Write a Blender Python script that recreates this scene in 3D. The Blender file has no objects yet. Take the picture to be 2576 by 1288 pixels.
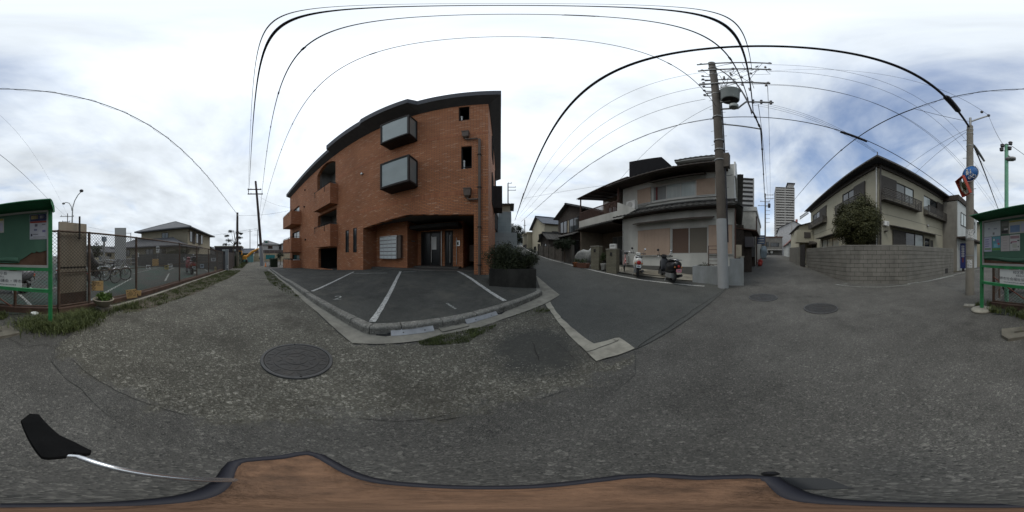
import bpy, bmesh, math, random
import numpy as np
from mathutils import Vector, Matrix, geometry

random.seed(7)
SC = bpy.context.scene
COL = SC.collection
R = math.radians

# ------------------------------------------------------------------ camera
CAMZ = 1.25
cam_data = bpy.data.cameras.new("camera")
cam = bpy.data.objects.new("camera", cam_data)
COL.objects.link(cam)
cam.location = (0, 0, CAMZ)
cam.rotation_euler = (R(90), 0, 0)
cam_data.type = 'PANO'
cam_data.panorama_type = 'EQUIRECTANGULAR'
for a, v in (('latitude_min', -R(90)), ('latitude_max', R(90)), ('longitude_min', -R(180)), ('longitude_max', R(180))):
    try:
        setattr(cam_data, a, v)
    except Exception:
        pass
cam_data.clip_start = 0.02
cam_data.clip_end = 6000
SC.camera = cam

# ------------------------------------------------------------------ sky, sun, exposure
SUN_AZ, SUN_EL = -42.0, 60.0
world = bpy.data.worlds.new("World")
SC.world = world
world.use_nodes = True
WT = world.node_tree
WT.nodes.clear()
def wn(t, **kw):
    n = WT.nodes.new(t)
    for k, v in kw.items():
        setattr(n, k, v)
    return n
def wl(a, b):
    WT.links.new(a, b)
def wmath(op, a, b=None, c=None, clamp=False):
    n = wn('ShaderNodeMath', operation=op)
    n.use_clamp = clamp
    for i, v in enumerate((a, b, c)):
        if v is None:
            continue
        if isinstance(v, (int, float)):
            n.inputs[i].default_value = v
        else:
            wl(v, n.inputs[i])
    return n.outputs[0]
sky = wn('ShaderNodeTexSky', sky_type='NISHITA')
sky.sun_disc = False
sky.sun_elevation = R(SUN_EL)
sky.sun_rotation = R(SUN_AZ)
sky.altitude = 20
sky.air_density = 1.0
sky.dust_density = 1.2
sky.ozone_density = 1.3
tc = wn('ShaderNodeTexCoord')
sep = wn('ShaderNodeSeparateXYZ')
wl(tc.outputs['Generated'], sep.inputs[0])
zc = wmath('MAXIMUM', sep.outputs[2], 0.0)
den = wmath('ADD', zc, 0.22)
comb = wn('ShaderNodeCombineXYZ')
wl(wmath('DIVIDE', sep.outputs[0], den), comb.inputs[0])
wl(wmath('DIVIDE', sep.outputs[1], den), comb.inputs[1])
def wnoise(scale, detail, rough, off, dist=0.0, stretch=(1, 1, 1)):
    m = wn('ShaderNodeMapping')
    m.inputs['Location'].default_value = off
    m.inputs['Scale'].default_value = stretch
    m.inputs['Rotation'].default_value = (0, 0, R(35))
    wl(comb.outputs[0], m.inputs[0])
    n = wn('ShaderNodeTexNoise')
    n.inputs['Scale'].default_value = scale
    n.inputs['Detail'].default_value = detail
    n.inputs['Roughness'].default_value = rough
    n.inputs['Distortion'].default_value = dist
    wl(m.outputs[0], n.inputs['Vector'])
    return n.outputs['Fac']
n1 = wnoise(1.15, 9, 0.56, (3.1, 1.7, 0.4), 0.35, (1, 1.7, 1))
n2 = wnoise(2.2, 7, 0.55, (9.3, 4.2, 2.0), 0.2, (1, 1.5, 1))
# clouds thin out away from the sun side of the sky, as in the photograph
bl = (math.sin(R(118)) * 0.80, math.cos(R(118)) * 0.80, 0.60)
dn = wn('ShaderNodeVectorMath', operation='DOT_PRODUCT')
wl(tc.outputs['Generated'], dn.inputs[0])
dn.inputs[1].default_value = bl
opening = wmath('SMOOTH_MAX', wmath('SUBTRACT', dn.outputs['Value'], 0.62), 0.0, 0.05)
cover = wmath('SUBTRACT', wmath('ADD', wmath('MULTIPLY', n1, 1.7), 0.02), wmath('MULTIPLY', opening, 0.85))
mr = wn('ShaderNodeMapRange', interpolation_type='SMOOTHSTEP')
wl(cover, mr.inputs['Value'])
mr.inputs['From Min'].default_value = 0.06
mr.inputs['From Max'].default_value = 0.88
mask = mr.outputs['Result']
sv = (math.sin(R(SUN_AZ)) * math.cos(R(SUN_EL)), math.cos(R(SUN_AZ)) * math.cos(R(SUN_EL)), math.sin(R(SUN_EL)))
dsun = wn('ShaderNodeVectorMath', operation='DOT_PRODUCT')
wl(tc.outputs['Generated'], dsun.inputs[0])
dsun.inputs[1].default_value = sv
near = wmath('MAXIMUM', dsun.outputs['Value'], 0.0)
glow = wmath('ADD', wmath('MULTIPLY', wmath('POWER', near, 2.6), 2.5), 5.35)
bright = wmath('MULTIPLY', glow, wmath('ADD', wmath('MULTIPLY', n2, 0.85), 0.60))
ctint = wn('ShaderNodeVectorMath', operation='SCALE')
ctint.inputs[0].default_value = (0.905, 0.98, 1.055)
wl(bright, ctint.inputs['Scale'])
skys = wn('ShaderNodeVectorMath', operation='SCALE')
skys.inputs['Scale'].default_value = 1.25
wl(sky.outputs[0], skys.inputs[0])
mixc = wn('ShaderNodeMix', data_type='RGBA')
wl(mask, mixc.inputs['Factor'])
wl(skys.outputs[0], mixc.inputs['A'])
wl(ctint.outputs[0], mixc.inputs['B'])
bg = wn('ShaderNodeBackground')
bg.inputs['Strength'].default_value = 0.10
wl(mixc.outputs['Result'], bg.inputs['Color'])
wo = wn('ShaderNodeOutputWorld')
wl(bg.outputs[0], wo.inputs['Surface'])

sd = bpy.data.lights.new("sun", 'SUN')
sd.energy = 0.8
sd.angle = R(22)
sd.color = (1.0, 0.96, 0.90)
sun = bpy.data.objects.new("sun", sd)
COL.objects.link(sun)
sun.rotation_euler = Vector(sv).to_track_quat('Z', 'Y').to_euler()
sun.location = (0, 0, 60)

SC.view_settings.view_transform = 'Standard'
SC.view_settings.look = 'None'
SC.view_settings.exposure = 0.64
SC.view_settings.gamma = 1.0
SC.view_settings.use_curve_mapping = False

# ------------------------------------------------------------------ helpers: pixels of the 2576-wide photograph to directions
KD = 180.0 / 1288.0
def az_(px):
    return (px - 1288) * KD
def el_(py):
    return (644 - py) * KD
def at(px, py, d):
    a = R(az_(px))
    return Vector((d * math.sin(a), d * math.cos(a), CAMZ + d * math.tan(R(el_(py)))))
def pl(px, d):
    a = R(az_(px))
    return (d * math.sin(a), d * math.cos(a))
class Frame:
    """a vertical plane whose normal points to azimuth phi, D metres away; local x = right, y = away, z = up"""
    def __init__(self, phi, D):
        self.phi, self.D = phi, D
        n = Vector((math.sin(R(phi)), math.cos(R(phi)), 0))
        self.M = Matrix.Translation(n * D) @ Matrix.Rotation(-R(phi), 4, 'Z')
    def P(self, px, py, q=0.0):
        a = R(az_(px) - self.phi)
        dd = self.D + q
        return (dd * math.tan(a), CAMZ + math.tan(R(el_(py))) * dd / math.cos(a))
    def S(self, px, q=0.0):
        return self.P(px, 644, q)[0]
    def W(self, s, q, z):
        return self.M @ Vector((s, q, z))

# ------------------------------------------------------------------ ground height (thin plate spline through surveyed points)
_cp = [(0, 0, -1.25), (1.5, 0, -1.25), (-1.5, 0, -1.25), (0, -2, -1.25), (2, -2, -1.25), (-2, -2, -1.22), (2.5, 1, -1.23), (0, 1.5, -1.25),
 (-1.81, 1.49, -1.23), (-4.3, 1.5, -1.27), (-9, 1.5, -1.36), (-15, 1.5, -1.45), (-.16, 3.37, -1.18), (.83, 4.4, -1.12),
 (-.87, 5.95, -.81), (-4.4, 5.7, -.82), (-7.2, 5.5, -.90), (-9.8, 5.33, -1.08), (-16.9, 4.8, -1.4), (-21.4, 4.5, -1.5), (-4, 9, -.80),
 (-8, -1, -1.28), (-15, -.5, -1.38), (-24, -.5, -1.4), (-36, -.8, -1.28), (-45, -1, -1.2),
 (-1.2, -3.1, -1.2), (-6, -3.2, -1.18), (-10, -3.1, -1.24), (-15, -2.7, -1.36), (-14, -8, -1.2), (-16, -14, -1.3), (-6, -8, -1.22), (0, -8, -1.25), (0, -14, -1.28),
 (5.67, 2.36, -1.13), (4.58, 4.51, -.97), (3.86, 6.45, -.75), (3.45, 7.74, -.6), (3.19, 9.8, -.45), (2.9, 12.7, -.25), (2.7, 16.8, .12), (2.0, 33, 2.2),
 (1.3, 8, -.64), (1, 12, -.3), (.7, 17, .14), (-.5, 33, 2.2), (8, 14, -.2), (9, 24, .8),
 (6.5, 1.2, -1.12), (9.5, .9, -1.0), (6.26, 7.7, -.68), (6.87, 4.26, -.85), (4.5, 6.3, -.74), (12, 4, -.8),
 (9.5, -1, -.95), (15, -1, -.6), (25, -1.0, -.12), (40, -1.5, .25),
 (10.69, -2.6, -.78), (6.6, -3.45, -1.2), (4.85, -5.6, -1.25), (4.89, -10.6, -1.25), (10, -8, -1.1),
 (3.3, -8, -1.25), (2.5, -12, -1.3), (2, -20, -1.4), (1, -35, -1.5), (14, -20, -1.2), (25, 25, 1.2), (-25, 25, -.6), (-30, -25, -1.4)]
_X = np.array([c[:2] for c in _cp]); _Z = np.array([c[2] for c in _cp])
def _ker(r2):
    return 0.5 * r2 * np.log(r2 + 1e-9)
_n = len(_cp)
_d2 = ((_X[:, None, :] - _X[None, :, :]) ** 2).sum(2)
_A = np.zeros((_n + 3, _n + 3))
_A[:_n, :_n] = _ker(_d2) + np.eye(_n) * 0.6
_A[:_n, _n] = 1; _A[:_n, _n + 1:] = _X
_A[_n, :_n] = 1; _A[_n + 1:, :_n] = _X.T
_w = np.linalg.solve(_A, np.concatenate([_Z, np.zeros(3)]))
def gz_many(xy):
    xy = np.asarray(xy, float)
    r = np.sqrt((xy ** 2).sum(1)) + 1e-9
    p = xy * np.minimum(1.0, 42.0 / r)[:, None]
    d2 = ((p[:, None, :] - _X[None, :, :]) ** 2).sum(2)
    return _ker(d2) @ _w[:_n] + _w[_n] + p @ _w[_n + 1:] + CAMZ
def gz(x, y):
    return float(gz_many([(x, y)])[0])
def gpt(px, py, off=0.0):
    """where the sight line through a photograph pixel meets the ground"""
    a, e = R(az_(px)), R(el_(py))
    lo, hi = 0.3, 60.0
    d = 0.3
    while d < 60:
        z = CAMZ + d * math.tan(e)
        if z <= gz(d * math.sin(a), d * math.cos(a)) + off:
            break
        lo = d
        d *= 1.04
    hi = d
    for _ in range(18):
        m = (lo + hi) / 2
        if CAMZ + m * math.tan(e) <= gz(m * math.sin(a), m * math.cos(a)) + off:
            hi = m
        else:
            lo = m
    return (hi * math.sin(a), hi * math.cos(a))

# ------------------------------------------------------------------ helpers: meshes and objects
class MB:
    def __init__(self):
        self.v, self.f, self.sm = [], [], []
    def add(self, vs, fs, smooth=False):
        o = len(self.v)
        self.v.extend([tuple(p) for p in vs])
        self.f.extend([tuple(i + o for i in f) for f in fs])
        self.sm.extend([smooth] * len(fs))
        return self
    def box(self, x0, x1, y0, y1, z0, z1):
        vs = [(x, y, z) for x in (x0, x1) for y in (y0, y1) for z in (z0, z1)]
        return self.add(vs, [(0, 1, 3, 2), (4, 6, 7, 5), (0, 4, 5, 1), (2, 3, 7, 6), (0, 2, 6, 4), (1, 5, 7, 3)])
    def bar(self, p, q, w, h, up=(0, 0, 1)):
        """a rectangular bar from p to q"""
        p, q = Vector(p), Vector(q)
        t = (q - p).normalized()
        u = Vector(up)
        if abs(t.dot(u)) > 0.97:
            u = Vector((0, 1, 0))
        s = t.cross(u).normalized()
        u = s.cross(t).normalized()
        vs = [c + s * (a * w / 2) + u * (b * h / 2) for c in (p, q) for a, b in ((-1, -1), (1, -1), (1, 1), (-1, 1))]
        return self.add(vs, [(3, 2, 1, 0), (4, 5, 6, 7), (0, 1, 5, 4), (1, 2, 6, 5), (2, 3, 7, 6), (3, 0, 4, 7)])
    def tube(self, pts, r, n=8, cap=True):
        pts = [Vector(p) for p in pts]
        m = len(pts)
        rs = r if isinstance(r, (list, tuple)) else [r] * m
        vs, fs = [], []
        ref = None
        for i, p in enumerate(pts):
            t = (pts[min(i + 1, m - 1)] - pts[max(i - 1, 0)]).normalized()
            if ref is None:
                ref = Vector((0, 0, 1)) if abs(t.z) < 0.9 else Vector((1, 0, 0))
            s = t.cross(ref)
            if s.length < 1e-5:
                s = t.cross(Vector((0, 1, 0)))
            s.normalize()
            u = s.cross(t)
            ref = u
            for k in range(n):
                a = 2 * math.pi * k / n
                vs.append(p + (s * math.cos(a) + u * math.sin(a)) * rs[i])
        for i in range(m - 1):
            for k in range(n):
                fs.append((i * n + k, i * n + (k + 1) % n, (i + 1) * n + (k + 1) % n, (i + 1) * n + k))
        self.add(vs, fs, True)
        if cap:
            self.add([vs[k] for k in range(n)], [tuple(range(n))])
            self.add([vs[(m - 1) * n + k] for k in range(n)], [tuple(range(n - 1, -1, -1))])
        return self
    def lathe(self, prof, c=(0, 0, 0), n=20, axis='z', smooth=True):
        vs, fs = [], []
        for (rr, h) in prof:
            for k in range(n):
                a = 2 * math.pi * k / n
                x, y = rr * math.cos(a), rr * math.sin(a)
                p = (x, y, h) if axis == 'z' else ((h, x, y) if axis == 'x' else (x, h, y))
                vs.append((p[0] + c[0], p[1] + c[1], p[2] + c[2]))
        for i in range(len(prof) - 1):
            for k in range(n):
                fs.append((i * n + k, i * n + (k + 1) % n, (i + 1) * n + (k + 1) % n, (i + 1) * n + k))
        return self.add(vs, fs, smooth)
    def torus(self, c, rad, r, n=24, m=8, axis='y'):
        vs, fs = [], []
        for i in range(n):
            a = 2 * math.pi * i / n
            for j in range(m):
                b = 2 * math.pi * j / m
                q = rad + r * math.cos(b)
                x, y, z = q * math.cos(a), r * math.sin(b), q * math.sin(a)
                p = (x, y, z) if axis == 'y' else ((y, x, z) if axis == 'x' else (x, z, y))
                vs.append((p[0] + c[0], p[1] + c[1], p[2] + c[2]))
        for i in range(n):
            for j in range(m):
                fs.append((i * m + j, ((i + 1) % n) * m + j, ((i + 1) % n) * m + (j + 1) % m, i * m + (j + 1) % m))
        return self.add(vs, fs, True)
    def loft(self, secs, smooth=True, cap=True):
        n = len(secs[0])
        vs = [p for s in secs for p in s]
        fs = []
        for i in range(len(secs) - 1):
            for k in range(n):
                fs.append((i * n + k, i * n + (k + 1) % n, (i + 1) * n + (k + 1) % n, (i + 1) * n + k))
        self.add(vs, fs, smooth)
        if cap:
            self.add(secs[0], [tuple(range(n - 1, -1, -1))])
            self.add(secs[-1], [tuple(range(n))])
        return self
    def slab(self, outer, holes, q0, q1, axis='y'):
        """flat polygon with holes in local x,z (axis y) or x,y (axis z), given real thickness from q0 to q1"""
        loops = [list(outer)] + [list(h) for h in holes]
        tris = geometry.tessellate_polygon([[Vector((a, b, 0)) for a, b in l] for l in loops])
        flat = [p for l in loops for p in l]
        def V(p, q):
            return (p[0], q, p[1]) if axis == 'y' else ((p[0], p[1], q) if axis == 'z' else (q, p[0], p[1]))
        m = len(flat)
        vs = [V(p, q0) for p in flat] + [V(p, q1) for p in flat]
        fs = [tuple(t) for t in tris] + [tuple(i + m for i in reversed(t)) for t in tris]
        k = 0
        for l in loops:
            n = len(l)
            for i in range(n):
                a, b = k + i, k + (i + 1) % n
                fs.append((a, b, b + m, a + m))
            k += n
        return self.add(vs, fs)
    def ball(self, c, rx, ry, rz, n=14, m=8):
        prof = []
        vs, fs = [], []
        for i in range(m + 1):
            t = math.pi * i / m - math.pi / 2
            for k in range(n):
                a = 2 * math.pi * k / n
                vs.append((c[0] + rx * math.cos(t) * math.cos(a), c[1] + ry * math.cos(t) * math.sin(a), c[2] + rz * math.sin(t)))
        for i in range(m):
            for k in range(n):
                fs.append((i * n + k, i * n + (k + 1) % n, (i + 1) * n + (k + 1) % n, (i + 1) * n + k))
        return self.add(vs, fs, True)
    def mesh(self, name, mat=None):
        me = bpy.data.meshes.new(name)
        me.from_pydata(self.v, [], self.f)
        me.polygons.foreach_set('use_smooth', self.sm)
        if mat:
            me.materials.append(mat)
        me.update()
        return me
    def build(self, name, mat, parent=None, fix=True):
        me = self.mesh(name, mat)
        if fix:
            bm = bmesh.new(); bm.from_mesh(me)
            bmesh.ops.recalc_face_normals(bm, faces=bm.faces)
            bm.to_mesh(me); bm.free()
        return link(name, me, parent)
def link(name, me, parent=None):
    o = bpy.data.objects.new(name, me)
    COL.objects.link(o)
    if parent is not None:
        o.parent = parent
    return o
def tag(o, label, cat, group=None):
    o['label'] = label
    o['category'] = cat
    if group:
        o['group'] = group
    return o
def struct(o):
    o['kind'] = 'structure'
    return o
def stuff(o, label=None, cat=None):
    o['kind'] = 'stuff'
    if label:
        o['label'] = label
        o['category'] = cat
    return o
GROUPS = {'utility_pole': 'utility poles along the streets', 'overhead_cable': 'cables strung overhead', 'manhole_cover': 'manhole covers in the ground', 'kerb_ramp': 'ramp plates on the kerb', 'bicycle': 'parked bicycles', 'scooter': 'scooters before the white house', 'motorcycle': 'motorcycles in the bicycle park', 'placard': 'yellow cards along the fence', 'notice_sign': 'small signs in the bicycle park', 'gate_pillar': 'gate pillars on the hill road', 'tower_block': 'high-rise towers in the distance', 'distant_house': 'low houses beyond the bicycle park', 'far_lane_house': 'houses at the lane end', 'distant_tree': 'distant trees', 'wall_sign': 'signs on the cream block'}
def thing(name, label, cat, loc=(0, 0, 0), rz=0.0, group=None, M=None):
    group = group or GROUPS.get(name)
    o = bpy.data.objects.new(name, None)
    o.empty_display_size = 0.2
    COL.objects.link(o)
    if M is not None:
        o.matrix_world = M
    else:
        o.location = loc
        o.rotation_euler = (0, 0, rz)
    return tag(o, label, cat, group)
def copy_tree(o, parent=None):
    c = o.copy()
    COL.objects.link(c)
    c.parent = parent
    for ch in o.children:
        copy_tree(ch, c)
    return c
def circ(cx, cy, r, n=24, ry=None):
    return [(cx + r * math.cos(2 * math.pi * k / n), cy + (ry or r) * math.sin(2 * math.pi * k / n)) for k in range(n)]
def rect(x0, x1, z0, z1):
    return [(x0, z0), (x1, z0), (x1, z1), (x0, z1)]

# ------------------------------------------------------------------ materials
_MC = {}
def nodes_mat(name):
    m = bpy.data.materials.new(name)
    m.use_nodes = True
    t = m.node_tree
    b = t.nodes['Principled BSDF']
    return m, t, b
def mat(name, col, rough=0.75, var=0.18, scale=3.0, bump=0.0, bscale=60.0, metal=0.0, streak=0.0, spec=0.35, dirt=None, dscale=1.2, damt=0.5):
    """plain painted / rendered / metal surface with soft tonal variation, grime patches and fine relief"""
    if name in _MC:
        return _MC[name]
    m, t, b = nodes_mat(name)
    N, L = t.nodes.new, t.links.new
    geo = N('ShaderNodeNewGeometry')
    nz = N('ShaderNodeTexNoise'); nz.inputs['Scale'].default_value = scale; nz.inputs['Detail'].default_value = 6; nz.inputs['Roughness'].default_value = 0.6
    L(geo.outputs['Position'], nz.inputs['Vector'])
    rp = N('ShaderNodeValToRGB')
    lo = [max(0, c * (1 - var)) for c in col]; hi = [min(1, c * (1 + var)) for c in col]
    rp.color_ramp.elements[0].position = 0.3; rp.color_ramp.elements[0].color = (*lo, 1)
    rp.color_ramp.elements[1].position = 0.7; rp.color_ramp.elements[1].color = (*hi, 1)
    L(nz.outputs['Fac'], rp.inputs[0])
    out = rp.outputs[0]
    if dirt:
        mp = N('ShaderNodeMapping'); mp.inputs['Scale'].default_value = (1, 1, 0.25)
        L(geo.outputs['Position'], mp.inputs[0])
        n2 = N('ShaderNodeTexNoise'); n2.inputs['Scale'].default_value = dscale; n2.inputs['Detail'].default_value = 8; n2.inputs['Roughness'].default_value = 0.65
        L(mp.outputs[0], n2.inputs['Vector'])
        mr_ = N('ShaderNodeMapRange'); mr_.inputs['From Min'].default_value = 0.48; mr_.inputs['From Max'].default_value = 0.72; mr_.inputs['To Max'].default_value = damt
        L(n2.outputs['Fac'], mr_.inputs[0])
        mx = N('ShaderNodeMix'); mx.data_type = 'RGBA'
        L(mr_.outputs[0], mx.inputs['Factor']); L(out, mx.inputs['A']); mx.inputs['B'].default_value = (*dirt, 1)
        out = mx.outputs['Result']
    L(out, b.inputs['Base Color'])
    b.inputs['Roughness'].default_value = rough
    b.inputs['Metallic'].default_value = metal
    b.inputs['Specular IOR Level'].default_value = spec
    if bump > 0:
        nb = N('ShaderNodeTexNoise'); nb.inputs['Scale'].default_value = bscale; nb.inputs['Detail'].default_value = 4
        L(geo.outputs['Position'], nb.inputs['Vector'])
        bp = N('ShaderNodeBump'); bp.inputs['Strength'].default_value = bump; bp.inputs['Distance'].default_value = 0.01
        L(nb.outputs['Fac'], bp.inputs['Height']); L(bp.outputs[0], b.inputs['Normal'])
    _MC[name] = m
    return m
def brick_mat(name, c1, c2, mortar, w, h, soldier=False, mort=0.006, light=None):
    m, t, b = nodes_mat(name)
    N, L = t.nodes.new, t.links.new
    tcn = N('ShaderNodeTexCoord')
    sp = N('ShaderNodeSeparateXYZ'); L(tcn.outputs['Object'], sp.inputs[0])
    ad = N('ShaderNodeMath'); ad.operation = 'ADD'; L(sp.outputs[0], ad.inputs[0]); L(sp.outputs[1], ad.inputs[1])
    cb = N('ShaderNodeCombineXYZ')
    L(ad.outputs[0], cb.inputs[0]); L(sp.outputs[2], cb.inputs[1])
    bk = N('ShaderNodeTexBrick')
    bk.offset = 0.0 if soldier else 0.5
    bk.inputs['Color1'].default_value = (*c1, 1); bk.inputs['Color2'].default_value = (*c2, 1); bk.inputs['Mortar'].default_value = (*mortar, 1)
    bk.inputs['Scale'].default_value = 1.0; bk.inputs['Mortar Size'].default_value = mort; bk.inputs['Mortar Smooth'].default_value = 0.2
    bk.inputs['Brick Width'].default_value = w; bk.inputs['Row Height'].default_value = h; bk.inputs['Bias'].default_value = -0.15
    L(cb.outputs[0], bk.inputs['Vector'])
    geo = N('ShaderNodeNewGeometry')
    nz = N('ShaderNodeTexNoise'); nz.inputs['Scale'].default_value = 0.7; nz.inputs['Detail'].default_value = 7
    L(geo.outputs['Position'], nz.inputs['Vector'])
    mr_ = N('ShaderNodeMapRange'); mr_.inputs['From Min'].default_value = 0.3; mr_.inputs['From Max'].default_value = 0.7; mr_.inputs['To Min'].default_value = 0.82; mr_.inputs['To Max'].default_value = 1.12
    L(nz.outputs['Fac'], mr_.inputs[0])
    out = bk.outputs['Color']
    if light:   # scattered pale bricks
        bk2 = N('ShaderNodeTexBrick'); bk2.offset = bk.offset
        bk2.inputs['Color1'].default_value = (0, 0, 0, 1); bk2.inputs['Color2'].default_value = (1, 1, 1, 1); bk2.inputs['Mortar'].default_value = (0, 0, 0, 1)
        bk2.inputs['Scale'].default_value = 1.0; bk2.inputs['Mortar Size'].default_value = mort
        bk2.inputs['Brick Width'].default_value = w; bk2.inputs['Row Height'].default_value = h
        L(cb.outputs[0], bk2.inputs['Vector'])
        gt = N('ShaderNodeMapRange'); gt.inputs['From Min'].default_value = 0.82; gt.inputs['From Max'].default_value = 0.95; gt.inputs['To Max'].default_value = 0.75
        L(bk2.outputs['Color'], gt.inputs[0])
        mx = N('ShaderNodeMix'); mx.data_type = 'RGBA'; L(gt.outputs[0], mx.inputs['Factor']); L(out, mx.inputs['A']); mx.inputs['B'].default_value = (*light, 1)
        out = mx.outputs['Result']
    vs = N('ShaderNodeVectorMath'); vs.operation = 'SCALE'; L(out, vs.inputs[0]); L(mr_.outputs[0], vs.inputs['Scale'])
    L(vs.outputs[0], b.inputs['Base Color'])
    b.inputs['Roughness'].default_value = 0.8
    b.inputs['Specular IOR Level'].default_value = 0.3
    bp = N('ShaderNodeBump'); bp.inputs['Strength'].default_value = 0.5; bp.inputs['Distance'].default_value = 0.006; bp.invert = True
    L(bk.outputs['Fac'], bp.inputs['Height']); L(bp.outputs[0], b.inputs['Normal'])
    return m
def glass_mat(name, col, rough=0.12, spec=0.9, fold=True):
    if name in _MC:
        return _MC[name]
    m, t, b = nodes_mat(name)
    N, L = t.nodes.new, t.links.new
    geo = N('ShaderNodeNewGeometry')
    mp = N('ShaderNodeMapping'); mp.inputs['Scale'].default_value = (9, 9, 0.4) if fold else (.8, .8, 1.2); L(geo.outputs['Position'], mp.inputs[0])
    nz = N('ShaderNodeTexNoise'); nz.inputs['Scale'].default_value = 1.5; nz.inputs['Detail'].default_value = 2
    L(mp.outputs[0], nz.inputs['Vector'])
    rp = N('ShaderNodeValToRGB')
    rp.color_ramp.elements[0].color = (*[c * 0.8 for c in col], 1); rp.color_ramp.elements[1].color = (*[min(1, c * 1.2) for c in col], 1)
    L(nz.outputs['Fac'], rp.inputs[0]); L(rp.outputs[0], b.inputs['Base Color'])
    b.inputs['Roughness'].default_value = rough
    b.inputs['Specular IOR Level'].default_value = spec
    _MC[name] = m
    return m
def leaf_mat(name, c1, c2, c3=None):
    if name in _MC:
        return _MC[name]
    m, t, b = nodes_mat(name)
    N, L = t.nodes.new, t.links.new
    geo = N('ShaderNodeNewGeometry')
    nz = N('ShaderNodeTexNoise'); nz.inputs['Scale'].default_value = 9.0; nz.inputs['Detail'].default_value = 5
    L(geo.outputs['Position'], nz.inputs['Vector'])
    rp = N('ShaderNodeValToRGB')
    rp.color_ramp.elements[0].position = 0.32; rp.color_ramp.elements[0].color = (*c1, 1)
    rp.color_ramp.elements[1].position = 0.68; rp.color_ramp.elements[1].color = (*c2, 1)
    if c3:
        e = rp.color_ramp.elements.new(0.82); e.color = (*c3, 1)
    L(nz.outputs['Fac'], rp.inputs[0]); L(rp.outputs[0], b.inputs['Base Color'])
    b.inputs['Roughness'].default_value = 0.6
    b.inputs['Specular IOR Level'].default_value = 0.25
    _MC[name] = m
    return m
def ground_nodes(t, base, speck_d, speck_l, sc=95.0, amt=0.5, patch=0.22, pcol=None, pscale=0.5, pmin=0.5, pmax=0.7, stain=0.0):
    """asphalt, gravel or earth: aggregate from two cell textures, broad patches, stains; returns colour and height"""
    N, L = t.nodes.new, t.links.new
    geo = N('ShaderNodeNewGeometry')
    def cells(scale, off):
        mp = N('ShaderNodeMapping'); mp.inputs['Location'].default_value = off; L(geo.outputs['Position'], mp.inputs[0])
        v = N('ShaderNodeTexVoronoi'); v.inputs['Scale'].default_value = scale; v.inputs['Randomness'].default_value = 1.0
        L(mp.outputs[0], v.inputs['Vector'])
        return v
    v1, v2 = cells(sc, (0, 0, 0)), cells(sc * 0.45, (5.3, 1.1, 0))
    def ramp(stops, v, ch):
        r = N('ShaderNodeValToRGB'); e = r.color_ramp.elements
        e[0].position = 0.0; e[0].color = (*speck_d, 1); e[1].position = 1.0; e[1].color = (*speck_l, 1)
        for p_, k in stops:
            q = e.new(p_); q.color = (*[c * k for c in base], 1)
        sx = N('ShaderNodeSeparateColor'); L(v.outputs['Color'], sx.inputs[0]); L(sx.outputs[ch], r.inputs[0])
        return r.outputs[0]
    mx = N('ShaderNodeMix'); mx.data_type = 'RGBA'; mx.inputs['Factor'].default_value = amt
    L(ramp(((.35, 1), (.8, 1.12)), v1, 0), mx.inputs['A']); L(ramp(((.18, 1), (.9, 1)), v2, 1), mx.inputs['B'])
    out = mx.outputs['Result']
    def noise(scale, off, detail=8, rough=.62):
        mp = N('ShaderNodeMapping'); mp.inputs['Location'].default_value = off; L(geo.outputs['Position'], mp.inputs[0])
        nz = N('ShaderNodeTexNoise'); nz.inputs['Scale'].default_value = scale; nz.inputs['Detail'].default_value = detail; nz.inputs['Roughness'].default_value = rough
        L(mp.outputs[0], nz.inputs['Vector'])
        return nz.outputs['Fac']
    def rng(v, a_, b_, c_, d_):
        m = N('ShaderNodeMapRange'); m.inputs['From Min'].default_value = a_; m.inputs['From Max'].default_value = b_; m.inputs['To Min'].default_value = c_; m.inputs['To Max'].default_value = d_
        L(v, m.inputs[0]); return m.outputs[0]
    def scale(c, f):
        vs = N('ShaderNodeVectorMath'); vs.operation = 'SCALE'; L(c, vs.inputs[0]); L(f, vs.inputs['Scale']); return vs.outputs[0]
    out = scale(out, rng(noise(pscale, (0, 0, 0)), .3, .7, 1 - patch, 1 + patch))
    out = scale(out, rng(noise(pscale * 5.5, (4, 9, 0), 6), .3, .7, 1 - patch * .55, 1 + patch * .55))
    if stain:
        out = scale(out, rng(noise(pscale * 2.2, (31, 7, 0), 10, .7), .54, .70, 1.0, 1 - stain))
        out = scale(out, rng(noise(pscale * 9, (11, 27, 0), 9, .75), .60, .72, 1.0, 1 - stain * .8))
    if pcol:
        mx2 = N('ShaderNodeMix'); mx2.data_type = 'RGBA'; L(rng(noise(pscale * 1.7, (17, 3, 0), 9, .65), pmin, pmax, 0, 1), mx2.inputs['Factor']); L(out, mx2.inputs['A']); mx2.inputs['B'].default_value = (*pcol, 1)
        out = mx2.outputs['Result']
    return out, v1.outputs['Distance']
def ground_mat(name, base, speck_d, speck_l, bump=0.5, rough=0.9, **kw):
    m, t, b = nodes_mat(name)
    N, L = t.nodes.new, t.links.new
    out, hgt = ground_nodes(t, base, speck_d, speck_l, **kw)
    L(out, b.inputs['Base Color'])
    b.inputs['Roughness'].default_value = rough
    b.inputs['Specular IOR Level'].default_value = 0.3
    bp = N('ShaderNodeBump'); bp.inputs['Strength'].default_value = bump; bp.inputs['Distance'].default_value = 0.006
    L(hgt, bp.inputs['Height']); bp.invert = True
    L(bp.outputs[0], b.inputs['Normal'])
    return m
A_ASPH = dict(base=(.080, .077, .069), speck_d=(.030, .030, .028), speck_l=(.21, .20, .175), sc=150, amt=.5, patch=.27, pscale=.45, stain=.38)
A_GRAV = dict(base=(.086, .082, .066), speck_d=(.024, .022, .017), speck_l=(.34, .325, .275), sc=85, amt=.5, patch=.25, pcol=(.050, .046, .037), pscale=.7)
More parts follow.
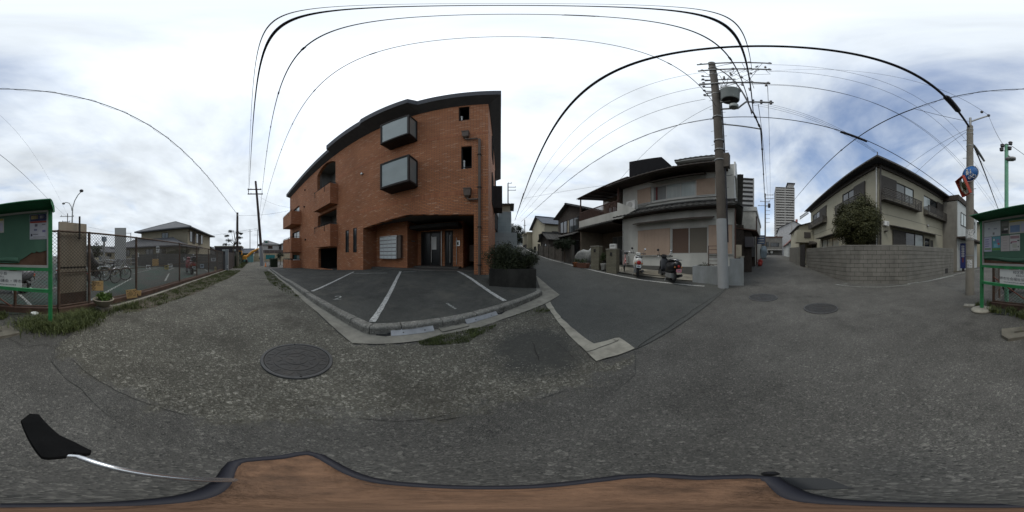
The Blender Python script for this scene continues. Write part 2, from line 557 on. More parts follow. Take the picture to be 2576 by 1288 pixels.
def lane_mat():
    """gravel breaking up into the asphalt along its edge, darker where the ground stays damp"""
    m, t, b = nodes_mat('gravel_earth')
    N, L = t.nodes.new, t.links.new
    ca, ha = ground_nodes(t, **A_ASPH)
    cg, hg = ground_nodes(t, **A_GRAV)
    geo = N('ShaderNodeNewGeometry')
    def noise(sc_, dt, rg):
        n = N('ShaderNodeTexNoise'); n.inputs['Scale'].default_value = sc_; n.inputs['Detail'].default_value = dt; n.inputs['Roughness'].default_value = rg
        L(geo.outputs['Position'], n.inputs['Vector']); return n.outputs['Fac']
    def mth(op, a_, b_):
        n = N('ShaderNodeMath'); n.operation = op
        for i, v in enumerate((a_, b_)):
            if isinstance(v, (int, float)): n.inputs[i].default_value = v
            else: L(v, n.inputs[i])
        return n.outputs[0]
    def att(nm):
        n = N('ShaderNodeAttribute'); n.attribute_name = nm; return n.outputs['Fac']
    e = mth('ADD', att('edge'), mth('MULTIPLY', mth('SUBTRACT', noise(4.5, 10, .72), .5), 1.1))
    f = N('ShaderNodeMapRange'); f.interpolation_type = 'SMOOTHSTEP'; f.inputs['From Min'].default_value = -.06; f.inputs['From Max'].default_value = .10; L(e, f.inputs[0])
    mx = N('ShaderNodeMix'); mx.data_type = 'RGBA'; L(f.outputs[0], mx.inputs['Factor']); L(ca, mx.inputs['A']); L(cg, mx.inputs['B'])
    d = mth('ADD', att('damp'), mth('MULTIPLY', mth('SUBTRACT', noise(5, 8, .65), .5), .9))
    g = N('ShaderNodeMapRange'); g.interpolation_type = 'SMOOTHSTEP'; g.inputs['From Min'].default_value = .25; g.inputs['From Max'].default_value = .75; g.inputs['To Max'].default_value = .82; L(d, g.inputs[0])
    mx2 = N('ShaderNodeMix'); mx2.data_type = 'RGBA'; L(g.outputs[0], mx2.inputs['Factor']); L(mx.outputs['Result'], mx2.inputs['A']); mx2.inputs['B'].default_value = (.036, .037, .034, 1)
    L(mx2.outputs['Result'], b.inputs['Base Color'])
    b.inputs['Roughness'].default_value = .9; b.inputs['Specular IOR Level'].default_value = .3
    hx = N('ShaderNodeMix'); hx.data_type = 'FLOAT'; L(f.outputs[0], hx.inputs['Factor']); L(ha, hx.inputs['A']); L(hg, hx.inputs['B'])
    bs = N('ShaderNodeMath'); bs.operation = 'MULTIPLY_ADD'; L(g.outputs[0], bs.inputs[0]); bs.inputs[1].default_value = -.7; bs.inputs[2].default_value = .8
    bp = N('ShaderNodeBump'); bp.inputs['Distance'].default_value = .007; bp.invert = True
    L(bs.outputs[0], bp.inputs['Strength']); L(hx.outputs['Result'], bp.inputs['Height']); L(bp.outputs[0], b.inputs['Normal'])
    return m
M_asph = ground_mat('asphalt', bump=.6, **A_ASPH)
M_asph2 = ground_mat('asphalt_newer', (.064, .066, .061), (.030, .031, .029), (.13, .13, .115), sc=170, amt=.4, patch=.16, stain=.18, pscale=.6, bump=.45)
M_lot = ground_mat('lot_asphalt', (.052, .053, .048), (.022, .022, .02), (.12, .12, .10), sc=170, amt=.4, patch=.24, stain=.30, pcol=(.085, .083, .07), pscale=.9, bump=.4)
M_gravel = lane_mat()
M_dirt = ground_mat('bare_earth', (.075, .062, .045), (.03, .026, .02), (.17, .15, .12), sc=60, amt=.5, patch=.3, pcol=(.06, .075, .03), pscale=.9, bump=.8)
M_conc = mat('concrete', (.25, .235, .195), .9, .2, 4, .5, 120, dirt=(.09, .085, .07), dscale=2.2, damt=.6)
M_kerb = ground_mat('kerb_stone', (.17, .165, .145), (.07, .07, .06), (.36, .34, .30), sc=60, amt=.5, patch=.25, pscale=2.5, bump=.6)
M_bikelot = ground_mat('bike_lot_green', (.028, .056, .043), (.018, .030, .024), (.09, .11, .095), sc=110, amt=.4, patch=.2, pcol=(.052, .054, .049), pscale=.35, bump=.3, pmin=.40, pmax=.55)
def worn_paint(name, col, under, lo=.42, hi=.56, scale=22):
    m, t, b = nodes_mat(name)
    N, L = t.nodes.new, t.links.new
    geo = N('ShaderNodeNewGeometry')
    nz = N('ShaderNodeTexNoise'); nz.inputs['Scale'].default_value = scale; nz.inputs['Detail'].default_value = 9; nz.inputs['Roughness'].default_value = .72
    L(geo.outputs['Position'], nz.inputs['Vector'])
    mr_ = N('ShaderNodeMapRange'); mr_.inputs['From Min'].default_value = lo; mr_.inputs['From Max'].default_value = hi; L(nz.outputs['Fac'], mr_.inputs[0])
    mx = N('ShaderNodeMix'); mx.data_type = 'RGBA'; L(mr_.outputs[0], mx.inputs['Factor']); mx.inputs['A'].default_value = (*col, 1); mx.inputs['B'].default_value = (*under, 1)
    L(mx.outputs['Result'], b.inputs['Base Color']); b.inputs['Roughness'].default_value = .8
    return m
M_paint = worn_paint('worn_white_paint', (.50, .50, .47), (.085, .085, .078), .45, .63)
M_paint2 = worn_paint('faded_white_paint', (.36, .37, .34), (.075, .08, .07), .42, .6)

# ------------------------------------------------------------------ the ground
_fine = list(np.arange(-14, 14.01, 0.4))
def _lines():
    out, x, st = list(_fine), 14.0, 0.5
    while x < 3500:
        x += st; st = min(st * 1.16, 900)
        out.append(x); out.insert(0, -x)
    return out
GL = _lines()
def build_ground():
    n = len(GL)
    xy = [(x, y) for y in GL for x in GL]
    z = gz_many(xy) - 0.012
    mb = MB()
    mb.v = [(x, y, float(h)) for (x, y), h in zip(xy, z)]
    mb.f = [(j * n + i, j * n + i + 1, (j + 1) * n + i + 1, (j + 1) * n + i) for j in range(n - 1) for i in range(n - 1)]
    mb.sm = [True] * len(mb.f)
    return struct(mb.build('ground', M_asph, fix=False))
build_ground()
def drape(name, poly, m, off=0.0, parent=None, step=0.4, zf=None, fine=None):
    """a sheet over the ground: polygon cut along the ground grid and lowered on to it"""
    bm = bmesh.new()
    f = bm.faces.new([bm.verts.new((x, y, 0)) for x, y in poly])
    bmesh.ops.triangulate(bm, faces=bm.faces[:])
    xs = [p[0] for p in poly]; ys = [p[1] for p in poly]
    def cuts(a, b):
        return [g for g in GL if a < g < b] if step == 0.4 else list(np.arange(math.floor(a / step) * step, b, step))
    fx = [float(g) for g in np.arange(-fine, fine, .12)] if fine else []
    for gx in cuts(min(xs), max(xs)) + fx:
        bmesh.ops.bisect_plane(bm, geom=bm.verts[:] + bm.edges[:] + bm.faces[:], plane_co=(gx, 0, 0), plane_no=(1, 0, 0), dist=1e-5)
    for gy in cuts(min(ys), max(ys)) + fx:
        bmesh.ops.bisect_plane(bm, geom=bm.verts[:] + bm.edges[:] + bm.faces[:], plane_co=(0, gy, 0), plane_no=(0, 1, 0), dist=1e-5)
    zs = gz_many([(v.co.x, v.co.y) for v in bm.verts])
    for v, h in zip(bm.verts, zs):
        v.co.z = (zf(v.co.x, v.co.y, h) if zf else h) + off
    bmesh.ops.recalc_face_normals(bm, faces=bm.faces)
    for fc in bm.faces:
        if fc.normal.z < 0:
            fc.normal_flip()
        fc.smooth = True
    me = bpy.data.meshes.new(name); bm.to_mesh(me); bm.free()
    me.materials.append(m)
    return link(name, me, parent)
def ragged(poly, amp=0.05, step=0.18, seed=1, keep=()):
    rnd = random.Random(seed)
    out = []
    n = len(poly)
    for i in range(n):
        a, b = Vector(poly[i]), Vector(poly[(i + 1) % n])
        L_ = (b - a).length
        k = max(1, int(L_ / step))
        nrm = Vector((-(b - a).y, (b - a).x)) / max(L_, 1e-6)
        for j in range(k):
            p = a.lerp(b, j / k)
            if i not in keep and j > 0:
                p = p + nrm * rnd.uniform(-amp, amp)
            out.append((p.x, p.y))
    return out
def strip(pts, w, side=0.0):
    """polygon of a line of width w along pts"""
    P = [Vector(p) for p in pts]
    l, r_ = [], []
    for i, p in enumerate(P):
        t = (P[min(i + 1, len(P) - 1)] - P[max(i - 1, 0)]).normalized()
        nn = Vector((-t.y, t.x))
        l.append(tuple(p + nn * (w / 2 + side))); r_.append(tuple(p - nn * (w / 2 - side)))
    return l + r_[::-1]

# ------------------------------------------------------------------ surfaces lying on the ground
LOT = 0.13
def G(px, py, off=0.0):
    return gpt(px, py, off)
crack_px = [(130, 872), (165, 905), (205, 925), (270, 975), (330, 1003), (400, 1032), (480, 1046), (560, 1068), (640, 1072), (720, 1062), (800, 1056), (870, 1048), (940, 1052), (1010, 1046), (1100, 1060), (1160, 1050), (1210, 1033), (1300, 1014), (1360, 1004), (1420, 984), (1500, 953), (1560, 922), (1597, 898)]
crack = [G(*p) for p in crack_px]
gut_px = [(1372, 764), (1268, 802), (1213, 822), (1109, 842), (1060, 857), (1022, 862), (950, 866), (886, 864), (800, 787), (711, 710)]
gutter_out = [G(*p) for p in gut_px]
l_px = [(1384, 760), (1412, 802), (1494, 866), (1547, 852), (1558, 851), (1597, 878), (1500, 910), (1477, 888), (1400, 806), (1372, 766)]
lconc = [G(*p) for p in l_px]
lane_poly = [(-44, -2.6), (-15.5, -2.45), (-8, -2.55), (-4, -2.6), (-1.6, -2.55)] + crack + [lconc[6], lconc[7], lconc[8], lconc[9]] + gutter_out[1:] + [(-15, 1.15), (-30, 1.3), (-44, 1.2)]
def pull(p, k):
    r = math.hypot(*p); return (p[0] * (r - k) / r, p[1] * (r - k) / r)
lane_out = [(-44, -2.6), (-15.5, -2.45), (-8, -2.55), (-4, -2.6), (-1.6, -2.6), (-.9, -2.3)] + [pull(p, .34) for p in crack] + [lconc[5], lconc[6], lconc[7], lconc[8], lconc[9]] + gutter_out[1:] + [(-15, 1.15), (-30, 1.3), (-44, 1.2)]
lane = struct(drape('gravel_path', lane_out, M_gravel, 0.004, fine=3.4))
def seg_d(p, pts):
    best, sg = 9.0, 1
    for a, b in zip(pts[:-1], pts[1:]):
        ax, ay = a; bx, by = b
        t = max(0, min(1, ((p[0] - ax) * (bx - ax) + (p[1] - ay) * (by - ay)) / max(1e-9, (bx - ax) ** 2 + (by - ay) ** 2)))
        best = min(best, math.hypot(p[0] - ax - t * (bx - ax), p[1] - ay - t * (by - ay)))
    return best
at_e = lane.data.attributes.new('edge', 'FLOAT', 'POINT'); at_d = lane.data.attributes.new('damp', 'FLOAT', 'POINT')
def inside0(p, poly):
    x, y = p; c = False; j = len(poly) - 1
    for i in range(len(poly)):
        xi, yi = poly[i]; xj, yj = poly[j]
        if (yi > y) != (yj > y) and x < (xj - xi) * (y - yi) / (yj - yi) + xi: c = not c
        j = i
    return c
dmc = G(1348, 876)
for i_, v_ in enumerate(lane.data.vertices):
    p_ = (v_.co.x, v_.co.y)
    d_ = seg_d(p_, crack) if math.hypot(*p_) < 4.5 else 2.0
    at_e.data[i_].value = d_ if (math.hypot(*p_) > 4.5 or inside0(p_, lane_poly)) else -d_
    if at_e.data[i_].value < -.08:      # the thin edge of the surfacing dips under the asphalt
        v_.co.z -= .0168 * min(1.0, (-.08 - at_e.data[i_].value) / .2)
    q_ = Vector(p_) - Vector(dmc); u_ = Vector(dmc).normalized()
    rr_ = math.hypot(q_.dot(u_) / .62, q_.dot(Vector((-u_.y, u_.x))) / .50)
    at_d.data[i_].value = 1.25 - .75 * rr_
# dark seams where the surfacing is broken
M_crack = mat('crack_filler', (.018, .017, .015), .95, .3, 20)
def resample2(pts, st, w, seed):
    rnd = random.Random(seed); out = []; off = 0.0
    for a, b in zip(pts[:-1], pts[1:]):
        a, b = Vector(a), Vector(b); k = max(1, int((b - a).length / st))
        nn = Vector((-(b - a).y, (b - a).x)).normalized()
        for j in range(k):
            off = off * .8 + rnd.gauss(0, w * .8)
            out.append(tuple(a.lerp(b, j / k) + nn * off))
    return out + [tuple(pts[-1])]
def seam(pts, w, seed, off=.010):
    rr = strip(resample2(pts, .07, w, seed), w)
    return struct(drape('road_crack', rr, M_crack, off))
for i_, (a_, b_, w_) in enumerate([(14, 16, .005), (18, 20, .004), (21, 23, .004)]):
    seam(crack[a_:b_], w_, 70 + i_)
seam([G(180, 905), G(260, 965), G(380, 1020), G(470, 1046)], .004, 80); seam([G(900, 1052), G(1000, 1060), G(1120, 1046)], .004, 81)
seam([G(1606, 874), G(1680, 825), G(1760, 770), G(1835, 719)], .009, 8)
seam([G(20, 850), G(70, 872), G(110, 866), G(130, 872)], .008, 19)

# the newer asphalt of the uphill road
roadB = [G(1606, 875), G(1597, 878), G(1558, 851), G(1494, 866), G(1412, 802), G(1384, 760), G(1406, 744), G(1352, 698), (1.0, 8), (.9, 12), (.6, 17), (-.6, 33), (-1.5, 44), (3.5, 44), (3.0, 33), (3.15, 17), (3.35, 12.7), (3.65, 9.8), (3.95, 7.8), (4.35, 6.5), (5.05, 4.7), (6.0, 2.7), G(1835, 719)]
struct(drape('road', roadB, M_asph2, 0.002))
# older worn patches
M_worn = ground_mat('asphalt_dark_patch', (.058, .057, .052), (.02, .02, .02), (.09, .09, .08), sc=80, patch=.2, bump=.4)
wet = [G(1255, 852), G(1330, 838), G(1392, 845), G(1440, 880), G(1462, 905), G(1420, 918), G(1340, 916), G(1290, 902), G(1250, 878)]
seam([G(1339, 863), G(1347, 884), G(1355, 908)], .008, 21, .010); seam([G(1395, 858), G(1443, 902)], .004, 22, .010)

# L shaped concrete edging
M_edge = mat('pale_concrete', (.30, .285, .235), .92, .22, 5, .6, 110, dirt=(.12, .11, .09), dscale=3.0, damt=.6)
edge = struct(drape('concrete_edging', ragged(lconc, .012, .12, 4), M_edge, .014))
seam([G(1478, 889), G(1520, 873), G(1557, 857)], .010, 23, .019); seam([G(1404, 804), G(1416, 800)], .010, 24, .019); seam([G(1545, 856), G(1553, 862)], .006, 25, .019)

# kerb and raised car park
kpath = [(-17.5, 1.47), (-1.95, 1.47), (-1.80, 1.50), (-1.70, 1.60), (.70, 4.24), (.83, 4.42), (.84, 4.6)]
def resample(pts, step):
    out = []
    for a, b in zip(pts[:-1], pts[1:]):
        a, b = Vector(a), Vector(b)
        k = max(1, int((b - a).length / step))
        out += [tuple(a.lerp(b, j / k)) for j in range(k)]
    return out + [tuple(pts[-1])]
M_kerbd = mat('kerb_bedding', (.055, .053, .046), .95, .3, 6)
def kerb(name, pts, w, h, m):
    """bedding with separate kerb stones along it"""
    P = [Vector(p) for p in resample(pts, .30)]
    def sec(p, t, prof, jit=0.0):
        nn = Vector((-t.y, t.x)); g = gz(p.x, p.y)
        return [(*(p + nn * o), g + z + (jit if z > 0 else 0)) for o, z in prof]
    def tan(i):
        return (P[min(i + 1, len(P) - 1)] - P[max(i - 1, 0)]).normalized()
    bed = struct(MB().loft([sec(P[i], tan(i), ((.008, -.08), (.008, h - .02), (w - .004, h - .02), (w - .004, -.08))) for i in range(len(P))], smooth=False).build(name, M_kerbd))
    prof = ((0, -.06), (0, h * .78), (.012, h * .93), (.035, h), (w, h), (w, -.06))
    i = 0
    while i < len(P) - 1:
        j = min(i + 2, len(P) - 1)
        t = tan(i); k = .007
        jit = random.uniform(-.004, .004)
        secs = [sec(P[i] + (P[min(i + 1, len(P) - 1)] - P[i]).normalized() * k, tan(i), prof, jit)] + [sec(P[n_], tan(n_), prof, jit) for n_ in range(i + 1, j)] + [sec(P[j] - (P[j] - P[j - 1]).normalized() * k, tan(j), prof, jit)]
        MB().loft(secs, smooth=False).build('kerb_stone', m, bed)
        i = j
    return bed
kerb('kerb', kpath, .15, LOT + .012, M_kerb)
lot_poly = [(-17.5, 1.60), (-1.98, 1.60), (-1.85, 1.64), (.58, 4.32), (.71, 4.50), (.95, 6.4), (.6, 12.0), (-17.5, 9.0)]
struct(drape('parking_lot', lot_poly, M_lot, LOT))
gut = [(-17.5, 1.46)] + [(-17.5, 1.2)] + gutter_out[::-1] + [G(1408, 742), G(1348, 693)] + [(.86, 4.9), (.83, 4.40), (.70, 4.22), (-1.70, 1.58), (-1.80, 1.48), (-1.95, 1.46)]
M_gut = mat('gutter_concrete', (.215, .205, .172), .92, .25, 3.5, .6, 90, dirt=(.075, .072, .058), dscale=1.8, damt=.75)
struct(drape('gutter', gut, M_gut, .008))

# painted lines
def line(pts, w, m=M_paint, off=.0, name='road_marking', seed=1):
    return struct(drape(name, ragged(strip(pts, w), .006, .12, seed), m, off))
LO = LOT + .006
for i, (a, b) in enumerate([((936, 810), (1008, 683)), ((1270, 757), (1145, 680)), ((785, 733), (890, 684))]):
    line([G(*a, LOT), G(*b, LOT)], .105, M_paint, LO, 'parking_line', i)
for i, (a, b) in enumerate([((886, 688), (974, 687)), ((1012, 685), (1048, 682)), ((1052, 682), (1140, 680)), ((700, 679), (735, 675))]):
    line([G(*a, LOT), G(*b, LOT)], .08, M_paint2, LO, 'parking_line', 10 + i)
wl_px = [(1310, 617), (1353, 641.4), (1380.7, 652), (1417.5, 662), (1460, 673), (1509, 684.6), (1560, 695), (1613, 704), (1700, 714), (1772, 720)]
_w3 = [(1.72, 33.0), (2.62, 17.2), (2.88, 12.9), (3.19, 9.9), (3.47, 7.8), (3.88, 6.45)] + [G(*p) for p in wl_px[6:]]
line(_w3[:6], .11, M_paint, .008, seed=31)
line(_w3[5:], .11, M_paint, .008, seed=32)
line([(6.2, -3.28), G(2100, 716), G(2160, 722), G(2230, 722), G(2290, 716)], .06, M_paint2, .006, seed=33)
line([G(2283, 714), G(2330, 708), G(2400, 694)], .10, M_paint2, .006, seed=34)
line([(4.45, -7.2), (4.5, -16), (3.9, -30)], .10, M_paint2, .006, seed=35)
line([(1.2, -7.6), (1.25, -12), (.9, -28)], .10, M_paint2, .006, seed=36)

# painted numbers on the bays
def text_polys(body, size):
    c = bpy.data.curves.new('t', 'FONT'); c.body = body; c.size = size; c.align_x = 'CENTER'; c.align_y = 'CENTER'
    c.resolution_u = 3
    o = bpy.data.objects.new('t', c); COL.objects.link(o)
    bpy.context.view_layer.update()
    me = bpy.data.meshes.new_from_object(o.evaluated_get(bpy.context.evaluated_depsgraph_get()))
    COL.objects.unlink(o); bpy.data.objects.remove(o); bpy.data.curves.remove(c)
    return me
def text_obj(name, body, size, m, parent, M, fatten=0.0):
    me = text_polys(body, size)
    me.name = name
    me.materials.clear(); me.materials.append(m)
    o = link(name, me, parent)
    o.matrix_local = M
    return o
def ground_text(body, size, px, py, ang, stretch=1.0):
    me = text_polys(body, size)
    c = G(px, py, LOT)
    ca, sa = math.cos(R(ang)), math.sin(R(ang))
    xy = [(c[0] + (v.co.x * ca - v.co.y * stretch * sa), c[1] + (v.co.x * sa + v.co.y * stretch * ca)) for v in me.vertices]
    for v, (x, y), h in zip(me.vertices, xy, gz_many(xy)):
        v.co = (x, y, h + LOT + .007)
    me.materials.clear(); me.materials.append(M_paint2)
    return struct(link('bay_number', me))
ground_text('2', .50, 850, 750, 52, 1.0)
ground_text('1', .52, 1136, 771, 52, 1.0)

# ------------------------------------------------------------------ covers and plates
M_iron = mat('cast_iron', (.032, .031, .029), .55, .3, 14, .6, 220, spec=.5, dirt=(.055, .045, .035), dscale=5)
M_iron2 = mat('worn_iron', (.058, .058, .057), .6, .2, 14, .5, 200, spec=.5)
def manhole(px, py, rad, label, hgt=.012):
    x, y = G(px, py)
    o = thing('manhole_cover', label, 'manhole', (x, y, gz(x, y)), rz=.4)
    e = .15
    n = Vector((gz(x - e, y) - gz(x + e, y), gz(x, y - e) - gz(x, y + e), 2 * e)).normalized()
    o.rotation_euler = n.to_track_quat('Z', 'Y').to_euler()
    MB().lathe([(rad, -.02), (rad, hgt), (rad * .985, hgt + .004), (rad * .915, hgt + .004), (rad * .905, hgt - .006)], n=48, smooth=False).build('frame_ring', M_iron2, o)
    lid = MB().lathe([(0.0001, hgt - .001), (rad * .30, hgt - .001), (rad * .30, hgt + .003), (rad * .33, hgt + .003), (rad * .33, hgt - .001), (rad * .62, hgt - .001), (rad * .62, hgt + .003), (rad * .65, hgt + .003), (rad * .65, hgt - .001), (rad * .89, hgt - .001), (rad * .895, hgt - .01)], n=48, smooth=False)
    lid.build('lid', M_iron, o)
    s = MB()
    for ring, cnt, l in ((.46, 14, .09), (.77, 26, .08), (.17, 6, .08)):
        for k in range(cnt):
            a = 2 * math.pi * k / cnt
            p = Vector((math.cos(a), math.sin(a), 0)) * rad * ring
            t = Vector((math.cos(a + .6 * (-1) ** k), math.sin(a + .6 * (-1) ** k), 0)) * l * rad
            s.bar((*(p - t).xy, hgt + .001), (*(p + t).xy, hgt + .001), rad * .045, .003)
    stuff(s.build('tread_pattern', M_iron, o))
    for a in (.5, 3.6):
        MB().lathe([(.012, hgt + .001), (.012, hgt + .003), (.0001, hgt + .003)], (rad * .93 * math.cos(a), rad * .93 * math.sin(a), .002), 10).build('bolt', M_crack, o)
    return o
manhole(745.8, 905, .375, 'large iron manhole cover with worn pale rim set in the gravel', .02)
manhole(2065, 775, .40, 'dark iron manhole cover in the grey asphalt road, the darker of two', .008)
manhole(1920, 747.6, .42, 'faded flush manhole cover in the asphalt in front of the low grey wall', .004)

M_plate = mat('galvanised_plate', (.46, .47, .48), .6, .12, 9, .3, 160, dirt=(.3, .29, .27), dscale=3)
M_rubber = mat('black_rubber', (.018, .018, .018), .8, .3, 20, .4, 100)
def ramp(px4, label, ends):
    hi = [Vector((*G(*p, .10), 0)) for p in px4[:2]]; lo_ = [Vector((*G(*p, .03), 0)) for p in px4[2:]]
    for v in hi:
        v.z = gz(v.x, v.y) + .112
    for v in lo_:
        v.z = gz(v.x, v.y) + .016
    a, b, c, d = hi[0], hi[1], lo_[0], lo_[1]
    org = Vector((a.x, a.y, 0))
    o = thing('kerb_ramp', label, 'ramp', (a.x, a.y, gz(a.x, a.y)))
    o.location.z = gz(a.x, a.y)
    base = o.location.copy()
    n = (b - a).cross(d - a).normalized()
    if n.z < 0:
        n = -n
    mb = MB()
    vs = [p - base for p in (a, b, c, d)]
    mb.add([*vs, *[v - n * .012 for v in vs]], [(0, 1, 2, 3), (7, 6, 5, 4), (0, 4, 5, 1), (1, 5, 6, 2), (2, 6, 7, 3), (3, 7, 4, 0)])
    mb.build('plate', M_plate, o)
    rb = MB()
    for k in range(1, 9):
        t = k / 9
        rb.bar(vs[0].lerp(vs[3], t) + n * .002, vs[1].lerp(vs[2], t) + n * .002, .006, .005, n)
    stuff(rb.build('tread_ribs', M_plate, o))
    for t, u in ((.28, .72), (.78, .72)):
        p = vs[0].lerp(vs[1], t).lerp(vs[3].lerp(vs[2], t), u)
        MB().lathe([(.011, -.004), (.011, .006), (.0001, .007)], tuple(p + n * .003), 10).build('bolt', M_iron, o)
    for e in ends:
        q = [Vector((*G(*p, .05 if i < 1 else .01), 0)) for i, p in enumerate(e)]
        for i, v in enumerate(q):
            v.z = gz(v.x, v.y) + (.10 if i == 0 else .014)
        cc = sum(q, Vector()) / len(q)
        mb = MB()
        tp = [v - base for v in q]
        bo = [Vector((v.x, v.y, gz(v.x, v.y))) - base for v in q]
        k = len(q)
        mb.add([*tp, *bo], [tuple(range(k)), tuple(range(2 * k - 1, k - 1, -1))] + [(i, (i + 1) % k, k + (i + 1) % k, k + i) for i in range(k)])
        mb.build('rubber_end', M_rubber, o)
    return o
ramp([(982, 824), (1087, 815), (1093, 830), (984, 843)], 'grey ribbed steel ramp plate leaning on the kerb beside its corner', [[(980, 826), (945, 832), (946, 843), (970, 846), (982, 844)]])
ramp([(1167, 800), (1245, 780), (1253, 790), (1175, 813)], 'grey ribbed steel ramp plate on the kerb between drain cover and planter', [[(1247, 781), (1264, 779), (1270, 784), (1262, 790), (1254, 791)]])
# drain cover with two slots
dc = [G(1095, 822), G(1157, 810), G(1181, 822), G(1113, 838)]
cx, cy = sum(p[0] for p in dc) / 4, sum(p[1] for p in dc) / 4
o = thing('drain_cover', 'square concrete drain cover with two slots between the ramp plates', 'drain cover', (cx, cy, gz(cx, cy)))
lc = [(p[0] - cx, p[1] - cy) for p in dc]
u = (Vector(lc[1]) - Vector(lc[0])).normalized(); w = Vector((-u.y, u.x))
def slot(c, a=.055, b=.011):
    return [tuple(Vector(c) + u * i * a + w * j * b) for i, j in ((-1, -1), (1, -1), (1, 1), (-1, 1))]
MB().slab(lc, [slot(tuple(-u * .1)), slot(tuple(u * .1))], -.02, .024, axis='z').build('lid', M_gut, o)
MB().slab([(p[0] * .9, p[1] * .9) for p in lc], [], -.015, .012, axis='z').build('dark_void', M_crack, o)

# pebbles bedded in the gravel, near the camera where they can be told apart
def inside(p, poly):
    x, y = p; c = False
    n = len(poly); j = n - 1
    for i in range(n):
        xi, yi = poly[i]; xj, yj = poly[j]
        if (yi > y) != (yj > y) and x < (xj - xi) * (y - yi) / (yj - yi) + xi:
            c = not c
        j = i
    return c
M_pebble = ground_mat('pebbles', (.14, .135, .115), (.045, .045, .04), (.40, .38, .32), sc=38, amt=.5, patch=.2, bump=.2)
mb = MB()
rnd = random.Random(5)
mhc = G(745.8, 905)
OCT = [(1, 0, 0), (0, 1, 0), (-1, 0, 0), (0, -1, 0), (0, 0, 1)]
OF = [(0, 1, 4), (1, 2, 4), (2, 3, 4), (3, 0, 4)]
pts = []
while len(pts) < 11000:
    rr = .8 + 5.2 * rnd.random() ** 1.5
    a = rnd.uniform(-2.9, .75)
    p = (rr * math.sin(a), rr * math.cos(a))
    if not inside(p, lane_poly) or math.hypot(p[0] - mhc[0], p[1] - mhc[1]) < .4 or inside(p, wet):
        continue
    if p[0] < -2.5 and rnd.random() < .5:
        continue
    pts.append(p)
for p, h in zip(pts, gz_many(pts)):
    s = .0035 + .0075 * rnd.random() ** 2.2
    q = rnd.uniform(0, 6.28)
    mb.add([(p[0] + s * rnd.uniform(.7, 1.3) * (x * math.cos(q) - y * math.sin(q)), p[1] + s * rnd.uniform(.7, 1.3) * (x * math.sin(q) + y * math.cos(q)), h + .003 + s * .6 * z) for x, y, z in OCT], OF)
stuff(mb.build('gravel_stones', M_pebble, fix=False), 'loose grey and buff gravel stones bedded in the path surface', 'gravel')

# grass and weeds
M_grass = leaf_mat('grass', (.050, .064, .022), (.105, .125, .042), (.21, .195, .09))
def grass(name, spots, label, hmin, hmax, seed, m=M_grass, wid=.006, lean=.6):
    rnd = random.Random(seed)
    mb = MB()
    hs = gz_many(spots)
    for (x, y), g in zip(spots, hs):
        h = rnd.uniform(hmin, hmax); a = rnd.uniform(0, 6.28); w_ = wid * rnd.uniform(.6, 1.6)
        lx, ly = math.cos(a) * h * lean * rnd.random(), math.sin(a) * h * lean * rnd.random()
        dx, dy = -math.sin(a) * w_, math.cos(a) * w_
        mb.add([(x - dx, y - dy, g), (x + dx, y + dy, g), (x + dx * .6 + lx * .5, y + dy * .6 + ly * .5, g + h * .65), (x - dx * .6 + lx * .5, y - dy * .6 + ly * .5, g + h * .65), (x + lx * 1.2, y + ly * 1.2, g + h)], [(0, 1, 2, 3), (3, 2, 4)])
    return stuff(mb.build(name, m, fix=False), label, 'grass')
def scatter(poly, n, seed, clump=.5, cs=9.0):
    rnd = random.Random(seed)
    xs = [p[0] for p in poly]; ys = [p[1] for p in poly]
    out = []
    cl = [(rnd.uniform(min(xs), max(xs)), rnd.uniform(min(ys), max(ys))) for _ in range(max(3, int(n / 90)))]
    t = 0
    while len(out) < n and t < n * 60:
        t += 1
        if rnd.random() < clump:
            c = rnd.choice(cl); p = (rnd.gauss(c[0], .07), rnd.gauss(c[1], .06))
        else:
            p = (rnd.uniform(min(xs), max(xs)), rnd.uniform(min(ys), max(ys)))
        if inside(p, poly):
            out.append(p)
    return out
v1 = [(-15, -2.75), (-8, -2.85), (-4.2, -2.78), (-2.6, -2.72), (-2.2, -2.35), (-3.2, -2.15), (-5.5, -1.85), (-9, -1.55), (-15, -1.4)]
struct(drape('grass_verge', ragged(v1, .08, .15, 41), M_dirt, .010))
grass('verge_grass', scatter(v1, 19000, 42, .5), 'short patchy grass verge between the gravel path and the ditch edging', .015, .075, 43)
rw_ = random.Random(44)
wsp, wz = [], []
for (cx_, cy_, sx_, sy_, n_) in ((-1.0, -2.55, .28, .14, 5200), (-1.45, -2.62, .22, .12, 2600), (-.6, -2.75, .2, .12, 900), (-1.75, -2.72, .25, .08, 700), (-1.1, -2.3, .22, .07, 700), (-2.5, -2.62, .3, .06, 600)):
    wsp += [(rw_.gauss(cx_, sx_), rw_.gauss(cy_, sy_)) for _ in range(n_)]
grass('weeds', wsp, 'thick tuft of dark green weeds at the foot of the noticeboard post', .02, .16, 45, wid=.0042, lean=1.4)
v3 = [G(1050, 862), G(1110, 845), G(1190, 828), G(1250, 818), G(1235, 832), G(1200, 846), G(1180, 862), G(1120, 868), G(1060, 870)]
grass('gutter_grass', scatter(v3, 2600, 46, .7), 'thin bright grass growing along the gutter edge by the drain cover', .012, .05, 47, wid=.004)
v4 = [(-5, 1.05), (-4.6, 1.3), (-9, 1.35), (-15, 1.35), (-15, .7), (-8, .65)]
grass('path_edge_grass', scatter(v4, 5000, 48, .6), 'sparse grass along the path edge beside the car park gutter', .015, .07, 49)
v5 = [(.35, -3.2), (.75, -3.35), (1.15, -3.75), (.95, -4.1), (.3, -3.5), (-.2, -3.15), (-.1, -2.95)]
grass('kerbside_weeds', scatter(v5, 900, 50, .8), 'weeds sprouting beside the white noticeboard footing and the ditch', .03, .15, 51, wid=.008, lean=.9)
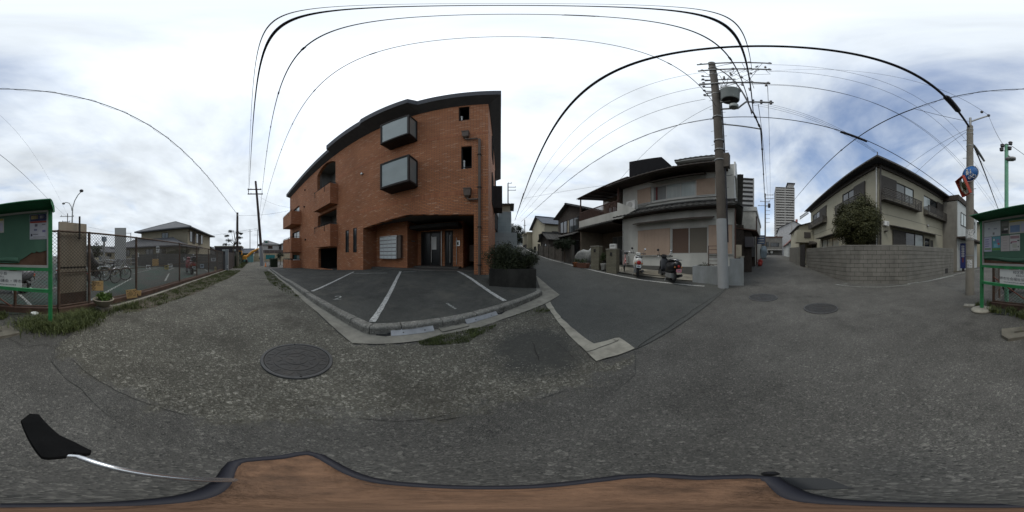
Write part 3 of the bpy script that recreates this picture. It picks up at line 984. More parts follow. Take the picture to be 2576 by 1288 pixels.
v6 = [G(1285, 795), G(1370, 766), G(1385, 782), G(1330, 800)]
grass('corner_grass', scatter(v6, 500, 52, .7), 'few grass blades in the corner of the gutter and the concrete edging', .01, .04, 53, wid=.004)
v7 = [(-40, -1.6), (-18, -1.5), (-18, -2.6), (-40, -2.7)]
grass('lane_end_grass', scatter(v7, 3000, 54, .5), 'overgrown grass strip in front of the dark hedge along the lane', .05, .25, 55, wid=.02)

# ------------------------------------------------------------------ brick apartment building
M_brick = brick_mat('orange_brick_tile', (.46, .182, .078), (.36, .128, .053), (.17, .095, .062), .225, .067, mort=.011, light=(.58, .31, .18))
M_soldier = brick_mat('soldier_brick', (.42, .165, .075), (.31, .11, .05), (.19, .105, .07), .067, .215, soldier=True)
M_eave = mat('eave_slate', (.045, .047, .055), .6, .15, 6, .2, 80)
M_soffit = mat('soffit', (.055, .052, .050), .8, .15, 4)
M_bronze = mat('bronze_frame', (.032, .026, .023), .65, .2, 6, spec=.2)
M_baypane = glass_mat('bay_pane', (.22, .26, .25), .10, .8, False)
M_curtain = mat('curtain', (.42, .46, .45), .8, .06, 14)
M_pane = glass_mat('pale_pane', (.36, .405, .395), .15, .7)
M_darkglass = glass_mat('dark_glass', (.022, .026, .028), .08, .8)
M_doorglass = glass_mat('entrance_glass', (.012, .013, .014), .2, .25)
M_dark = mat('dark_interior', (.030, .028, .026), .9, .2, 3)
M_loggia = mat('loggia_render', (.22, .215, .20), .9, .12, 3)
M_pipe = mat('brown_pipe', (.115, .085, .066), .6, .12, 5)
M_tile = mat('porch_tile', (.085, .078, .068), .7, .2, 12)
M_white = mat('white_plastic', (.62, .62, .59), .5, .06, 6)
M_steel = mat('stainless', (.50, .50, .48), .32, .08, 8, metal=.8)
FB = Frame(-4, 6.0)
bb = thing('apartment_building', 'three-storey orange brick apartment building with dark eaves and bay windows', 'building', M=FB.M)
def zr(z):
    return z + CAMZ
SL, SR = -21.0, -.45        # left and right ends along the front
def prect(F, x0, y0, x1, y1, q=0.0):
    """rectangle in a frame from two photograph corners"""
    a, b = F.P(x0, y0, q), F.P(x1, y1, q)
    c, d = F.P(x0, y1, q), F.P(x1, y0, q)
    return (a[0], b[0], (c[1] + b[1]) / 2, (a[1] + d[1]) / 2)
def arch(s0, s1, z0, zs, zt, n=12, peak=.5):
    pts = [(s0, z0), (s1, z0), (s1, zs)]
    for k in range(1, n):
        t = k / n
        pts.append((s1 + (s0 - s1) * t, zs + (zt - zs) * math.sin(math.pi * t) ** .8))
    return pts + [(s0, zs)]
openings = []
o3 = arch(-12.55, -9.62, zr(3.85), zr(7.42), zr(8.0)); openings.append(o3)
o2 = rect(-12.45, -9.48, zr(.85), zr(3.42)); openings.append(o2)
o1 = rect(-12.35, -9.42, zr(-1.0), zr(.60)); openings.append(o1)
slits = []
for r4 in ((869.6, 579.5, 877.6, 635), (888.7, 573.5, 897.5, 635)):
    a = prect(FB, *r4); slits.append(a); openings.append(rect(*a))
smalls = []
for r4 in ((1153.6, 269, 1181, 303), (1160, 368, 1187, 424)):
    a = prect(FB, *r4); smalls.append(a); openings.append(rect(*a))
entry = [(-6.74, zr(-.98)), (-.99, zr(-.95)), (-.99, zr(1.59)), (-1.8, zr(1.63)), (-2.6, zr(1.70)), (-3.4, zr(1.80)), (-3.85, zr(1.84)), (-4.4, zr(1.80)), (-5.2, zr(1.72)), (-6.0, zr(1.64)), (-6.74, zr(1.55))]
openings.append(entry)
bdoors = []
for z0, z1 in ((3.95, 5.9), (.95, 2.9), (-1.35, .15)):
    rr_ = rect(-20.0, -17.2, zr(z0), zr(z1)); bdoors.append((-20.0, -17.2, zr(z0), zr(z1))); openings.append(rr_)
MB().slab([(SL, -.5), (SR, -.2), (SR, zr(8.12)), (SL, zr(8.12))], openings, 0, .25).build('front_wall', M_brick, bb)
# side and back walls, end wall facing the uphill road with its window openings
ew = [rect(2.2, 3.3, zr(2.9), zr(4.6)), rect(2.2, 3.3, zr(5.9), zr(7.4)), rect(6.5, 8.0, zr(5.6), zr(7.2)), rect(6.5, 8.0, zr(2.6), zr(4.2))]
MB().slab([(.253, -.2), (10.2, -.2), (10.2, zr(8.12)), (.253, zr(8.12))], ew, SR - .25, SR, axis='x').build('end_wall', M_brick, bb)
for e in ew:
    MB().box(SR - .16, SR - .12, e[0][0], e[1][0], e[0][1], e[2][1]).build('window_pane', M_darkglass, bb)
    MB().slab([(e[0][0] - .03, e[0][1] - .03), (e[1][0] + .03, e[1][1] - .03), (e[2][0] + .03, e[2][1] + .03), (e[3][0] - .03, e[3][1] + .03)], [[(e[0][0] + .04, e[0][1] + .04), (e[1][0] - .04, e[1][1] + .04), (e[2][0] - .04, e[2][1] - .04), (e[3][0] + .04, e[3][1] - .04)]], SR - .02, SR + .05, axis='x').build('window_frame', M_bronze, bb)
MB().box(SR + .002, SR + .55, 3.8, 5.2, zr(3.0), zr(4.5)).build('side_bay_window', M_bronze, bb)
MB().box(SL, SR - .26, 9.95, 10.2, -.5, zr(8.12)).build('back_wall', M_brick, bb)
MB().box(SL, SL + .25, .253, 9.945, -.5, zr(8.12)).build('far_end_wall', M_brick, bb)
# floors inside keep light from leaking through
for z in (2.05, 5.0):
    MB().box(SL + .26, SR - .26, 2.4, 9.9, zr(z) - .1, zr(z) + .1).build('floor_slab', M_dark, bb)
# soldier course bands, a little proud of the wall
for z, a, b in ((2.44, -9.3, SR - .005), (5.58, -9.3, SR - .005)):
    MB().box(a, b, -.006, .002, zr(z), zr(z) + .205).build('soldier_course', M_soldier, bb)
# roof: eaves that step out over the bay windows
outl = [(SL - .35, -.42), (-9.75, -.42), (-9.72, -.68), (-6.3, -.68), (-6.05, -.78), (-3.35, -.80), (-3.1, -.47), (.02, -.47), (.02, 10.6), (SL - .35, 10.6)]
inl = [(SL - .02, .0), (-9.7, -.003), (-9.7, -.003), (-6.3, -.003), (-6.1, -.003), (-3.4, -.003), (-3.2, -.003), (SR + .02, -.003), (SR + .02, 10.3), (SL - .02, 10.3)]
zt = [8.75, 8.78, 8.92, 8.92, 8.92, 8.92, 8.9, 8.9, 8.9, 8.75]
zb = [8.40, 8.42, 8.50, 8.50, 8.50, 8.50, 8.45, 8.45, 8.45, 8.40]
n = len(outl)
mb = MB()
top = [(x, y, zr(z)) for (x, y), z in zip(outl, zt)]; bot = [(x, y, zr(z)) for (x, y), z in zip(outl, zb)]
mb.add(top + bot, [(i, (i + 1) % n, n + (i + 1) % n, n + i) for i in range(n)])
mb.build('fascia', M_eave, bb, fix=False)
mb = MB()
mb.add(bot + [(x, y, zr(8.10)) for x, y in inl], [(i, (i + 1) % n, n + (i + 1) % n, n + i) for i in range(n)])
mb.build('soffit', M_soffit, bb, fix=False)
mb = MB()
ins = [(x + (.5 if i in (0, 9) else -.5 if i in (7, 8) else 0), y + (.5 if i < 8 else -.5), zr(9.25)) for i, (x, y) in enumerate(outl)]
mb.add([(x, y, z - .002) for x, y, z in top] + ins, [(i, (i + 1) % n, n + (i + 1) % n, n + i) for i in range(n)] + [tuple(range(n, 2 * n))])
mb.build('roof', M_eave, bb, fix=False)
# loggias
for (s0, s1, z0, z1, bk) in ((-12.7, -9.3, 3.66, 8.05, 1.5), (-12.7, -9.3, .66, 3.64, 1.5), (-12.7, -9.3, -1.35, .64, 4.0)):
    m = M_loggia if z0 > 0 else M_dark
    mb = MB()
    mb.box(s0, s1, bk, bk + .1, zr(z0), zr(z1)).box(s0 - .1, s0, .255, bk + .1, zr(z0), zr(z1)).box(s1, s1 + .1, .255, bk + .1, zr(z0), zr(z1))
    mb.box(s0, s1, .255, bk, zr(z1) - .06, zr(z1)).box(s0, s1, .255, bk, zr(z0), zr(z0) + .06)
    stuff(mb.build('loggia_lining', m, bb))
    if z0 > 0:
        MB().slab(rect(-12.3, -10.1, zr(z0) + .06, zr(z0) + 2.1), [rect(-12.22, -11.24, zr(z0) + .12, zr(z0) + 2.02), rect(-11.16, -10.18, zr(z0) + .12, zr(z0) + 2.02)], bk - .06, bk - .005).build('sliding_door_frame', M_bronze, bb)
        for a in (-12.22, -11.16):
            MB().box(a, a + .98, bk - .03, bk - .015, zr(z0) + .12, zr(z0) + 2.02).build('door_pane', M_darkglass, bb)
        for a in (-12.45, -9.42):
            MB().tube([(a + .1, .3, zr(z0) + .1), (a + .1, .3, zr(z1) - .1)], .03, 6).build('drain_pipe', M_pipe, bb)
def balcony(s0, s1, dep, z0, z1, post):
    o = MB()
    o.box(s0, s1, -dep, -dep + .12, zr(z0), zr(z1)).box(s0, s0 + .12, -dep + .12, -.003, zr(z0), zr(z1)).box(s1 - .12, s1, -dep + .12, -.003, zr(z0), zr(z1)).box(s0 + .12, s1 - .12, -dep + .12, -.003, zr(z0) + .02, zr(z0) + .16)
    b = o.build('balcony', M_brick, bb)
    stuff(b)
    zz = zr(z1) + .11
    MB().tube([(s0 + .06, -.01, zz), (s0 + .06, -dep + .06, zz), (s1 - .06, -dep + .06, zz), (s1 - .06, -.01, zz)], .025, 6).build('handrail', M_bronze, b)
    for k in range(4):
        x = s0 + .1 + (s1 - s0 - .2) * k / 3
        MB().box(x - .015, x + .015, -dep + .04, -dep + .08, zr(z1) - .0, zz).build('rail_post', M_bronze, b)
    for t in (.12, .7):
        x = s0 + (s1 - s0) * t
        MB().box(x - .03, x + .03, -dep - .02, -dep + .001, zr(z1) - .42, zr(z1) + .03).build('overflow_slot', M_bronze, b)
    return b
balcony(-12.05, -9.33, .60, 3.65, 5.22, 4)
balcony(-12.05, -9.33, .60, .66, 2.17, 4)
balcony(-20.25, -16.55, 1.14, 3.45, 4.95, 5)
balcony(-20.25, -16.55, 1.14, .45, 1.95, 5)
balcony(-20.25, -16.55, 1.14, -1.55, -.45, 5)
for a, b, z0, z1 in bdoors:
    MB().slab(rect(a, b, z0, z1), [rect(a + .06, (a + b) / 2 - .03, z0 + .06, z1 - .06), rect((a + b) / 2 + .03, b - .06, z0 + .06, z1 - .06)], .12, .19).build('balcony_door_frame', M_bronze, bb)
    MB().box(a + .06, (a + b) / 2 - .03, .15, .16, z0 + .06, z1 - .06).build('door_pane', M_darkglass, bb)
    MB().box((a + b) / 2 + .03, b - .06, .15, .16, z0 + .06, z1 - .06).build('door_pane', M_pane, bb)
# split air-conditioner units on the far balconies
for z in (4.1, 1.15, -1.0):
    ac = MB().box(-17.0, -16.72, -.8, -.1, zr(z), zr(z) + .62).build('air_conditioner', M_white, bb)
    MB().lathe([(.22, 0), (.22, .012), (.18, .014), (.0001, .014)], (-16.72, -.5, zr(z) + .31), 18, axis='x').build('fan_grille', M_pipe, ac)
# slit windows
for a, b, z0, z1 in slits:
    f = MB().slab([(a, z0), (b, z0), (b, z1), (a, z1)], [[(a + .03, z0 + .03), (b - .03, z0 + .03), (b - .03, z1 - .03), (a + .03, z1 - .03)]], -.012, .06).build('slit_window', M_bronze, bb)
    MB().box(a + .03, b - .03, .03, .04, z0 + .03, z1 - .03).build('pane', M_darkglass, f)
# stair windows, open, with a fire bell and a bar inside
for i, (a, b, z0, z1) in enumerate(smalls):
    f = MB().slab(rect(a, b, z0, z1), [rect(a + .03, b - .03, z0 + .03, z1 - .03)], .06, .22).build('stair_window', M_bronze, bb)
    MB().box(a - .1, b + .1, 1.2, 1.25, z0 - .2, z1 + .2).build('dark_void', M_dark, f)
    MB().box(a + .03, b - .03, .10, .13, z0 + .12, z0 + .15).build('rail', M_bronze, f)
    MB().tube([(a + .09, .14, z0 + .04), (a + .09, .14, z0 + .42)], .035, 8).ball((a + .09, .14, z0 + .47), .05, .05, .06).build('lamp', M_white, f)
# box bay windows
def bay(s0, s1, z0, z1, dep, lbl):
    o = MB().box(s0, s1, -dep, 0.0, zr(z0), zr(z0) + .10).box(s0, s1, -dep, 0, zr(z1) - .09, zr(z1)).box(s0, s0 + .08, -dep, -dep + .08, zr(z0) + .1, zr(z1) - .09).box(s1 - .08, s1, -dep, -dep + .08, zr(z0) + .1, zr(z1) - .09).box(s1 - .07, s1, -.09, 0, zr(z0) + .1, zr(z1) - .09).box(s0, s0 + .07, -.09, 0, zr(z0) + .1, zr(z1) - .09).build('bay_window', M_bronze, bb)
    stuff(o)
    MB().box(s0 + .08, s1 - .08, -dep + .03, -dep + .045, zr(z0) + .1, zr(z1) - .09).build('front_pane', M_baypane, o)
    MB().box(s1 - .045, s1 - .03, -dep + .08, -.09, zr(z0) + .1, zr(z1) - .09).build('side_pane', M_baypane, o)
    MB().box(s0 + .03, s0 + .045, -dep + .08, -.09, zr(z0) + .1, zr(z1) - .09).build('side_pane', M_baypane, o)
    MB().box(s1 - .10, s1 - .052, -dep + .25, -dep + .29, zr(z0) + .1, zr(z1) - .09).build('side_mullion', M_bronze, o)
    MB().box(s0 + .15, s1 - .15, -.09, -.02, zr(z0) + .11, zr(z1) - .1).build('back_board', M_curtain, o)
    MB().add([(s0 - .015, -dep - .02, zr(z0) - .002), (s1 + .015, -dep - .02, zr(z0) - .002), (s1 + .015, -.004, zr(z0) - .002), (s0 - .015, -.004, zr(z0) - .002), (s0 + .1, -dep + .12, zr(z0) - .05), (s1 - .1, -dep + .12, zr(z0) - .05), (s1 - .1, -.004, zr(z0) - .05), (s0 + .1, -.004, zr(z0) - .05)], [(0, 1, 2, 3), (4, 5, 6, 7), (0, 1, 5, 4), (1, 2, 6, 5), (2, 3, 7, 6), (3, 0, 4, 7)]).build('bay_underside', M_bronze, o)
    return o
bay(-4.84, -3.36, 5.87, 7.45, .68, '')
bay(-4.84, -3.34, 3.10, 4.53, .70, '')
# vents
for px, py in ((912, 438), (908, 340), (768, 478), (766, 520), (769, 603)):
    s, z = FB.P(px, py)
    MB().lathe([(.085, -.09), (.09, -.03), (.085, 0.0)], (s, 0, z), 16, axis='y').ball((s, -.07, z), .085, .05, .085).build('wall_vent', M_steel if px in (912,) else M_bronze, bb)
# rain hoppers and down pipe
hp = []
for x0, y0, x1, y1 in ((1163, 334, 1180, 347), (1167, 477, 1185, 496)):
    a, b, z0, z1 = prect(FB, x0, y0, x1, y1, -.1)
    h = MB().loft([[(a, -.22, z1), (b, -.22, z1), (b, -.003, z1), (a, -.003, z1)], [(a + .02, -.2, z0 + .06), (b - .02, -.2, z0 + .06), (b - .02, -.003, z0 + .06), (a + .02, -.003, z0 + .06)], [(a + .08, -.15, z0), (b - .08, -.15, z0), (b - .08, -.03, z0), (a + .08, -.03, z0)]], smooth=False).box(a - .012, b + .012, -.235, -.002, z1, z1 + .035).build('rain_hopper', M_pipe, bb)
    sp_ = FB.S(1206, -.1)
    zz = z0 - .10
    MB().tube([((a + b) / 2, -.09, z0 + .01), ((a + b) / 2, -.09, zz + .05), ((a + b) / 2 + .05, -.09, zz), (sp_ - .06, -.09, zz)], .04, 8).build('branch_pipe', M_pipe, h)
sp_ = FB.S(1206, -.1)
zt_ = FB.P(1200, 350, -.1)[1]
dp = MB().tube([(sp_, -.09, -.05), (sp_, -.09, zt_)], .055, 10).build('down_pipe', M_pipe, bb)
for z in (0.9, 2.3, 3.9, 5.5):
    MB().box(sp_ - .07, sp_ + .07, -.16, -.003, z, z + .04).build('pipe_bracket', M_bronze, dp)
# entrance recess
q1, q2 = 1.08, 2.16
stuff(MB().box(-6.99, -6.741, .255, q1 + .25, -.2, zr(1.84)).build('recess_side_wall', M_brick, bb))
pw = MB().box(-6.74, -4.56, q1, q1 + .2, -.2, zr(1.84)).build('mailbox_wall', M_brick, bb)
MB().box(-4.76, -4.56, q1 + .2, q2, -.2, zr(1.84)).build('return_wall', M_brick, bb)
dw_open = [rect(-4.35, -3.15, zr(-.62), zr(1.35)), rect(-2.92, -2.45, zr(-.62), zr(1.35))]
MB().slab(rect(-4.56, -1.91, -.1, zr(1.84)), dw_open, q2, q2 + .2).build('door_wall', M_brick, bb)
MB().box(-1.99, -1.91, q2 + .2, 6.5, -.1, zr(1.84)).build('passage_wall', M_brick, bb)
MB().box(-.99, -.75, .255, 6.5, -.1, zr(1.84)).build('passage_side_wall', M_brick, bb)
MB().box(-1.91, -.99, 6.3, 6.5, -.1, zr(1.84)).build('passage_end', M_dark, bb)
MB().box(-6.74, -.76, .256, 6.5, zr(1.845), zr(1.93)).build('porch_ceiling', mat('porch_soffit', (.13, .125, .115), .9, .1, 3), bb)  # ceiling colour darkened to deepen the shade inside the recess
MB().box(-6.7, -1.0, .62, 6.3, zr(-.86), zr(-.62)).build('porch_floor', M_tile, bb)
MB().box(-4.5, -2.0, q2 - .55, q2 - .02, zr(-.62), zr(-.54)).build('porch_step', M_tile, bb)
MB().box(-4.6, -1.95, q2 - .9, q2 - .003, zr(1.42), zr(1.60)).build('door_canopy', M_dark, bb)
for a, b in ((-4.35, -3.15), (-2.92, -2.45)):
    d = MB().slab(rect(a, b, zr(-.62), zr(1.35)), [rect(a + .07, (a + b) / 2 - .03, zr(-.5), zr(1.27)), rect((a + b) / 2 + .03, b - .07, zr(-.5), zr(1.27))], q2 + .03, q2 + .09).build('entrance_door', M_bronze, bb)
    MB().box(a + .07, b - .07, q2 + .055, q2 + .065, zr(-.5), zr(1.27)).build('glass', M_doorglass, d)
    MB().tube([((a + b) / 2 + .07, q2 - .02, zr(-.35)), ((a + b) / 2 + .07, q2 - .02, zr(1.1))], .018, 8).build('door_handle', M_steel, d)
MB().tube([(-3.08, q2 - .06, zr(-.6)), (-3.08, q2 - .06, zr(1.35))], .03, 8).build('door_post', M_steel, bb)
MB().tube([(-2.25, q2 - .05, zr(-.45)), (-2.25, q2 - .05, zr(.95))], .018, 8).build('door_post', M_steel, bb)
MB().box(-3.7, -3.4, q2 + .02, q2 + .028, zr(.35), zr(1.05)).build('door_notice', M_white, bb)
ip = MB().slab(rect(-2.28, -2.08, zr(.52), zr(.80)), [rect(-2.22, -2.14, zr(.57), zr(.75))], q2 - .03, q2 - .002).build('intercom_panel', M_steel, bb)
MB().box(-2.22, -2.14, q2 - .02, q2 - .006, zr(.57), zr(.75)).build('dark_screen', M_dark, ip)
MB().box(-4.56 + .003, -4.56 + .02, q1 + .4, q1 + .75, zr(.78), zr(.84)).build('name_plate', M_steel, bb)
# letter boxes
a, b, z0, z1 = prect(FB, 957, 594, 999, 651, q1 - .2)
mbx = MB().slab(rect(a, b, z0, z1), [], q1 - .26, q1 - .003).build('letterbox_bank', M_steel, bb)
M_lb = mat('letterbox_door', (.58, .61, .60), .5, .06, 9)
door_me = None
cols, rows = 4, 6
cw, rh = (b - a - .03) / cols, (z1 - z0 - .03) / rows
for i in range(cols):
    for j in range(rows):
        x, z = a + .015 + i * cw, z0 + .015 + j * rh
        if door_me is None:
            door_me = MB().box(.012, cw - .012, -.012, 0, .012, rh - .045).box(cw * .3, cw * .7, -.016, -.012, rh * .3, rh * .5).mesh('letterbox_door', M_lb)
            slot_me = MB().box(.012, cw - .012, -.004, 0, rh - .035, rh - .012).mesh('letter_slot', M_dark)
        d = link('letterbox_door', door_me, mbx); d.location = (x, q1 - .262, z)
        d = link('letter_slot', slot_me, mbx); d.location = (x, q1 - .262, z)
MB().box(b + .003, b + .22, q1 - .2, q1 - .003, z0 + .04, z1).build('notice_box', M_pipe, bb)
# bicycle and board in the passage
sb = MB().box(-1.75, -1.35, 3.0, 3.04, zr(-.3), zr(.62)).build('passage_board', M_pipe, bb)

# planter with shrub
o = thing('planter', 'dark stained concrete planter box at the corner of the car park', 'planter', (0, 5.15, gz(0, 5.1) + LOT))
M_planter = mat('stained_concrete', (.030, .029, .026), .95, .3, 3, .6, 60, spec=.1, dirt=(.07, .068, .06), dscale=2.5, damt=.45)
zb_ = -.12
MB().box(-.66, .70, -.48, -.36, zb_, .47).box(-.66, .70, .42, .54, zb_, .47).box(-.66, -.54, -.36, .42, zb_, .47).box(.58, .70, -.36, .42, zb_, .47).build('box_walls', M_planter, o)
MB().box(-.54, .58, -.36, .42, zb_, .40).build('soil', M_dirt, o)
def leaves(name, fn, n, size, m, parent=None, seed=1, aspect=.45, flat=0.0):
    """n small leaf quads at the places fn() returns (point, outward direction)"""
    rnd = random.Random(seed)
    mb = MB()
    for _ in range(n):
        p, d = fn(rnd)
        d = (Vector(d) + Vector((rnd.gauss(0, .6), rnd.gauss(0, .6), rnd.gauss(0, .6) + .25))).normalized()
        s = d.cross(Vector((rnd.gauss(0, 1), rnd.gauss(0, 1), rnd.gauss(0, 1)))).normalized()
        t = d.cross(s)
        L_ = size * rnd.uniform(.6, 1.4)
        w_ = L_ * aspect
        tip = Vector(p) + s * L_
        mb.add([Vector(p), Vector(p) + s * L_ * .5 + t * w_ * .5 + d * L_ * .08, tip, Vector(p) + s * L_ * .5 - t * w_ * .5 + d * L_ * .08], [(0, 1, 2, 3)])
    return mb.build(name, m, parent, fix=False)
def blob_fn(c, rad, seed, bumps=26, inner=.35, clump=.22):
    """an uneven crown: leaves gather on clumps spread over an ellipsoid and inside it"""
    rnd0 = random.Random(seed)
    cl = []
    for _ in range(bumps):
        v = Vector((rnd0.gauss(0, 1), rnd0.gauss(0, 1), rnd0.gauss(0, 1))).normalized()
        k = rnd0.uniform(.62, 1.0)
        cl.append((Vector((v.x * rad[0] * k, v.y * rad[1] * k, v.z * rad[2] * k)), rnd0.uniform(.7, 1.3)))
    rm = sum(rad) / 3
    def fn(rnd):
        c0, s = rnd.choice(cl)
        if rnd.random() < inner:
            c0 = c0 * rnd.random() ** .5
        v = Vector((rnd.gauss(0, 1), rnd.gauss(0, 1), rnd.gauss(0, 1))).normalized() * (rm * clump * s * rnd.random() ** .4)
        p = c0 + v
        return (p.x + c[0], p.y + c[1], p.z + c[2]), (p + v * 2)
    return fn
def limbs(name, base, targets, r0, m, parent, seed=1):
    rnd = random.Random(seed)
    mb = MB()
    for t in targets:
        b_, t_ = Vector(base), Vector(t)
        mid = b_.lerp(t_, .5) + Vector((rnd.uniform(-.1, .1), rnd.uniform(-.1, .1), .05)) * (t_ - b_).length
        mb.tube([b_, b_.lerp(mid, .6), mid, t_], [r0, r0 * .8, r0 * .55, r0 * .2], 6)
    return mb.build(name, m, parent)
M_bark = mat('bark', (.07, .055, .042), .95, .3, 12, .8, 40)
M_shrub = leaf_mat('dark_shrub', (.018, .024, .011), (.042, .050, .022), (.105, .095, .05))
sh = thing('shrub', 'dense dark green shrub spilling over the concrete planter box', 'shrub', (0, 5.2, gz(0, 5.2) + LOT + .4))
limbs('stems', (0, 0, 0), [(-.5, .1, .5), (-.2, -.2, .6), (.1, .2, .65), (.4, -.1, .55), (.6, .1, .4), (-.7, -.1, .35)], .02, M_bark, sh)
stuff(leaves('foliage', blob_fn((-.04, -.02, .36), (.88, .52, .50), 3, 60, .5, .3), 16000, .055, M_shrub, sh, 5))

# ------------------------------------------------------------------ house helpers
M_alu = mat('aluminium', (.40, .40, .38), .5, .08, 8, metal=.3)
M_kawara = mat('grey_roof_tile', (.085, .084, .080), .75, .3, 5, .3, 60, dirt=(.13, .125, .11), dscale=4, damt=.5)
M_wood = mat('dark_wood', (.040, .030, .024), .85, .3, 8, .4, 50)
M_frost = glass_mat('frosted_pane', (.17, .18, .175), .35, .5)
def window(parent, F, x0, x1, z0, z1, q, fr=None, pane=None, mull=1, fw=.045, dep=.06, name='window'):
    """framed window whose outer face stands at q (towards the viewer is smaller)"""
    fr = fr or M_alu; pane = pane or M_darkglass
    holes = []
    n = mull + 1
    cw = (x1 - x0 - fw * (n + 1)) / n
    for i in range(n):
        a = x0 + fw + i * (cw + fw)
        holes.append(rect(a, a + cw, z0 + fw, z1 - fw))
    o = MB().slab(rect(x0, x1, z0, z1), holes, q, q + dep).build(name, fr, parent)
    for h in holes:
        MB().box(h[0][0], h[1][0], q + dep * .5, q + dep * .7, h[0][1], h[2][1]).build('pane', pane if not isinstance(pane, list) else pane[holes.index(h) % len(pane)], o)
    return o
def tiled(name, m, parent, p00, p10, p01, p11, rows=10, pitch=.27, amp=.028, thick=.05):
    """a roof plane of interlocking tiles: p00-p10 eave edge, p01-p11 upper edge; wavy section, stepped courses"""
    p00, p10, p01, p11 = map(Vector, (p00, p10, p01, p11))
    L_ = (p10 - p00).length
    nc = max(2, int(L_ / pitch)) * 6
    up = (p10 - p00).cross(p01 - p00).normalized()
    if up.z < 0:
        up = -up
    vs, fs = [], []
    for r in range(rows):
        for e in (0, 1):
            t = (r + e) / rows
            for c in range(nc + 1):
                u_ = c / nc
                p = p00.lerp(p10, u_).lerp(p01.lerp(p11, u_), t)
                w_ = amp * (.5 + .5 * math.sin(2 * math.pi * c / 6)) ** 1.5
                vs.append(p + up * (w_ + (.022 if e == 0 else 0.0)))
    for r in range(rows):
        b0 = r * 2 * (nc + 1)
        for c in range(nc):
            fs.append((b0 + c, b0 + c + 1, b0 + nc + 1 + c + 1, b0 + nc + 1 + c))
            if r > 0:
                t0 = b0 - (nc + 1)
                fs.append((t0 + c, t0 + c + 1, b0 + c + 1, b0 + c))
    mb = MB()
    mb.add(vs, fs)
    # eave edge and underside
    mb.add([vs[c] for c in range(nc + 1)] + [Vector(vs[c]) * 0 + p00.lerp(p10, c / nc) - up * thick for c in range(nc + 1)], [(c, c + 1, nc + 1 + c + 1, nc + 1 + c) for c in range(nc)])
    mb.add([p00 - up * thick, p10 - up * thick, p11 - up * thick, p01 - up * thick], [(0, 1, 2, 3)])
    o = mb.build(name, m, parent, fix=False)
    o['kind'] = 'stuff'
    return o

# ------------------------------------------------------------------ old white two-storey house with tiled pent roof
FW = Frame(80, 7.5)
M_wh = mat('white_render', (.50, .50, .46), .9, .08, 1.5, .25, 60, dirt=(.26, .265, .24), dscale=.9, damt=.5)
M_pink = mat('faded_pink_panel', (.36, .27, .205), .8, .08, 2.5, dirt=(.29, .22, .17), dscale=2)
M_plinth = mat('grey_plinth', (.11, .11, .10), .9, .15, 3, .3, 60)
M_blind = mat('brown_blind', (.115, .075, .055), .8, .12, 30)
wh = thing('house', 'old white two-storey house with tiled pent roof and pink shutter panels', 'house', M=FW.M)
S0, S1 = FW.S(1567), -.25
lw = prect(FW, 1688.7, 561, 1781, 635); uw = prect(FW, 1642, 468, 1751, 496)
uw = (uw[0], uw[1], zr(3.02), zr(3.92))
lw = (lw[0], lw[1], zr(.10), zr(1.42))
MB().slab([(S0, .1), (S1, .1), (S1, zr(4.75)), (S0, zr(4.75))], [rect(*lw), rect(*uw)], 0, .2).build('front_wall', M_wh, wh)
MB().box(S1 - .2, S1, .203, 6.0, .1, zr(4.75)).build('side_wall', M_wh, wh)
MB().box(S0, S0 + .2, .203, 6.0, .1, zr(4.75)).build('side_wall', M_wh, wh)
MB().box(S0, S1, 6.003, 6.2, .1, zr(4.75)).build('back_wall', M_wh, wh)
MB().box(S0 + .22, S1 - .22, 1.2, 1.25, .1, zr(4.7)).build('inner_wall', M_dark, wh)
MB().box(S0 - .01, S1 + .01, -.035, -.002, .1, zr(-.52)).build('plinth', M_plinth, wh)
window(wh, FW, *lw, .02, M_alu, [M_blind, mat('khaki_blind', (.135, .12, .095), .8, .08, 30)], 1, .05)
window(wh, FW, *uw, .02, M_alu, [M_frost, M_pane, M_pane], 2, .05)
MB().box(-4.25, -4.15, .03, .05, uw[2] + .05, uw[3] - .05).build('red_curtain_edge', mat('dark_red', (.12, .03, .03)), wh)
def panel(x0, y0, x1, y1, z0, z1, ribs):
    a, b = FW.S(x0), FW.S(x1)
    o = MB().box(a, b, -.06, -.003, zr(z0), zr(z1)).build('shutter_box', M_pink, wh)
    o2 = MB()
    for k in range(1, ribs):
        x = a + (b - a) * k / ribs
        o2.box(x - .004, x + .004, -.066, -.06, zr(z0) + .02, zr(z1) - .02)
    stuff(o2.build('panel_ribs', M_pink, o))
    MB().box(a - .02, b + .02, -.08, -.002, zr(z1), zr(z1) + .03).build('top_rail', M_alu, o)
    MB().box(a - .02, b + .02, -.08, -.002, zr(z0) - .03, zr(z0)).build('bottom_rail', M_alu, o)
panel(1606, 570, 1686, 638, .05, 1.42, 9)
panel(1783, 560, 1842, 640, .10, 1.45, 7)
panel(1604.7, 482, 1638, 512, 3.0, 3.92, 4)
panel(1753, 451, 1799, 488, 3.0, 3.92, 5)
MB().box(FW.S(1600), FW.S(1805), -.07, -.002, zr(2.90), zr(2.95)).build('sill_rail', M_alu, wh)
MB().tube([(FW.S(1641), -.05, zr(3.96)), (FW.S(1639), -.05, zr(3.0)), (FW.S(1625), -.05, zr(2.85)), (FW.S(1603), -.05, zr(2.80))], .025, 6).build('pipe', M_alu, wh)
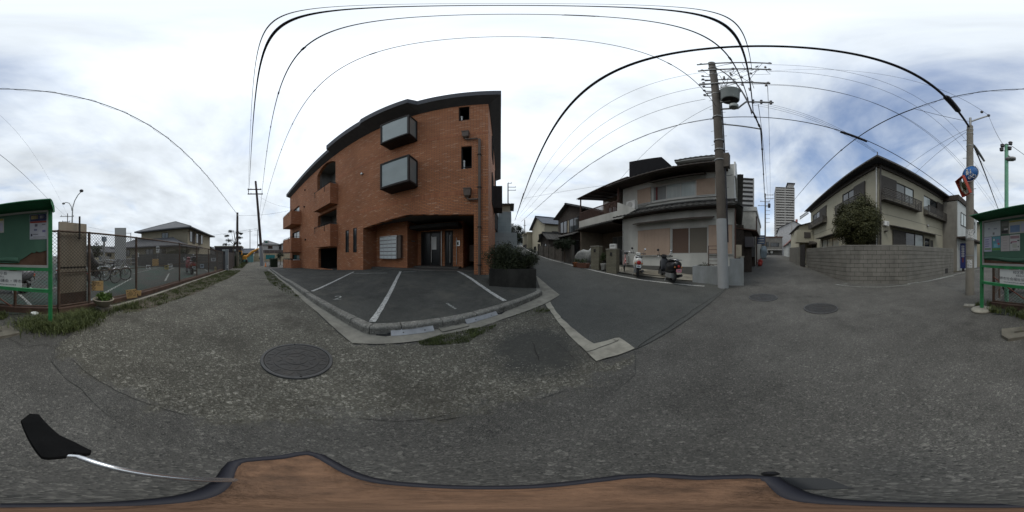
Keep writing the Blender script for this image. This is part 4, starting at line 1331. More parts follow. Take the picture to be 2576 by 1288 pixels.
# awnings
def awning(parent, a, b, z, dep, m, drop=.12, th=.06):
    return MB().add([(a, 0 - .003, z + drop), (b, -.003, z + drop), (b, -dep, z), (a, -dep, z), (a, -.003, z + drop + th), (b, -.003, z + drop + th), (b, -dep, z + th), (a, -dep, z + th)], [(0, 1, 2, 3), (4, 5, 6, 7), (0, 1, 5, 4), (1, 2, 6, 5), (2, 3, 7, 6), (3, 0, 4, 7)]).build('awning', m, parent)
awning(wh, FW.S(1592, -.4), FW.S(1794, -.4), zr(1.72), .42, M_wood)
awning(wh, FW.S(1632, -.5), FW.S(1772, -.5), zr(3.98), .5, M_wood, .2)
# pent roof and main roof
tiled('pent_roof', M_kawara, wh, (S0 - .35, -.52, zr(2.34)), (S1 + .12, -.52, zr(2.34)), (S0 - .35, -.003, zr(2.66)), (S1 + .12, -.003, zr(2.66)), 3)
MB().box(S0 - .3, S1 + .08, -.46, -.003, zr(2.26), zr(2.285)).build('pent_soffit', M_wood, wh)
stuff(MB().tube([(S0 - .35, -.05, zr(2.70)), (S1 + .12, -.05, zr(2.70))], .06, 8).tube([(S1 + .1, -.03, zr(2.70)), (S1 + .1, -.52, zr(2.40))], .06, 8).build('ridge_tiles', M_kawara, wh))
tiled('main_roof', M_kawara, wh, (S0 - .5, -.85, zr(4.42)), (S1 - .25, -.85, zr(4.42)), (S0 - .5, 3.0, zr(5.75)), (S1 - .25, 3.0, zr(5.75)), 13)
tiled('rear_roof', M_kawara, wh, (S0 - .5, 6.8, zr(4.42)), (S1 + .5, 6.8, zr(4.42)), (S0 - .5, 3.0, zr(5.75)), (S1 + .5, 3.0, zr(5.75)), 10)
MB().box(S0 - .45, S1 - .27, -.80, 6.7, zr(4.30), zr(4.335)).build('eave_soffit', M_wood, wh)
MB().tube([(S0 - .5, -.9, zr(4.34)), (S1 - .25, -.9, zr(4.34))], .05, 8).build('rain_gutter', M_wood, wh)
for s in (S0, S1):
    MB().slab([(.0, zr(4.75)), (6.2, zr(4.75)), (3.1, zr(5.72))], [], s - .1, s + .1, axis='x').build('gable', M_wh, wh)
MB().box(FW.S(1697, 1.0), FW.S(1815, 1.0), 1.0, 4.5, zr(5.98), zr(6.10)).build('white_roof_edge', M_white, wh)
MB().box(FW.S(1700, 1.2) + .2, FW.S(1812, 1.2) - .1, 1.3, 4.3, zr(5.0), zr(5.975)).build('upper_storey_wall', M_wood, wh)
tiled('upper_roof', M_kawara, wh, (FW.S(1697, 1.0), .95, zr(6.10)), (FW.S(1815, 1.0), .95, zr(6.10)), (FW.S(1697, 1.0), 2.8, zr(6.5)), (FW.S(1815, 1.0), 2.8, zr(6.5)), 6)
# black box structure behind the roof
_rb = [(FW.S(1583, .3), zr(4.7)), (FW.S(1688, .3), zr(4.7)), (FW.S(1688, .3), zr(5.32)), (FW.S(1664, .3), zr(6.12)), (FW.S(1583, .3), zr(6.52))]
MB().slab(_rb, [], .3, 2.6).build('roof_box', mat('black_cladding', (.016, .016, .018), .9, .12, 4, spec=.05), wh)
# left wing: porch with balcony over it
BL, BR = -10.55, S0 - .01
qb = -.5
par = MB().slab([(BL, zr(2.22)), (BR + .30, zr(2.22)), (BR + 1.3, zr(2.55)), (BR + 1.3, zr(2.62)), (BR + .05, zr(3.25)), (BR + .02, zr(3.22)), (BR, zr(2.72)), (BL, zr(2.72))], [], qb, qb + .12).build('balcony_parapet', M_wh, wh)
MB().box(BL, BL + .12, qb + .123, 1.6, zr(2.22), zr(2.72)).build('balcony_parapet', M_wh, wh)
MB().box(BL + .12, BR - .003, qb + .123, 2.0, zr(2.22), zr(2.32)).build('balcony_floor', M_wood, wh)
M_rust = mat('rust_brown', (.075, .04, .03), .8, .25, 8)
MB().box(BL, BR, qb + .03, qb + .07, zr(3.36), zr(3.42)).build('balcony_rail', M_rust, wh)
for k in range(34):
    x = BL + .04 + (BR - BL - .08) * k / 33
    MB().box(x - .03, x + .03, qb + .04, qb + .06, zr(2.72), zr(3.36)).build('baluster', M_rust, wh)
cz = zr(4.62)
M_canopy = mat('canopy_sheet', (.10, .075, .065), .6, .2, 4)
MB().add([(BL - .15, qb - .15, cz - .02), (BR + .9, qb - .15, cz + .05), (BR + .9, 2.2, cz + .55), (BL - .15, 2.2, cz + .5), (BL - .15, qb - .15, cz + .03), (BR + .9, qb - .15, cz + .10), (BR + .9, 2.2, cz + .6), (BL - .15, 2.2, cz + .55)], [(0, 1, 2, 3), (4, 5, 6, 7), (0, 1, 5, 4), (1, 2, 6, 5), (2, 3, 7, 6), (3, 0, 4, 7)]).build('balcony_canopy', M_canopy, wh)
for k in range(7):
    x = BL + (BR + .6 - BL) * k / 6
    MB().bar((x, qb - .1, cz - .06), (x, 2.1, cz + .44), .05, .07).build('canopy_rafter', M_rust, wh)
for x in (BL + .05, BR - .02):
    MB().box(x - .04, x + .04, qb + .08, qb + .16, zr(2.72), cz - .02).build('canopy_post', M_rust, wh)
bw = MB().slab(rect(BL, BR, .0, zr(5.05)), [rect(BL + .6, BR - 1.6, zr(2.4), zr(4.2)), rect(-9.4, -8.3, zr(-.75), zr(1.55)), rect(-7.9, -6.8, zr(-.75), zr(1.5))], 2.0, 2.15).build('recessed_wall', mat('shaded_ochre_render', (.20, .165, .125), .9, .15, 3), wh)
window(wh, FW, BL + .6, BR - 1.6, zr(2.4), zr(4.2), 2.03, M_wood, M_darkglass, 3)
window(wh, FW, -9.4, -8.3, zr(-.75), zr(1.55), 2.03, M_alu, M_frost, 1, name='glazed_door')
window(wh, FW, -7.9, -6.8, zr(-.75), zr(1.5), 2.03, M_wood, M_blind, 1, name='front_door')
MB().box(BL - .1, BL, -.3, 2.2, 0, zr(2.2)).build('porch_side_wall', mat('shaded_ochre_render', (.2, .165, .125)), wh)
for k in range(8):  # lattice screen at the end of the balcony
    MB().bar((BR + .02, qb + .25 + k * .16, zr(2.75)), (BR + .02, qb + .25 + k * .16, zr(4.5)), .03, .05).build('lattice_slat', M_wood, wh)
hb = MB().box(-8.6, -8.2, .3, .6, zr(3.75), zr(3.95)).build('hanging_basket', M_white, wh)
tiled('porch_roof', M_kawara, wh, (BL - .1, -.85, zr(1.98)), (BR - .05, -.85, zr(2.06)), (BL - .1, -.38, zr(2.18)), (BR - .05, -.38, zr(2.24)), 3, .22, .035)
MB().box(BL - .1, BR - .05, -.80, 1.95, zr(1.93), zr(1.955)).build('porch_soffit', M_wood, wh)
# small lean-to and sheds on the road C side of the house
MB().box(S1 + .003, S1 + .5, 2.3, 5.8, .0, zr(1.9)).build('side_lean_to', M_wood, wh)
MB().box(S1 + .003, S1 + .35, .5, 1.1, zr(-.1), zr(.55)).build('meter_cabinet', mat('beige_box', (.42, .36, .27), .7), wh)
ac_ = MB().box(S0 + .55, S0 + 1.15, -.34, -.04, zr(2.72), zr(3.22)).build('air_conditioner', M_white, wh)
MB().lathe([(.19, 0), (.19, -.012), (.15, -.014), (.0001, -.014)], (S0 + .80, -.34, zr(2.97)), 18, axis='y').build('fan_grille', M_alu, ac_)
MB().tube([(S0 + .06, -.06, zr(-.5)), (S0 + .06, -.06, zr(2.2))], .03, 8).build('corner_pipe', M_alu, wh)
MB().box(S0 + .25, S0 + .5, -.16, -.036, zr(-.4), zr(.0)).build('gas_meter', M_alu, wh)
MB().tube([(S1 + .05, -.08, .1), (S1 + .05, -.08, zr(2.2))], .035, 8).build('down_pipe', M_rust, wh)
tiled('side_pent_roof', M_kawara, wh, (S1 + .42, .3, zr(2.4)), (S1 + .42, 5.5, zr(2.4)), (S1 + .003, .3, zr(2.66)), (S1 + .003, 5.5, zr(2.66)), 3)

# low grey wall in front of that house
FWl = Frame(80, 6.3)
M_lowwall = mat('grey_mortar_wall', (.25, .265, .265), .92, .12, 1.8, .4, 70, dirt=(.13, .135, .12), dscale=1.6, damt=.55)
lwl = thing('low_wall', 'low grey rendered garden wall around the utility pole at the road corner', 'wall', M=FWl.M)
c0, c1 = FWl.S(1742), FWl.S(1871)
MB().box(c0, c1 - .55, 0, .12, -.1, zr(-.40)).build('front_run', M_lowwall, lwl)
MB().box(c1 - .55, c1, -.004, .12, -.1, zr(-.10)).build('corner_block', M_lowwall, lwl)
MB().box(c1 - .12, c1, .123, 3.0, -.1, zr(-.06)).build('side_run', M_lowwall, lwl)
MB().box(c0, c0 + .12, .123, 1.1, -.1, zr(-.40)).build('end_run', M_lowwall, lwl)
MB().box(c0 + .14, c1 - .14, .14, 1.0, -.1, zr(-.52)).build('soil', M_dirt, lwl)
MB().box(c1 - .16, c1 + .03, .3, 2.9, zr(-.055), zr(-.0)).build('coping', M_conc, lwl)
rk = thing('plant_rack', 'rusty brown metal trellis rack standing in the low wall bed', 'rack', M=FWl.M @ Matrix.Translation((FWl.S(1792), .35, zr(-.52))))
for x in (-.22, .22):
    MB().box(x - .015, x + .015, 0, .03, 0, .95).build('upright', M_rust, rk)
for k in range(6):
    MB().box(-.22, .22, .006, .024, .15 + k * .155, .17 + k * .155).build('cross_bar', M_rust, rk)
pt = thing('garden_plant', 'small spiky plant growing in the low grey wall bed', 'plant', tuple(FWl.W(FWl.S(1770), .5, zr(-.52))))
stuff(leaves('leaves', lambda r: ((r.gauss(0, .08), r.gauss(0, .08), r.uniform(0, .15)), (0, 0, 1)), 160, .2, M_shrub, pt, 4, .12))

# forecourt paving with a step
fc = [(6.05, 2.85), (5.25, 4.55), (4.62, 6.0), (4.9, 7.4), (5.6, 10), (6.6, 8.5), (7.2, 3.0)]
struct(drape('forecourt', fc, M_conc, .035))
st_ = [(5.9, 3.6), (5.55, 4.35), (5.05, 5.35), (5.5, 6.0), (6.9, 4.4)]
struct(drape('forecourt_slab', st_, mat('stained_paving', (.17, .155, .12), .9, .25, 4, .4, 60), .075))

# ------------------------------------------------------------------ generic smaller building for streets further off
def house(name, label, M, w, d, h, roof, rh, wallm, roofm, wins=(), ov=.4, ridge='x', base=-.6, cat='house', wfr=None, wpane=None):
    """local x right, y away, z up, front at y = 0"""
    o = thing(name, label, cat, M=M)
    wfr = wfr or M_bronze
    mb = MB()
    if roof == 'gable_x':      # ridge runs along x
        mb.slab([(0, base), (d, base), (d, h), (d / 2, h + rh), (0, h)], [], 0, w, axis='x')
    elif roof == 'gable_y':
        mb.slab([(0, base), (w, base), (w, h), (w / 2, h + rh), (0, h)], [], 0, d)
    else:
        mb.box(0, w, 0, d, base, h)
    mb.build('wall', wallm, o)
    t = .09
    if roof == 'gable_x':
        k = rh / (d / 2)
        for s in (0, 1):
            y0, y1 = (-ov, d / 2) if s == 0 else (d + ov, d / 2)
            tiled('roof', roofm, o, (-ov, y0, h - ov * k + t), (w + ov, y0, h - ov * k + t), (-ov, y1, h + rh + t), (w + ov, y1, h + rh + t), 8, .3)
        MB().box(-ov, w + ov, d / 2 - .1, d / 2 + .1, h + rh + t, h + rh + t + .12).build('ridge', roofm, o)
    elif roof == 'gable_y':
        k = rh / (w / 2)
        for s in (0, 1):
            x0, x1 = (-ov, w / 2) if s == 0 else (w + ov, w / 2)
            tiled('roof', roofm, o, (x0, -ov, h - ov * k + t), (x0, d + ov, h - ov * k + t), (x1, -ov, h + rh + t), (x1, d + ov, h + rh + t), 8, .3)
        MB().box(w / 2 - .1, w / 2 + .1, -ov, d + ov, h + rh + t, h + rh + t + .12).build('ridge', roofm, o)
    elif roof == 'hip':
        c = min(w, d) / 2 + ov
        z0, z1 = h, h + rh
        e = [(-ov, -ov), (w + ov, -ov), (w + ov, d + ov), (-ov, d + ov)]
        if w >= d:
            r0, r1 = (-ov + c, d / 2, z1), (w + ov - c, d / 2, z1)
        else:
            r0, r1 = (w / 2, -ov + c, z1), (w / 2, d + ov - c, z1)
        vs = [(x, y, z0 - .12) for x, y in e] + [(x, y, z0 + .02) for x, y in e] + [r0, r1]
        if w >= d:
            fs = [(4, 5, 9, 8), (5, 6, 9), (6, 7, 8, 9), (7, 4, 8)]
        else:
            fs = [(4, 5, 8), (5, 6, 9, 8), (6, 7, 9), (7, 4, 8, 9)]
        MB().add(vs, fs + [(0, 1, 2, 3), (0, 1, 5, 4), (1, 2, 6, 5), (2, 3, 7, 6), (3, 0, 4, 7)]).build('roof', roofm, o)
        hips = MB()
        for a, b in ((4, 8), (5, 9 if w >= d else 8), (6, 9), (7, 8 if w >= d else 9), (8, 9)):
            hips.tube([vs[a], vs[b]], .07, 6)
        stuff(hips.build('hip_tiles', roofm, o))
    elif roof == 'flat':
        MB().box(-ov * .3, w + ov * .3, -ov * .3, d + ov * .3, h, h + rh).build('parapet', roofm, o)
    for wd in wins:
        face, a, b, z0, z1 = wd[:5]
        mu = wd[5] if len(wd) > 5 else 1
        pn = wd[6] if len(wd) > 6 else (wpane or M_darkglass)
        if face == 'f':
            window(o, None, a, b, z0, z1, -.05, wfr, pn, mu)
        else:
            holes = rect(a + .05, b - .05, z0 + .05, z1 - .05)
            x0, x1 = (-.05, -.003) if face == 'l' else (w + .003, w + .05)
            f = MB().slab(rect(a, b, z0, z1), [holes], x0, x1, axis='x').build('window', wfr, o)
            MB().box((x0 + x1) / 2 - .008, (x0 + x1) / 2 + .008, a + .05, b - .05, z0 + .05, z1 - .05).build('pane', pn, f)
    return o
M_cream = mat('cream_render', (.40, .365, .27), .9, .07, 1.2, .2, 60, dirt=(.28, .26, .20), dscale=.8, damt=.4)
M_bluetile = mat('blue_grey_tile', (.075, .088, .11), .6, .2, 5)
M_old = mat('weathered_boards', (.075, .062, .052), .9, .3, 6, .4, 40)
def fm(F, s, q, z):
    return F.M @ Matrix.Translation((s, q, z))
gk = lambda F, s, q: gz(*F.W(s, q, 0).xy)
# dark old house and beige gabled house uphill (front faces the road: width runs along the road)
zN1 = zr(-.2)
n1 = house('old_house', 'dark weathered wooden house with shallow gable beyond the white house', fm(FW, -15.2, 0, 0), 4.3, 6, zr(3.95), 'gable_y', .85, M_old, M_kawara, [('f', .5, 1.9, zr(2.2), zr(3.4), 1), ('f', 2.3, 3.9, zr(2.1), zr(3.4), 1), ('f', .6, 2.0, zr(-.1), zr(1.3), 1), ('f', 2.5, 4.0, zr(-.4), zr(1.4), 1)], base=0)
awning(n1, .2, 4.2, zr(1.75), .7, M_kawara, .25, .08)
MB().box(2.0, 2.35, -.02, -.003, zr(2.2), zr(3.3)).build('cream_panel', M_cream, n1)
n1p = house('entrance_porch', 'small tiled gable porch in front of the dark wooden house', fm(FW, -15.9, -1.7, 0), 2.2, 1.65, zr(1.55), 'gable_y', .62, M_old, M_kawara, [('f', .5, 1.7, zr(-.1), zr(1.2), 1)], base=0, ov=.25, cat='porch')
house('beige_house', 'beige gabled house with blue-grey tile roof halfway up the hill road', fm(FW, -24.4, 0, 0), 5.3, 6, zr(4.2), 'gable_y', 1.35, M_cream, M_bluetile, [('f', 3.2, 4.5, zr(1.9), zr(3.0), 1), ('f', 3.0, 4.6, zr(-.1), zr(1.0), 2), ('f', 1.0, 2.0, zr(.2), zr(1.4), 1), ('r', 1.0, 2.2, zr(2.2), zr(3.2))], base=0)
house('flat_roofed_annex', 'cream annex with dark canopy beside the beige gabled house', fm(FW, -28.2, -.6, 0), 3.3, 4, zr(3.6), 'flat', .25, M_cream, M_cream, [('f', .5, 2.6, zr(1.1), zr(1.9), 1), ('f', .4, 1.4, zr(.2), zr(1.7), 0)], base=0, cat='annex')
house('far_hill_house', 'pale grey house behind the annex at the top of the hill road', Matrix.Translation((1.2, 38, 2.0)), 9, 6, 4.3, 'hip', 1.0, mat('pale_grey_render', (.33, .35, .34)), M_kawara, [('f', 1, 3, 2.2, 3.4), ('f', 5, 7, 2.2, 3.4)], base=-1)
# roadside fence of stone posts and panels
fs_ = thing('stone_fence', 'low weathered stone post and panel fence along the hill road', 'fence', M=FW.M)
M_stone = mat('weathered_stone', (.12, .11, .095), .95, .3, 4, .5, 50, dirt=(.05, .05, .04), dscale=2)
qf = -2.1
for k in range(6):
    s = -9.1 - k * 1.3
    zb = gk(FW, s, qf)
    MB().box(s - .1, s + .1, qf, qf + .2, zb - .3, zb + 1.15).build('stone_post', M_stone, fs_)
    if k < 5:
        zb2 = gk(FW, s - .65, qf)
        MB().box(s - 1.2, s - .1, qf + .05, qf + .13, zb2 - .4, zb2 + .98).build('stone_panel', M_stone, fs_)
# gate pillars
def pillar(px, d, w, h, label, box):
    x, y = pl(px, d)
    g = gz(x, y)
    o = thing('gate_pillar', label, 'pillar', (x, y, g), rz=R(-55))
    mp = brick_mat('pillar_tile_%d' % px, (.20, .185, .13), (.165, .15, .11), (.09, .085, .065), .2, .065)
    MB().box(-w / 2, w / 2, -w / 2, w / 2, -.15, h).build('shaft', mp, o)
    MB().box(-w / 2 - .03, w / 2 + .03, -w / 2 - .03, w / 2 + .03, h, h + .05).build('cap', M_conc, o)
    MB().box(-.05, .05, -w / 2 - .03, -w / 2 - .002, h - .28, h - .12).build('intercom', M_dark, o)
    if box:
        b = MB().box(-.12, .16, -.12, .12, h + .053, h + .27).build('letterbox', M_white, o)
        MB().box(-.08, .12, -.13, -.121, h + .16, h + .19).build('slot', M_dark, b)
    return o
pillar(1501, 8.3, .44, 1.12, 'buff tiled gate pillar with a plain cap beside the potted plant', False)
pillar(1542, 7.6, .48, 1.05, 'buff tiled gate pillar carrying a white letterbox', True)
# planters, pots and covered bicycle by the gate
def pot(px, d, r, h, m, label, lm, n, ls, rad, hh=None):
    x, y = pl(px, d)
    o = thing('potted_plant', label, 'potted plant', (x, y, gz(x, y) + .04))
    MB().lathe([(.0001, 0), (r * .72, 0), (r, h), (r * 1.08, h), (r * 1.08, h + .02), (r * .9, h + .02), (r * .88, h - .03), (.0001, h - .03)], n=18).build('pot', m, o)
    stuff(leaves('leaves', blob_fn((0, 0, h + rad[2] * .9), rad, px, 14, .5, .35), n, ls, lm, o, px, .35))
    return o
M_leaf = leaf_mat('leaf_green', (.022, .038, .014), (.05, .075, .024), (.10, .12, .045))
pot(1518, 7.9, .15, .28, M_white, 'white flower pot with tall leafy plant between the gate pillars', M_leaf, 260, .10, (.16, .16, .38))
pot(1447, 8.6, .12, .2, mat('orange_pot', (.42, .16, .07)), 'orange pot with low flowers beside the hill road', M_leaf, 120, .06, (.14, .14, .12))
o = thing('planter_trough', 'long brown plastic planter trough at the roadside', 'planter', (*pl(1462, 8.5), gz(*pl(1462, 8.5))), rz=R(-62))
MB().loft([[(-.42, -.12, 0), (.42, -.12, 0), (.42, .12, 0), (-.42, .12, 0)], [(-.48, -.15, .24), (.48, -.15, .24), (.48, .15, .24), (-.48, .15, .24)]], smooth=False).build('trough', mat('brown_plastic', (.16, .075, .05)), o)
stuff(leaves('leaves', blob_fn((0, 0, .33), (.42, .12, .1), 8, 20, .5, .5), 260, .07, M_leaf, o, 9))
o = thing('covered_bicycle', 'bicycle under a crumpled silver-grey cover behind the gate pillar', 'bicycle', (*pl(1474, 9.1), gz(*pl(1474, 9.1))), rz=R(-62))
M_cover = mat('silver_cover', (.24, .25, .24), .5, .25, 9, .6, 14)
secs = []
for i, (x, w_, zl, zh) in enumerate([(-.75, .08, .25, .62), (-.5, .16, .22, .85), (-.2, .13, .2, .95), (.15, .12, .2, .88), (.45, .26, .2, 1.10), (.65, .2, .22, 1.02), (.85, .07, .3, .65)]):
    secs.append([(x + random.uniform(-.02, .02), w_ * math.cos(a) * (1 + .25 * math.sin(3 * a + i)), (zl + zh) / 2 + (zh - zl) / 2 * math.sin(a)) for a in [2 * math.pi * k / 12 for k in range(12)]])
MB().loft(secs).build('cover', M_cover, o)
for x in (-.5, .55):
    MB().torus((x, 0, .31), .29, .02).build('wheel', M_rubber, o)

# ------------------------------------------------------------------ grey and white building on the left of the hill road
gh = house('grey_block_house', 'plain grey house with scored block wall behind the brick building', Matrix.Translation((-4.2, 15.0, 0)), 4.1, 5, zr(4.15), 'flat', .05, brick_mat('grey_scored_block', (.33, .37, .36), (.31, .35, .34), (.22, .25, .24), .8, .4), M_alu, [], base=0, ov=.1)
MB().box(2.2, 4.0, .6, 4, zr(4.2), zr(5.1)).build('upper_wall', M_cream, gh)
tiled('upper_roof', M_kawara, gh, (1.9, .2, zr(5.05)), (4.4, .2, zr(5.05)), (1.9, 4, zr(5.4)), (4.4, 4, zr(5.4)), 6)
MB().box(2.4, 4.6, -1.9, -.003, .2, zr(1.9)).build('front_step_wall', brick_mat('grey_scored_block2', (.33, .37, .36), (.31, .35, .34), (.22, .25, .24), .8, .4), gh)
MB().box(.4, 3.0, -2.6, -.1, zr(3.55), zr(3.95)).build('white_balcony', M_white, gh)
MB().box(.5, 2.9, -2.5, -.1, zr(2.2), zr(3.54)).build('dark_bay', M_bronze, gh)
struct(drape('retaining_bank', [(-3.5, 22), (-.6, 22), (-1.3, 40), (-4, 40)], M_dirt, .02))
rw = thing('retaining_wall', 'grey retaining wall climbing beside the hill road under the tree', 'wall', Matrix.Translation((-1.1, 24, 0)).translation)
MB().add([(0, 0, gz(-1.1, 24) - .4), (.3, 0, gz(-1.1, 24) - .4), (.3, 0, gz(-1.1, 24) + 1.6), (0, 0, gz(-1.1, 24) + 1.6), (-.6, 14, gz(-1.7, 38) - .4), (-.3, 14, gz(-1.7, 38) - .4), (-.3, 14, gz(-1.7, 38) + 2.4), (-.6, 14, gz(-1.7, 38) + 2.4)], [(0, 1, 2, 3), (7, 6, 5, 4), (0, 4, 5, 1), (1, 5, 6, 2), (2, 6, 7, 3), (3, 7, 4, 0)]).build('wall_face', M_plinth, rw)

# ------------------------------------------------------------------ beige corner house behind the block wall
FR = Frame(88, 6.3)
SC0 = 5.44
FL = Frame(178, SC0)
M_beige = mat('beige_render', (.345, .325, .25), .92, .06, .9, .3, 90, dirt=(.27, .255, .20), dscale=.7, damt=.45)
M_shut = mat('brown_shutter', (.062, .055, .048), .6, .12, 5)
ch = thing('corner_house', 'beige two-storey house with dark hipped eaves and slatted window balconies at the corner', 'house', M=FR.M)
Wd, Dp, Hh = 7.9, 11.4, zr(5.12)
# right face (towards the side road): openings in s,z ; left face openings in q,z
rf = {}
rf['u1'] = (SC0 + .55, SC0 + 3.05, zr(3.42), zr(4.55)); rf['u2'] = (SC0 + 4.15, SC0 + 6.6, zr(3.5), zr(4.5)); rf['l1'] = (SC0 + 1.6, SC0 + 4.2, zr(-.9), zr(1.42)); rf['l2'] = (SC0 + 4.3, SC0 + 4.9, zr(.55), zr(1.25))
def rr4(x0, y0, x1, y1):
    a, b, z0, z1 = prect(FR, x0, y0, x1, y1)
    return (a, b, z0, z1)
def win_px(F, xl, xr, yt, yb, xm):
    """window rectangle from the px of its left and right sides and the top/bottom py at xm"""
    zt_, zb2 = F.P(xm, yt)[1], F.P(xm, yb)[1]
    return F.S(xl), F.S(xr), zb2, zt_
u1 = win_px(FR, 2216, 2299, 433, 485, 2251); u2 = win_px(FR, 2324, 2373, 487, 527, 2348); l1 = win_px(FR, 2245, 2324, 569, 640, 2280); l2 = win_px(FR, 2326, 2339, 587, 610, 2332); ld = win_px(FR, 2340, 2348, 592, 640, 2344)
u1 = (u1[0], u1[1], zr(3.40), zr(4.52)); u2 = (u2[0], u2[1], zr(3.40), zr(4.52)); l1 = (l1[0], l1[1], zr(-.7), zr(1.48)); l2 = (l2[0], l2[1], zr(.55), zr(1.28)); ld = (ld[0], ld[1], zr(-1.1), zr(1.2))
rects = [rect(*r_) for r_ in (u1, u2, l1, l2, ld)]
MB().slab([(SC0, -.1), (SC0 + Wd, -.1), (SC0 + Wd, Hh), (SC0, Hh)], rects, 0, .18).build('road_wall', M_beige, ch)
def qx(px):
    return -FL.S(px) - 6.3
v1_ = (qx(2177), qx(2118.7), zr(3.40), zr(4.52)); v2_ = (qx(2079.5), qx(2044.6), zr(3.40), zr(4.52)); v3_ = (qx(2110), qx(2068), zr(-.2), zr(1.48)); v4_ = (qx(2054), qx(2042), zr(-.5), zr(1.2))
MB().slab([(.183, -.1), (Dp, -.1), (Dp, Hh), (.183, Hh)], [rect(*r_) for r_ in (v1_, v2_, v3_, v4_)], SC0, SC0 + .18, axis='x').build('garden_wall_face', M_beige, ch)
MB().box(SC0 + .183, SC0 + Wd, Dp - .18, Dp, -.1, Hh).build('rear_wall', M_beige, ch)
MB().box(SC0 + Wd - .18, SC0 + Wd, .183, Dp - .183, -.1, Hh).build('far_wall', M_beige, ch)
MB().box(SC0 + .5, SC0 + Wd - .5, 1.6, Dp - .4, .0, Hh - .1).build('interior', M_dark, ch)
# roof with deep eaves
ov = .55
x0, x1, y0, y1 = SC0 - ov, SC0 + Wd + ov, -ov, Dp + ov
c = (Wd + 2 * ov) / 2
ez = zr(5.28)
ro = MB().add([(x0, y0, ez), (x1, y0, ez), (x1, y1, ez), (x0, y1, ez), (x0, y0, ez + .14), (x1, y0, ez + .14), (x1, y1, ez + .14), (x0, y1, ez + .14), ((x0 + x1) / 2, y0 + c, ez + 1.35), ((x0 + x1) / 2, y1 - c, ez + 1.35)],
         [(0, 1, 2, 3), (0, 1, 5, 4), (1, 2, 6, 5), (2, 3, 7, 6), (3, 0, 4, 7), (4, 5, 8), (5, 6, 9, 8), (6, 7, 9), (7, 4, 8, 9)]).build('roof', M_eave, ch)
MB().tube([(x0 - .03, y0 - .03, ez - .02), (x1, y0 - .03, ez - .02)], .055, 8).build('rain_gutter', M_shut, ch)
MB().tube([(x0 - .03, y0 - .03, ez - .02), (x0 - .03, y1, ez - .02)], .055, 8).build('rain_gutter', M_shut, ch)
MB().box(SC0 + .01, SC0 + Wd, -.12, -.002, zr(5.0), ez - .003).build('eave_board', M_shut, ch)
MB().box(SC0 - .12, SC0 - .002, .0, Dp, zr(5.0), ez - .003).build('eave_board', M_shut, ch)
MB().tube([(SC0 + .06, -.10, -.1), (SC0 + .06, -.10, zr(5.15))], .05, 8).build('down_pipe', M_shut, ch)
MB().tube([(SC0 - .08, .06, -.1), (SC0 - .08, .06, zr(5.15))], .04, 8).build('down_pipe', M_alu, ch)
MB().tube([(SC0 + Wd - .25, -.08, -.1), (SC0 + Wd - .25, -.08, zr(2.4)), (SC0 + Wd - .45, -.08, zr(2.7))], .035, 8).build('down_pipe', M_beige, ch)
MB().box(SC0 + .19, SC0 + Wd, -.008, .001, zr(2.25), zr(2.265)).build('render_joint', M_shut, ch)
MB().box(SC0 - .008, SC0 + .001, .19, Dp, zr(2.25), zr(2.265)).build('render_joint', M_shut, ch)
def louvre(parent, x0, x1, z0, z1, q, axis='y'):
    if axis == 'y':
        o = MB().slab(rect(x0, x1, z0, z1), [], q, q + .04).build('shutter', M_shut, parent)
    else:
        o = MB().slab(rect(x0, x1, z0, z1), [], q, q + .04, axis='x').build('shutter', M_shut, parent)
    k = int((z1 - z0) / .07)
    mb = MB()
    for i in range(k):
        z = z0 + (i + .5) * (z1 - z0) / k
        if axis == 'y':
            mb.box(x0 + .02, x1 - .02, q - .014, q - .001, z - .022, z + .018)
        else:
            mb.box(q - .014, q - .001, x0 + .02, x1 - .02, z - .022, z + .018)
    stuff(mb.build('louvre_slats', M_shut, o))
    return o
def slat_balcony(x0, x1, z0, z1, dep, axis):
    """window guard of horizontal slats; runs along s (axis y) or along q (axis x)"""
    def bx(a, b, c_, d, e, f):
        return (a, b, c_, d, e, f) if axis == 'y' else (SC0 + c_, SC0 + d, a, b, e, f)
    o = MB().box(*bx(x0, x1, -dep, -.003, z0, z0 + .05)).build('window_balcony', M_shut, ch)
    n = 6
    for i in range(n):
        z = z0 + .09 + i * (z1 - z0 - .1) / n
        MB().box(*bx(x0, x1, -dep, -dep + .025, z, z + .055)).build('slat', M_shut, o)
        MB().box(*bx(x0, x0 + .025, -dep + .026, -.003, z, z + .055)).build('slat', M_shut, o)
        MB().box(*bx(x1 - .025, x1, -dep + .026, -.003, z, z + .055)).build('slat', M_shut, o)
    k = max(3, int((x1 - x0) / .6) + 1)
    for i in range(k):
        x = x0 + .03 + (x1 - x0 - .06) * i / (k - 1)
        MB().box(*bx(x - .02, x + .02, -dep + .027, -dep + .06, z0 + .05, z1)).build('post', M_shut, o)
    MB().box(*bx(x0 - .01, x1 + .01, -dep - .012, -dep + .05, z1, z1 + .04)).build('top_rail', M_shut, o)
    return o
def wx(q0, q1, z0, z1, pane, mull=1):
    """window on the garden face"""
    fw = .045; n = mull + 1; cw = (q1 - q0 - fw * (n + 1)) / n
    holes = [rect(q0 + fw + i * (cw + fw), q0 + fw + i * (cw + fw) + cw, z0 + fw, z1 - fw) for i in range(n)]
    o = MB().slab(rect(q0, q1, z0, z1), holes, SC0 + .03, SC0 + .09, axis='x').build('window', M_bronze, ch)
    for h in holes:
        MB().box(SC0 + .055, SC0 + .065, h[0][0], h[1][0], h[0][1], h[2][1]).build('pane', pane, o)
sp1 = u1[0] + (u1[1] - u1[0]) * .40
louvre(ch, u1[0] - .05, sp1, u1[2] - .02, u1[3] + .04, -.06); window(ch, FR, sp1, u1[1], u1[2], u1[3], .03, M_bronze, [M_frost, M_pane], 1)
